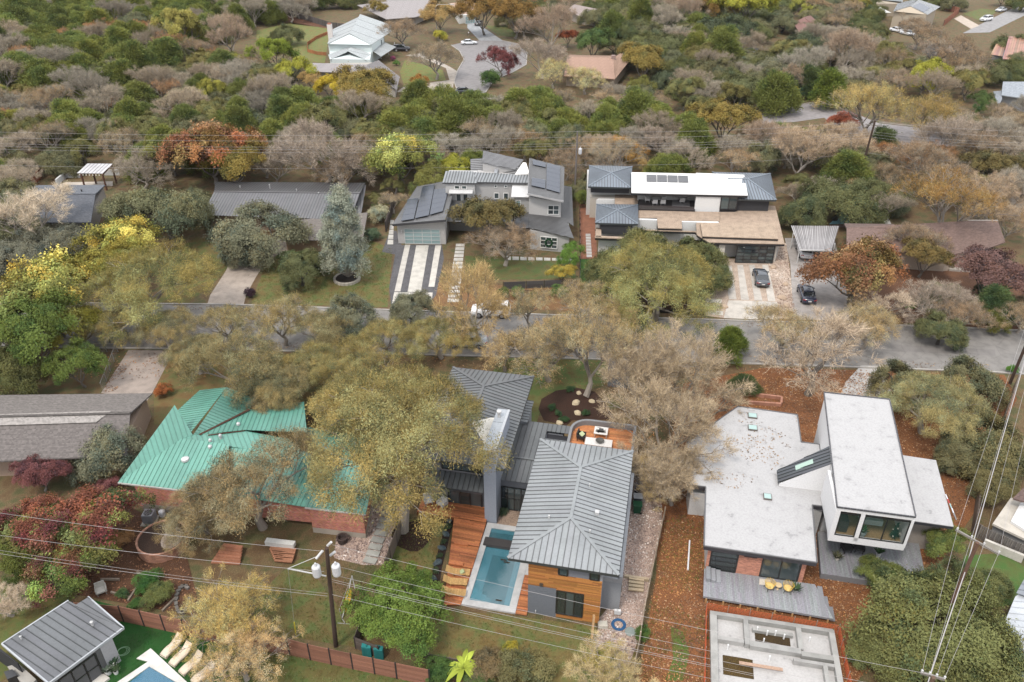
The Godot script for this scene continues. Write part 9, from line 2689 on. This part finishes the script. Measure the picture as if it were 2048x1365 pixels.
func trees() -> void:
	tree("leafy", V3(-90.18,0,-230.85), 6.82, Color(.34,.31,.09), "pale yellow-green tree standing out of the juniper hillside")
	tree("bare", V3(-75.72,0,-223.89), 6.65, Color(1.05,.92,.8), "large bare grey-brown tree below the pale yellow-green one on the hillside")
	tree("thin", V3(-81.91,0,-217.44), 4.95, Color(1.05,.85,.62), "low olive-brown tree between the pale yellow-green tree and the bare one")
	tree("leafy", V3(-59.74,0,-209.17), 5.27, Color(.2,.25,.04), "bright green tree with a yellow top beside the curved picket fence")
	tree("oak", V3(-64.91,0,-242.22), 4.88, Color(.14,.15,.07), "dark green oak on the lawn inside the curved picket fence")
	tree("leafy", V3(-50.98,0,-189.54), 4.61, Color(.36,.36,.06), "tall lime-yellow tree left of the long brown metal roof")
	tree("leafy", V3(-41.5,0,-183.28), 3.37, Color(.52,.4,.05), "golden yellow tree in front of the long brown metal roof")
	tree("leafy", V3(-46.04,0,-188.5), 3, Color(.42,.29,.12), "peach-yellow tree between the lime tree and the golden tree")
	tree("leafy", V3(-31.21,0,-173), 5.73, Color(.26,.2,.06), "wide olive-gold tree in front of the brown roof's right end")
	tree("leafy", V3(-21.55,0,-186.88), 2.75, Color(.4,.2,.06), "small orange tree by the low wall of the cul-de-sac")
	tree("thin", V3(-31,0,-236.97), 5.89, Color(1.05,.85,.62), "brown half-bare tree beside the pale blue house")
	tree("leafy", V3(-21.92,0,-259.46), 5.17, Color(.42,.29,.12), "peach-orange tree beside the far street lamp")
	tree("leafy", V3(-43.51,0,-278.65), 3.58, Color(.26,.2,.06), "small yellow-green tree behind the pale blue house roof")
	tree("thin", V3(-18.6,0,-202.06), 6.56, Color(1,.88,.66), "spreading half-bare tree with grey limbs on the cul-de-sac lawn")
	tree("leafy", V3(-2.84,0,-204.65), 4.2, Color(.2,.07,.07), "dark red tree at the edge of the cul-de-sac")
	tree("leafy", V3(-8.38,0,-255.57), 6.29, Color(.24,.15,.05), "rust-brown tree beside the far pale driveway")
	tree("leafy", V3(.88,0,-249.65), 6.45, Color(.24,.15,.05), "second rust-brown tree, right of the far lawn")
	tree("bare", V3(10.11,0,-230.95), 7.38, Color(1.05,.92,.8), "tall bare tree behind the tan-roofed house")
	tree("bare", V3(7.58,0,-202.77), 5.62, Color(1.02,.97,.92), "grey bare tree left of the tan-roofed house")
	tree("leafy", V3(15.9,0,-238.6), 2.84, Color(.32,.1,.05), "small orange-red tree above the tan-roofed house")
	tree("leafy", V3(21.56,0,-220.16), 4.99, Color(.1,.15,.05), "round green tree right behind the tan-roofed house")
	tree("thin", V3(9.89,0,-193.61), 4.47, Color(1.7,1.6,.85), "pale yellow thin tree at the tan-roofed house's left corner")
	tree("thin", V3(17.01,0,-188.36), 4.6, Color(1.7,1.6,.85), "pale yellow thin tree in front of the tan-roofed house")
	tree("leafy", V3(31.25,0,-198.3), 5.27, Color(.26,.2,.06), "olive-gold tree at the tan-roofed house's right end")
	tree("leafy", V3(27.54,0,-178.31), 3.73, Color(.2,.2,.06), "olive-green tree below the tan-roofed house")
	tree("oak", V3(37.37,0,-190.82), 4.66, Color(.1,.12,.07), "dark blue-green oak right of the tan-roofed house")
	tree("oak", V3(34.62,0,-246.49), 6.4, Color(.14,.15,.07), "broad green oak behind the tan-roofed house")
	tree("oak", V3(40.43,0,-221.47), 6.61, Color(.14,.15,.07), "large green oak on the slope above the dark-roofed house")
	tree("oak", V3(34.2,0,-271.11), 6.97, Color(.14,.15,.07), "green oak at the top edge above the tan-roofed house")
	tree("oak", V3(44.33,0,-264.75), 6.82, Color(.1,.12,.07), "dark oak at the top edge, left of the bare crown")
	tree("bare", V3(53.68,0,-261.04), 6.12, Color(1.05,.92,.8), "brown bare tree at the top edge between dark oaks")
	tree("leafy", V3(70.53,0,-259.3), 7.26, Color(.36,.36,.06), "lime-yellow tree at the top edge left of the red-brown roof")
	tree("leafy", V3(63.91,0,-266.4), 6.22, Color(.24,.15,.05), "brown-gold tree at the top edge left of the lime-yellow tree")
	tree("oak", V3(58.12,0,-233.21), 7.73, Color(.1,.12,.07), "wide dark oak left of the red-brown roof")
	tree("oak", V3(52.74,0,-236.58), 6.17, Color(.1,.12,.07), "dark oak below the brown bare crown at the top edge")
	tree("oak", V3(50.53,0,-181.03), 6.21, Color(.14,.15,.07), "large oak leaning over the slope below the dark-roofed house")
	tree("oak", V3(63.99,0,-199.11), 5.78, Color(.2,.2,.13), "grey-green oak right of the dark-roofed house")
	tree("oak", V3(44.97,0,-199.95), 4.85, Color(.14,.15,.07), "green oak at the dark-roofed house's left end")
	tree("oak", V3(79.18,0,-218.67), 6.53, Color(.1,.12,.07), "dark oak below the red-brown roof")
	tree("oak", V3(72.81,0,-209.86), 5.06, Color(.14,.15,.07), "round green oak beside the grey-green one on the slope")
	tree("bare", V3(83.56,0,-206.19), 6.92, Color(1.05,.92,.8), "big bare tree left of the two-storey tan house's drive")
	tree("oak", V3(105.6,0,-247.66), 4.98, Color(.14,.15,.07), "dense green oak in front of the tan house's terrace")
	tree("thin", V3(113.84,0,-235.69), 6.14, Color(1.05,.85,.62), "brown-gold thin tree before the tan house's garage")
	tree("thin", V3(108.11,0,-202.09), 7.28, Color(1.05,.85,.62), "broad brown thin tree above the rusty roof's garden")
	tree("thin", V3(103.35,0,-202.5), 5.38, Color(1.05,.92,.8), "brown thin tree left of the lime-yellow crown")
	tree("leafy", V3(94.34,0,-186.37), 4.99, Color(.36,.36,.06), "lime-yellow tree between brown thin trees near the side street")
	tree("thin", V3(69.26,0,-154.64), 7.68, Color(1.5,1.3,.6), "wide ochre tree with dark limbs at the side street bend")
	tree("thin", V3(79.49,0,-152.07), 6.47, Color(1.12,.92,.4), "olive-brown spreading tree right of the wide ochre tree")
	tree("leafy", V3(61.2,0,-179.99), 2.44, Color(.52,.4,.05), "small golden tree beside the dark gate of the side street")
	tree("leafy", V3(100.43,0,-171.67), 3.19, Color(.1,.15,.05), "round dark green tree beside the blue-grey house")
	tree("oak", V3(132.79,0,-221.79), 5.31, Color(.14,.15,.07), "dark oak at the top right corner below the far street")
	tree("oak", V3(115.29,0,-197.59), 4.8, Color(.14,.15,.07), "green oak under the rusty roof")
	tree("juniper", V3(69.52,0,-177.42), 3.72, Color(.15,.19,.04), "bright green bush-like juniper above the side street wall")
	tree("juniper", V3(67.97,0,-186.03), 3.19, Color(.1,.13,.05), "dark juniper on the bank of the side street")
	tree("thin", V3(64.47,0,-188.36), 4.6, Color(1.05,.85,.62), "brown tree behind the golden tree at the side street")
	tree("thin", V3(84,0,-178.59), 4.83, Color(1.05,.85,.62), "brown tree left of the lime-yellow crown near the side street")
	tree("leafy", V3(39.88,0,-151.01), 5.12, Color(.26,.2,.06), "yellow-olive tree at the near kerb of the side street")
	tree("rusty", V3(-50.81,0,-130.77), 6.84, Color(1.15,.85,.9), "large orange-red tree behind the long metal roof")
	tree("leafy", V3(-45.84,0,-128.17), 4.8, Color(.24,.18,.05), "olive-orange tree at the right foot of the orange-red tree")
	tree("leafy", V3(-59.12,0,-134.8), 4.32, Color(.2,.2,.06), "yellow-green tree left of the orange-red tree")
	tree("bare", V3(-31.83,0,-129.71), 7.46, Color(1.02,.97,.92), "very large grey-brown bare tree behind the long metal roof")
	tree("thin", V3(-27.68,0,-127.95), 4.64, Color(1.05,.85,.62), "brown tree between the large bare tree and the yellow-green tree")
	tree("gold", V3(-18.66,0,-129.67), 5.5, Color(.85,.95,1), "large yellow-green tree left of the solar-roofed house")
	tree("leafy", V3(-9.96,0,-129.03), 3.35, Color(.36,.36,.06), "yellow tree behind the solar-roofed house's garage wing")
	tree("leafy", V3(-13.51,0,-124.78), 3.58, Color(.2,.2,.06), "olive-green tree between two yellow trees beside the garage wing")
	tree("thin", V3(9.52,0,-132.81), 3.77, Color(1.05,.85,.62), "brown tree behind the gap between the two modern houses")
	tree("leafy", V3(5.55,0,-141.81), 2.18, Color(.42,.29,.12), "pinkish-peach small tree behind the solar-roofed house")
	tree("leafy", V3(23.03,0,-136.43), 1.76, Color(.42,.29,.12), "pinkish-peach small tree behind the white flat roof")
	tree("leafy", V3(28.43,0,-136.97), 1.59, Color(.36,.36,.06), "small lime shrub-like tree behind the white flat roof")
	tree("thin", V3(19.95,0,-141.28), 3.61, Color(1.58,.99,.33), "rusty thin tree under the wires behind the white flat roof")
	tree("bare", V3(27.04,0,-143.67), 4.2, Color(1.02,.97,.92), "grey bare tree under the wires behind the white flat roof")
	tree("bare", V3(49.49,0,-131.7), 5.91, Color(1.25,1.1,.9), "tan bare tree right of the dark hip roof")
	tree("bare", V3(46.69,0,-142.79), 5.43, Color(1.05,.92,.8), "brown bare tree left of the leaning far pole")
	tree("bare", V3(58.9,0,-138.87), 5.31, Color(1.25,1.1,.9), "tan bare tree at the foot of the leaning far pole")
	tree("juniper", V3(67.79,0,-143.17), 2.74, Color(.1,.13,.05), "dark juniper at the foot of the leaning far pole")
	tree("thin", V3(67.89,0,-127.31), 5.75, Color(1.05,.85,.62), "brown tree right of the leaning far pole")
	tree("bare", V3(78.66,0,-141.46), 5.39, Color(1.02,.97,.92), "grey bare tree below the side street's right end")
	tree("leafy", V3(79.56,0,-127.8), 4.14, Color(.17,.14,.06), "olive-brown tree near the pinkish roof")
	tree("bare", V3(73.34,0,-114.78), 4.56, Color(1.25,1.1,.9), "pale bare tree in front of the pinkish roof")
	tree("thin", V3(82.82,0,-137.26), 4.05, Color(1.05,.85,.62), "brown-gold tree above the pinkish roof")
	tree("oak", V3(50.05,0,-115.55), 5.49, Color(.14,.15,.07), "broad live oak leaning over the light blue pool")
	tree("oak", V3(43.94,0,-112.18), 3.75, Color(.14,.15,.07), "rounded live oak behind the white carport roof")
	tree("oak", V3(56.26,0,-118.8), 3.46, Color(.14,.15,.07), "right half of live oaks shading the light blue pool")
	tree("thin", V3(61.3,0,-106.08), 6.23, Color(1.1,.75,.3), "big rust-gold tree behind the brown shingle roof")
	tree("rusty", V3(43,0,-88.83), 5.19, Color(.95,.8,.85), "red and bronze tree in front of the brown shingle house")
	tree("leafy", V3(54.91,0,-96.27), 3.06, Color(.2,.15,.06), "bronze-olive tree at the brown house's front")
	tree("leafy", V3(59.45,0,-88.45), 4.33, Color(.17,.1,.09), "maroon tree right of the blue front door")
	tree("bare", V3(72.05,0,-107.45), 3.62, Color(1.25,1.1,.9), "pale pinkish bare tree at the brown roof's right end")
	tree("wisp", V3(44.56,0,-83.49), 2.99, Color(1.6,1.5,1.35), "pale bare small tree with white limbs beside the dark sports car's drive")
	tree("bare", V3(51.07,0,-84.87), 3.62, Color(1.02,.97,.92), "grey bare shrubby tree between the sports car's drive and the blue door")
	tree("thin", V3(53.2,0,-81.47), 3.17, Color(1.05,.85,.62), "brown thin tree at the right kerb")
	tree("juniper", V3(58.45,0,-84.43), 2.3, Color(.12,.17,.07), "green spiky-leaved shrub tree near the right kerb")
	tree("juniper", V3(57.71,0,-82.56), 1.67, Color(.2,.2,.06), "golden-olive low tree at the right kerb")
	tree("fine", V3(17.56,0,-84.99), 7, Color(1.15,1.09,.43), "wide spreading live oak in front of the flat-roofed house")
	tree("oak", V3(13.46,0,-93.96), 3.66, Color(.17,.17,.07), "left crown of the spreading live oak in front of the flat-roofed house")
	tree("oak", V3(25.3,0,-97.45), 3.36, Color(.17,.17,.07), "right crown of the spreading live oak, near the garage")
	tree("oak", V3(17.98,0,-98.27), 3.79, Color(.17,.17,.07), "upper crown of the spreading live oak before the flat-roofed house")
	tree("oak", V3(20.49,0,-89.37), 3.9, Color(.17,.17,.07), "front crown of the spreading live oak before the flat-roofed house")
	tree("oak", V3(25.65,0,-92.43), 2.85, Color(.17,.17,.07), "outermost right crown of the spreading live oak, above the stepping slabs")
	tree("leafy", V3(-3.46,0,-104.87), 4.24, Color(.17,.14,.06), "bronze-olive tree in front of the solar-roofed house")
	tree("thin", V3(-.95,0,-99.69), 4.09, Color(1.05,.85,.62), "half-bare brown tree before the porch of the solar-roofed house")
	tree("leafy", V3(7.97,0,-99.63), 1.92, Color(.14,.24,.05), "bright green bushy tree at the solar house's fence corner")
	tree("leafy", V3(6.67,0,-94.35), 1.58, Color(.42,.33,.07), "small ochre-yellow tree inside the slatted fence")
	tree("oak", V3(-35.51,0,-102.25), 6.08, Color(.2,.2,.13), "gnarled grey-green live oak above the curved driveway")
	tree("oak", V3(-50.3,0,-108.82), 6.38, Color(.18,.18,.1), "large olive live oak left of the curved driveway")
	tree("oak", V3(-57.29,0,-114.46), 4.56, Color(.18,.18,.1), "olive live oak between the dark roof and the large one")
	tree("oak", V3(-49.88,0,-116.89), 3.87, Color(.18,.18,.1), "olive live oak touching the long metal roof's left end")
	tree("oak", V3(-27.74,0,-93.88), 3.27, Color(.14,.15,.07), "low green oak beside the curved driveway's lawn")
	tree("oak", V3(-37.62,0,-100.53), 2.49, Color(.2,.2,.13), "low grey-green live oak bough over the curved driveway")
	tree("bare", V3(-68.39,0,-104.66), 5.62, Color(1.7,1.65,1.5), "pale grey lichen-covered tree at the left edge by the dark roof")
	tree("oak", V3(-67.67,0,-99.32), 4.08, Color(.2,.2,.15), "grey-green oak at the left edge below the dark roof")
	tree("oak", V3(-63.37,0,-103.2), 4.21, Color(.2,.2,.15), "grey oak in front of the dark shingle roof")
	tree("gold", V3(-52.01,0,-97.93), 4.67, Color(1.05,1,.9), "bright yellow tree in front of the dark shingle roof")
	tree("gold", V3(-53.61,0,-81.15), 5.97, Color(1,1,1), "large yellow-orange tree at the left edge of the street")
	tree("leafy", V3(-51.72,0,-74.21), 4.61, Color(.12,.16,.04), "green lower-left tree beneath the yellow-orange one")
	tree("leafy", V3(-49.5,0,-78.57), 3.42, Color(.28,.26,.05), "yellow-green tree between the yellow-orange one and the street")
	tree("leafy", V3(-46.07,0,-70.6), 2.65, Color(.12,.16,.04), "dark green small tree beside the chain-link fence")
	tree("fine", V3(-43.19,0,-83.65), 6.35, Color(1.15,1.06,.42), "large thin olive-yellow tree at the near kerb's left driveway")
	tree("leafy", V3(-51.29,0,-90.82), 3.55, Color(.3,.26,.06), "olive-yellow tree behind the large thin one")
	tree("thin", V3(-26.51,0,-79.11), 4.23, Color(1.08,.96,.5), "thin olive tree over the street, left of the middle")
	tree("oak", V3(-19.69,0,-81.63), 3.18, Color(.2,.2,.13), "grey-green oak over the street in the middle left")
	tree("oak", V3(-12.27,0,-83.59), 2.65, Color(.2,.2,.13), "small grey-green oak by the striped driveway")
	tree("fine", V3(-27.47,0,-67.25), 5.25, Color(1.08,.96,.5), "broad olive elm over the green roof's left corner")
	tree("fine", V3(-20.04,0,-69.78), 4.18, Color(1.2,1.06,.45), "olive elm at the far end of the green roof")
	tree("fine", V3(-8.02,0,-76.27), 3.9, Color(1.2,1.06,.45), "light olive elm crown behind the very large one near the street")
	tree("fine", V3(-15.64,0,-62.5), 4.34, Color(1.2,1.06,.45), "olive elm crown at the very large elm's left")
	tree("thin", V3(4.03,0,-71.7), 4.88, Color(1.35,1.15,.68), "thin tan elm over the street before the grey house")
	tree("thin", V3(10.83,0,-80.92), 3.84, Color(1.35,1.15,.68), "thin tan tree by the dark steel-edged bed")
	tree("oak", V3(13.64,0,-81.46), 2.48, Color(.1,.12,.07), "small blue-green oak at the dark steel-edged bed")
	tree("thin", V3(8.53,0,-84.74), 3.03, Color(1.35,1.15,.68), "thin tan tree near the left end of the dark steel-edged bed")
	tree("bare", V3(14.37,0,-57.66), 5.09, Color(1.2,1.1,.88), "large sandy bare elm between the grey house and the white house")
	tree("bare", V3(16.73,0,-66.03), 5.48, Color(1.2,1.1,.88), "sandy bare elm beside the street in front of the white house")
	tree("bare", V3(11.65,0,-52.97), 2.63, Color(1.4,1.25,.8), "sandy twiggy tree beside the gravel side yard")
	tree("bare", V3(14.15,0,-52.52), 3.04, Color(1.2,1.1,.88), "sandy bare tree leaning over the white house's low roof")
	tree("juniper", V3(24.56,0,-76.5), 2.25, Color(.15,.19,.04), "dark green juniper on the verge left of the white house")
	tree("juniper", V3(24.65,0,-69.61), 1.59, Color(.1,.13,.05), "second dark green juniper, at the brick planter")
	tree("wisp", V3(31.51,0,-69.21), 5.73, Color(1.35,1.25,1.1), "pale bare oak with dark limbs over the street")
	tree("thin", V3(30.74,0,-77.35), 3.94, Color(1.35,1.15,.68), "thin pale tan tree at the far kerb by the pale driveway")
	tree("thin", V3(40.69,0,-78.4), 3.98, Color(1.35,1.15,.68), "thin tan tree over the street at the brown house")
	tree("oak", V3(49.85,0,-79.25), 2.43, Color(.14,.15,.07), "green oak crown over the street at the right")
	tree("fine", V3(40.79,0,-62.67), 4.82, Color(1.19,1.15,.59), "large grey-olive live oak right of the white house's upper storey")
	tree("oak", V3(48.06,0,-68.29), 3.11, Color(.18,.17,.09), "grey-olive live oak by the right street end")
	tree("oak", V3(40.48,0,-68.65), 2.82, Color(.18,.17,.09), "grey-olive live oak bough above the white house's driveway")
	tree("oak", V3(44.12,0,-57.79), 3.78, Color(.19,.17,.08), "brown-olive oak under the wires at the right edge")
	tree("oak", V3(41.72,0,-57.81), 2.33, Color(.18,.17,.09), "grey-olive oak beside the white house's right wing")
	tree("oak", V3(42.94,0,-53.78), 2.22, Color(.19,.17,.08), "brown-olive oak above the concrete terrace at the right edge")
	tree("fine", V3(-21.34,0,-49.69), 5.51, Color(1.15,.96,.55), "great brown-olive elm over the green-roofed brick house")
	tree("fine", V3(-21.85,0,-59.22), 2.64, Color(1.15,.96,.55), "upper crown of the brown-olive elm over the green roof")
	tree("fine", V3(-25.91,0,-49.14), 3.32, Color(1.15,.96,.55), "left crown of the brown-olive elm above the round brick planter")
	tree("oak", V3(-37.27,0,-57.45), 3.41, Color(.2,.2,.13), "grey-green oak between the brown shingle roof and the green roof")
	tree("leafy", V3(-48.07,0,-60.21), 1.63, Color(.2,.2,.06), "green tree at the left edge over the brown shingle roof")
	tree("leafy", V3(-42.33,0,-54.31), 2.05, Color(.17,.07,.07), "crimson tree at the brown shingle roof's corner")
	tree("mixed", V3(-39.23,0,-47.5), 2.93, Color(1,1,1), "red and green tree at the left edge of the back garden")
	tree("mixed", V3(-34.12,0,-46.16), 3.65, Color(1,1,1), "large red and green tree beside the round brick planter")
	tree("mixed", V3(-34.61,0,-43.21), 2.69, Color(.85,1.1,.9), "green-leaved lower tree above the back lawn at the left")
	tree("leafy", V3(-35.35,0,-52.41), 1.75, Color(.17,.07,.07), "dark red tree by the brick house's corner")
	tree("leafy", V3(-39.41,0,-44.16), 1.96, Color(.13,.15,.04), "green tree at the left edge above the shed")
	tree("bare", V3(-37.96,0,-40.53), 1.87, Color(1.6,1.5,1.35), "pale bare shrub tree at the left edge beside the shed")
	tree("thin", V3(-20.48,0,-38.06), 3.28, Color(1.75,1.5,.65), "golden feathery cypress in front of the red board fence")
	tree("thin", V3(-18.61,0,-35.04), 2.87, Color(1.9,1.5,.85), "lower pinkish-gold boughs of a cypress above the board fence")
	tree("leafy", V3(-7.98,0,-38.67), 3.09, Color(.15,.22,.05), "bright green leafy tree beside the utility pole")
	tree("bare", V3(6.6,0,-33.88), 2.56, Color(1.5,1.4,.9), "straw-coloured bush tree at the bottom edge")
	tree("leafy", V3(6.63,0,-35.18), 1.39, Color(.42,.36,.08), "yellow-leaved small tree at the bottom edge left of the orange mesh")
	tree("oak", V3(29.88,0,-37.33), 5.24, Color(.17,.18,.07), "great olive live oak at the lower right")
	tree("oak", V3(32.74,0,-36.2), 2.8, Color(.17,.18,.07), "olive live oak at the lower right edge")
	tree("leafy", V3(35.11,0,-46.47), 1.78, Color(.17,.2,.06), "yellow-green tree beside the white house's pavilion wall")
	tree("leafy", V3(28.66,0,-43.19), 1.4, Color(.17,.2,.06), "yellow-green tree over the right grey deck")
	tree("fine", V3(-34.4,0,-73.12), 3.26, Color(1.08,.96,.5), "olive elm between the left concrete driveway and the street")
	tree("fine", V3(-23.39,0,-66.32), 4.03, Color(1.08,.96,.5), "olive elm at the near kerb above the green roof's top")
	tree("fine", V3(-15.43,0,-67.34), 4.57, Color(1.2,1.06,.45), "olive-gold elm between the street and the green roof's far end")
	tree("fine", V3(-25.79,0,-58.29), 2.79, Color(1.15,.96,.55), "topmost left bough of the brown-olive elm on the green roof")
	tree("thin", V3(-32.99,0,-79.27), 3.45, Color(1.08,.96,.5), "thin olive tree over the far kerb by the curved driveway")
	tree("tall", V3(-22.28,0,-96.13), 3.6, Color(.3,.32,.25), "tall silvery evergreen in the round stone planter", "", "", "tree", 1.25)
	tree("high", V3(-9.32,0,-49.4), 6.3, Color(1.2,1.06,.45), "very large olive elm rising from the round mulch bed over both roofs", "", "", "tree", 1.08)
	tree("fine", V3(-12.3,0,-60.14), 5.2, Color(1.2,1.06,.45), "olive elm behind the very large one, above the grey house's dark roof", "", "", "tree", 1.2)
	tree("wisp", V3(-4.31,0,-78.75), 4.4, Color(1.35,1.15,.68), "tall thin tan tree with a dark trunk before the white sport utility car", "", "", "tree", 1.5)
	tree("thin", V3(7.85,0,-68.85), 4.6, Color(1.35,1.15,.68), "tan elm with a dark leaning trunk in the mulch bed", "", "", "tree", 1.35)
	tree("bare", V3(12.74,0,-65.71), 4.0, Color(1.2,1.1,.88), "sandy bare elm between the asphalt drive and the mulch bed", "", "", "tree", 1.3)
	tree("bare", V3(12.1,0,-53.76), 3.68, Color(1.2,1.1,.88), "sandy bare elm crown over the grey house's gravel side yard")
	tree("wisp", V3(19.33,0,-63.18), 3.42, Color(1.2,1.1,.88), "thin sandy boughs reaching over the white house's low roof")
	tree("wisp", V3(-19.96,0,-38.73), 2.88, Color(1.75,1.5,.65), "bare whitish boughs among the golden feathery cypress")
	tree("fine", V3(-23.91,0,-63.95), 3.26, Color(1.15,.96,.55), "olive-brown elm over the middle ridge of the green roof")
	tree("fine", V3(-39.47,0,-78.15), 3.41, Color(1.08,.96,.5), "olive elm over the street left of the middle")
	tree("fine", V3(-47.07,0,-79.76), 3.12, Color(1.08,.96,.5), "olive-yellow elm over the street between the gold tree and the left driveway")
	tree("fine", V3(-21.74,0,-77.81), 3.62, Color(1.08,.96,.5), "olive elm over the street before the striped driveway's lawn")
	tree("fine", V3(-14.24,0,-76.59), 3.36, Color(1.2,1.06,.45), "olive elm over the street below the striped driveway")
	tree("thin", V3(2.13,0,-82.22), 3.08, Color(1.35,1.15,.68), "tan thin tree at the far kerb right of the white sport utility car")
	tree("oak", V3(29.55,0,-42.59), 2.01, Color(.13,.15,.06), "dark green oak beside the square grey deck")
	tree("oak", V3(26.11,0,-36.71), 1.99, Color(.17,.18,.07), "small olive oak beside the orange mesh fence")
	tree("fine", V3(-26.58,0,-66.07), 2.64, Color(1.15,.96,.55), "small olive-brown crown over the green roof's far gable")
	tree("thin", V3(55.84,0,-100.99), 3.86, Color(1.05,.85,.62), "brown thin tree over the middle of the brown shingle roof")
	tree("wisp", V3(-.76,0,-73.69), 3.16, Color(1.35,1.15,.68), "open tan elm over the street beside the silver-grey car")
	tree("wisp", V3(5.44,0,-77.9), 3.17, Color(1.35,1.15,.68), "open pale elm over the street before the mulch bed")
	tree("leafy", V3(-9.14,0,-38.21), 2.23, Color(.15,.22,.05), "lower left half of the bright green tree, over the teal boxes")
	tree("leafy", V3(-7.5,0,-41.19), 1.96, Color(.15,.22,.05), "upper right half of the bright green tree, nearest the timber deck")

func V3(a: float, b: float, c: float) -> Vector3:
	return Vector3(a, b, c)
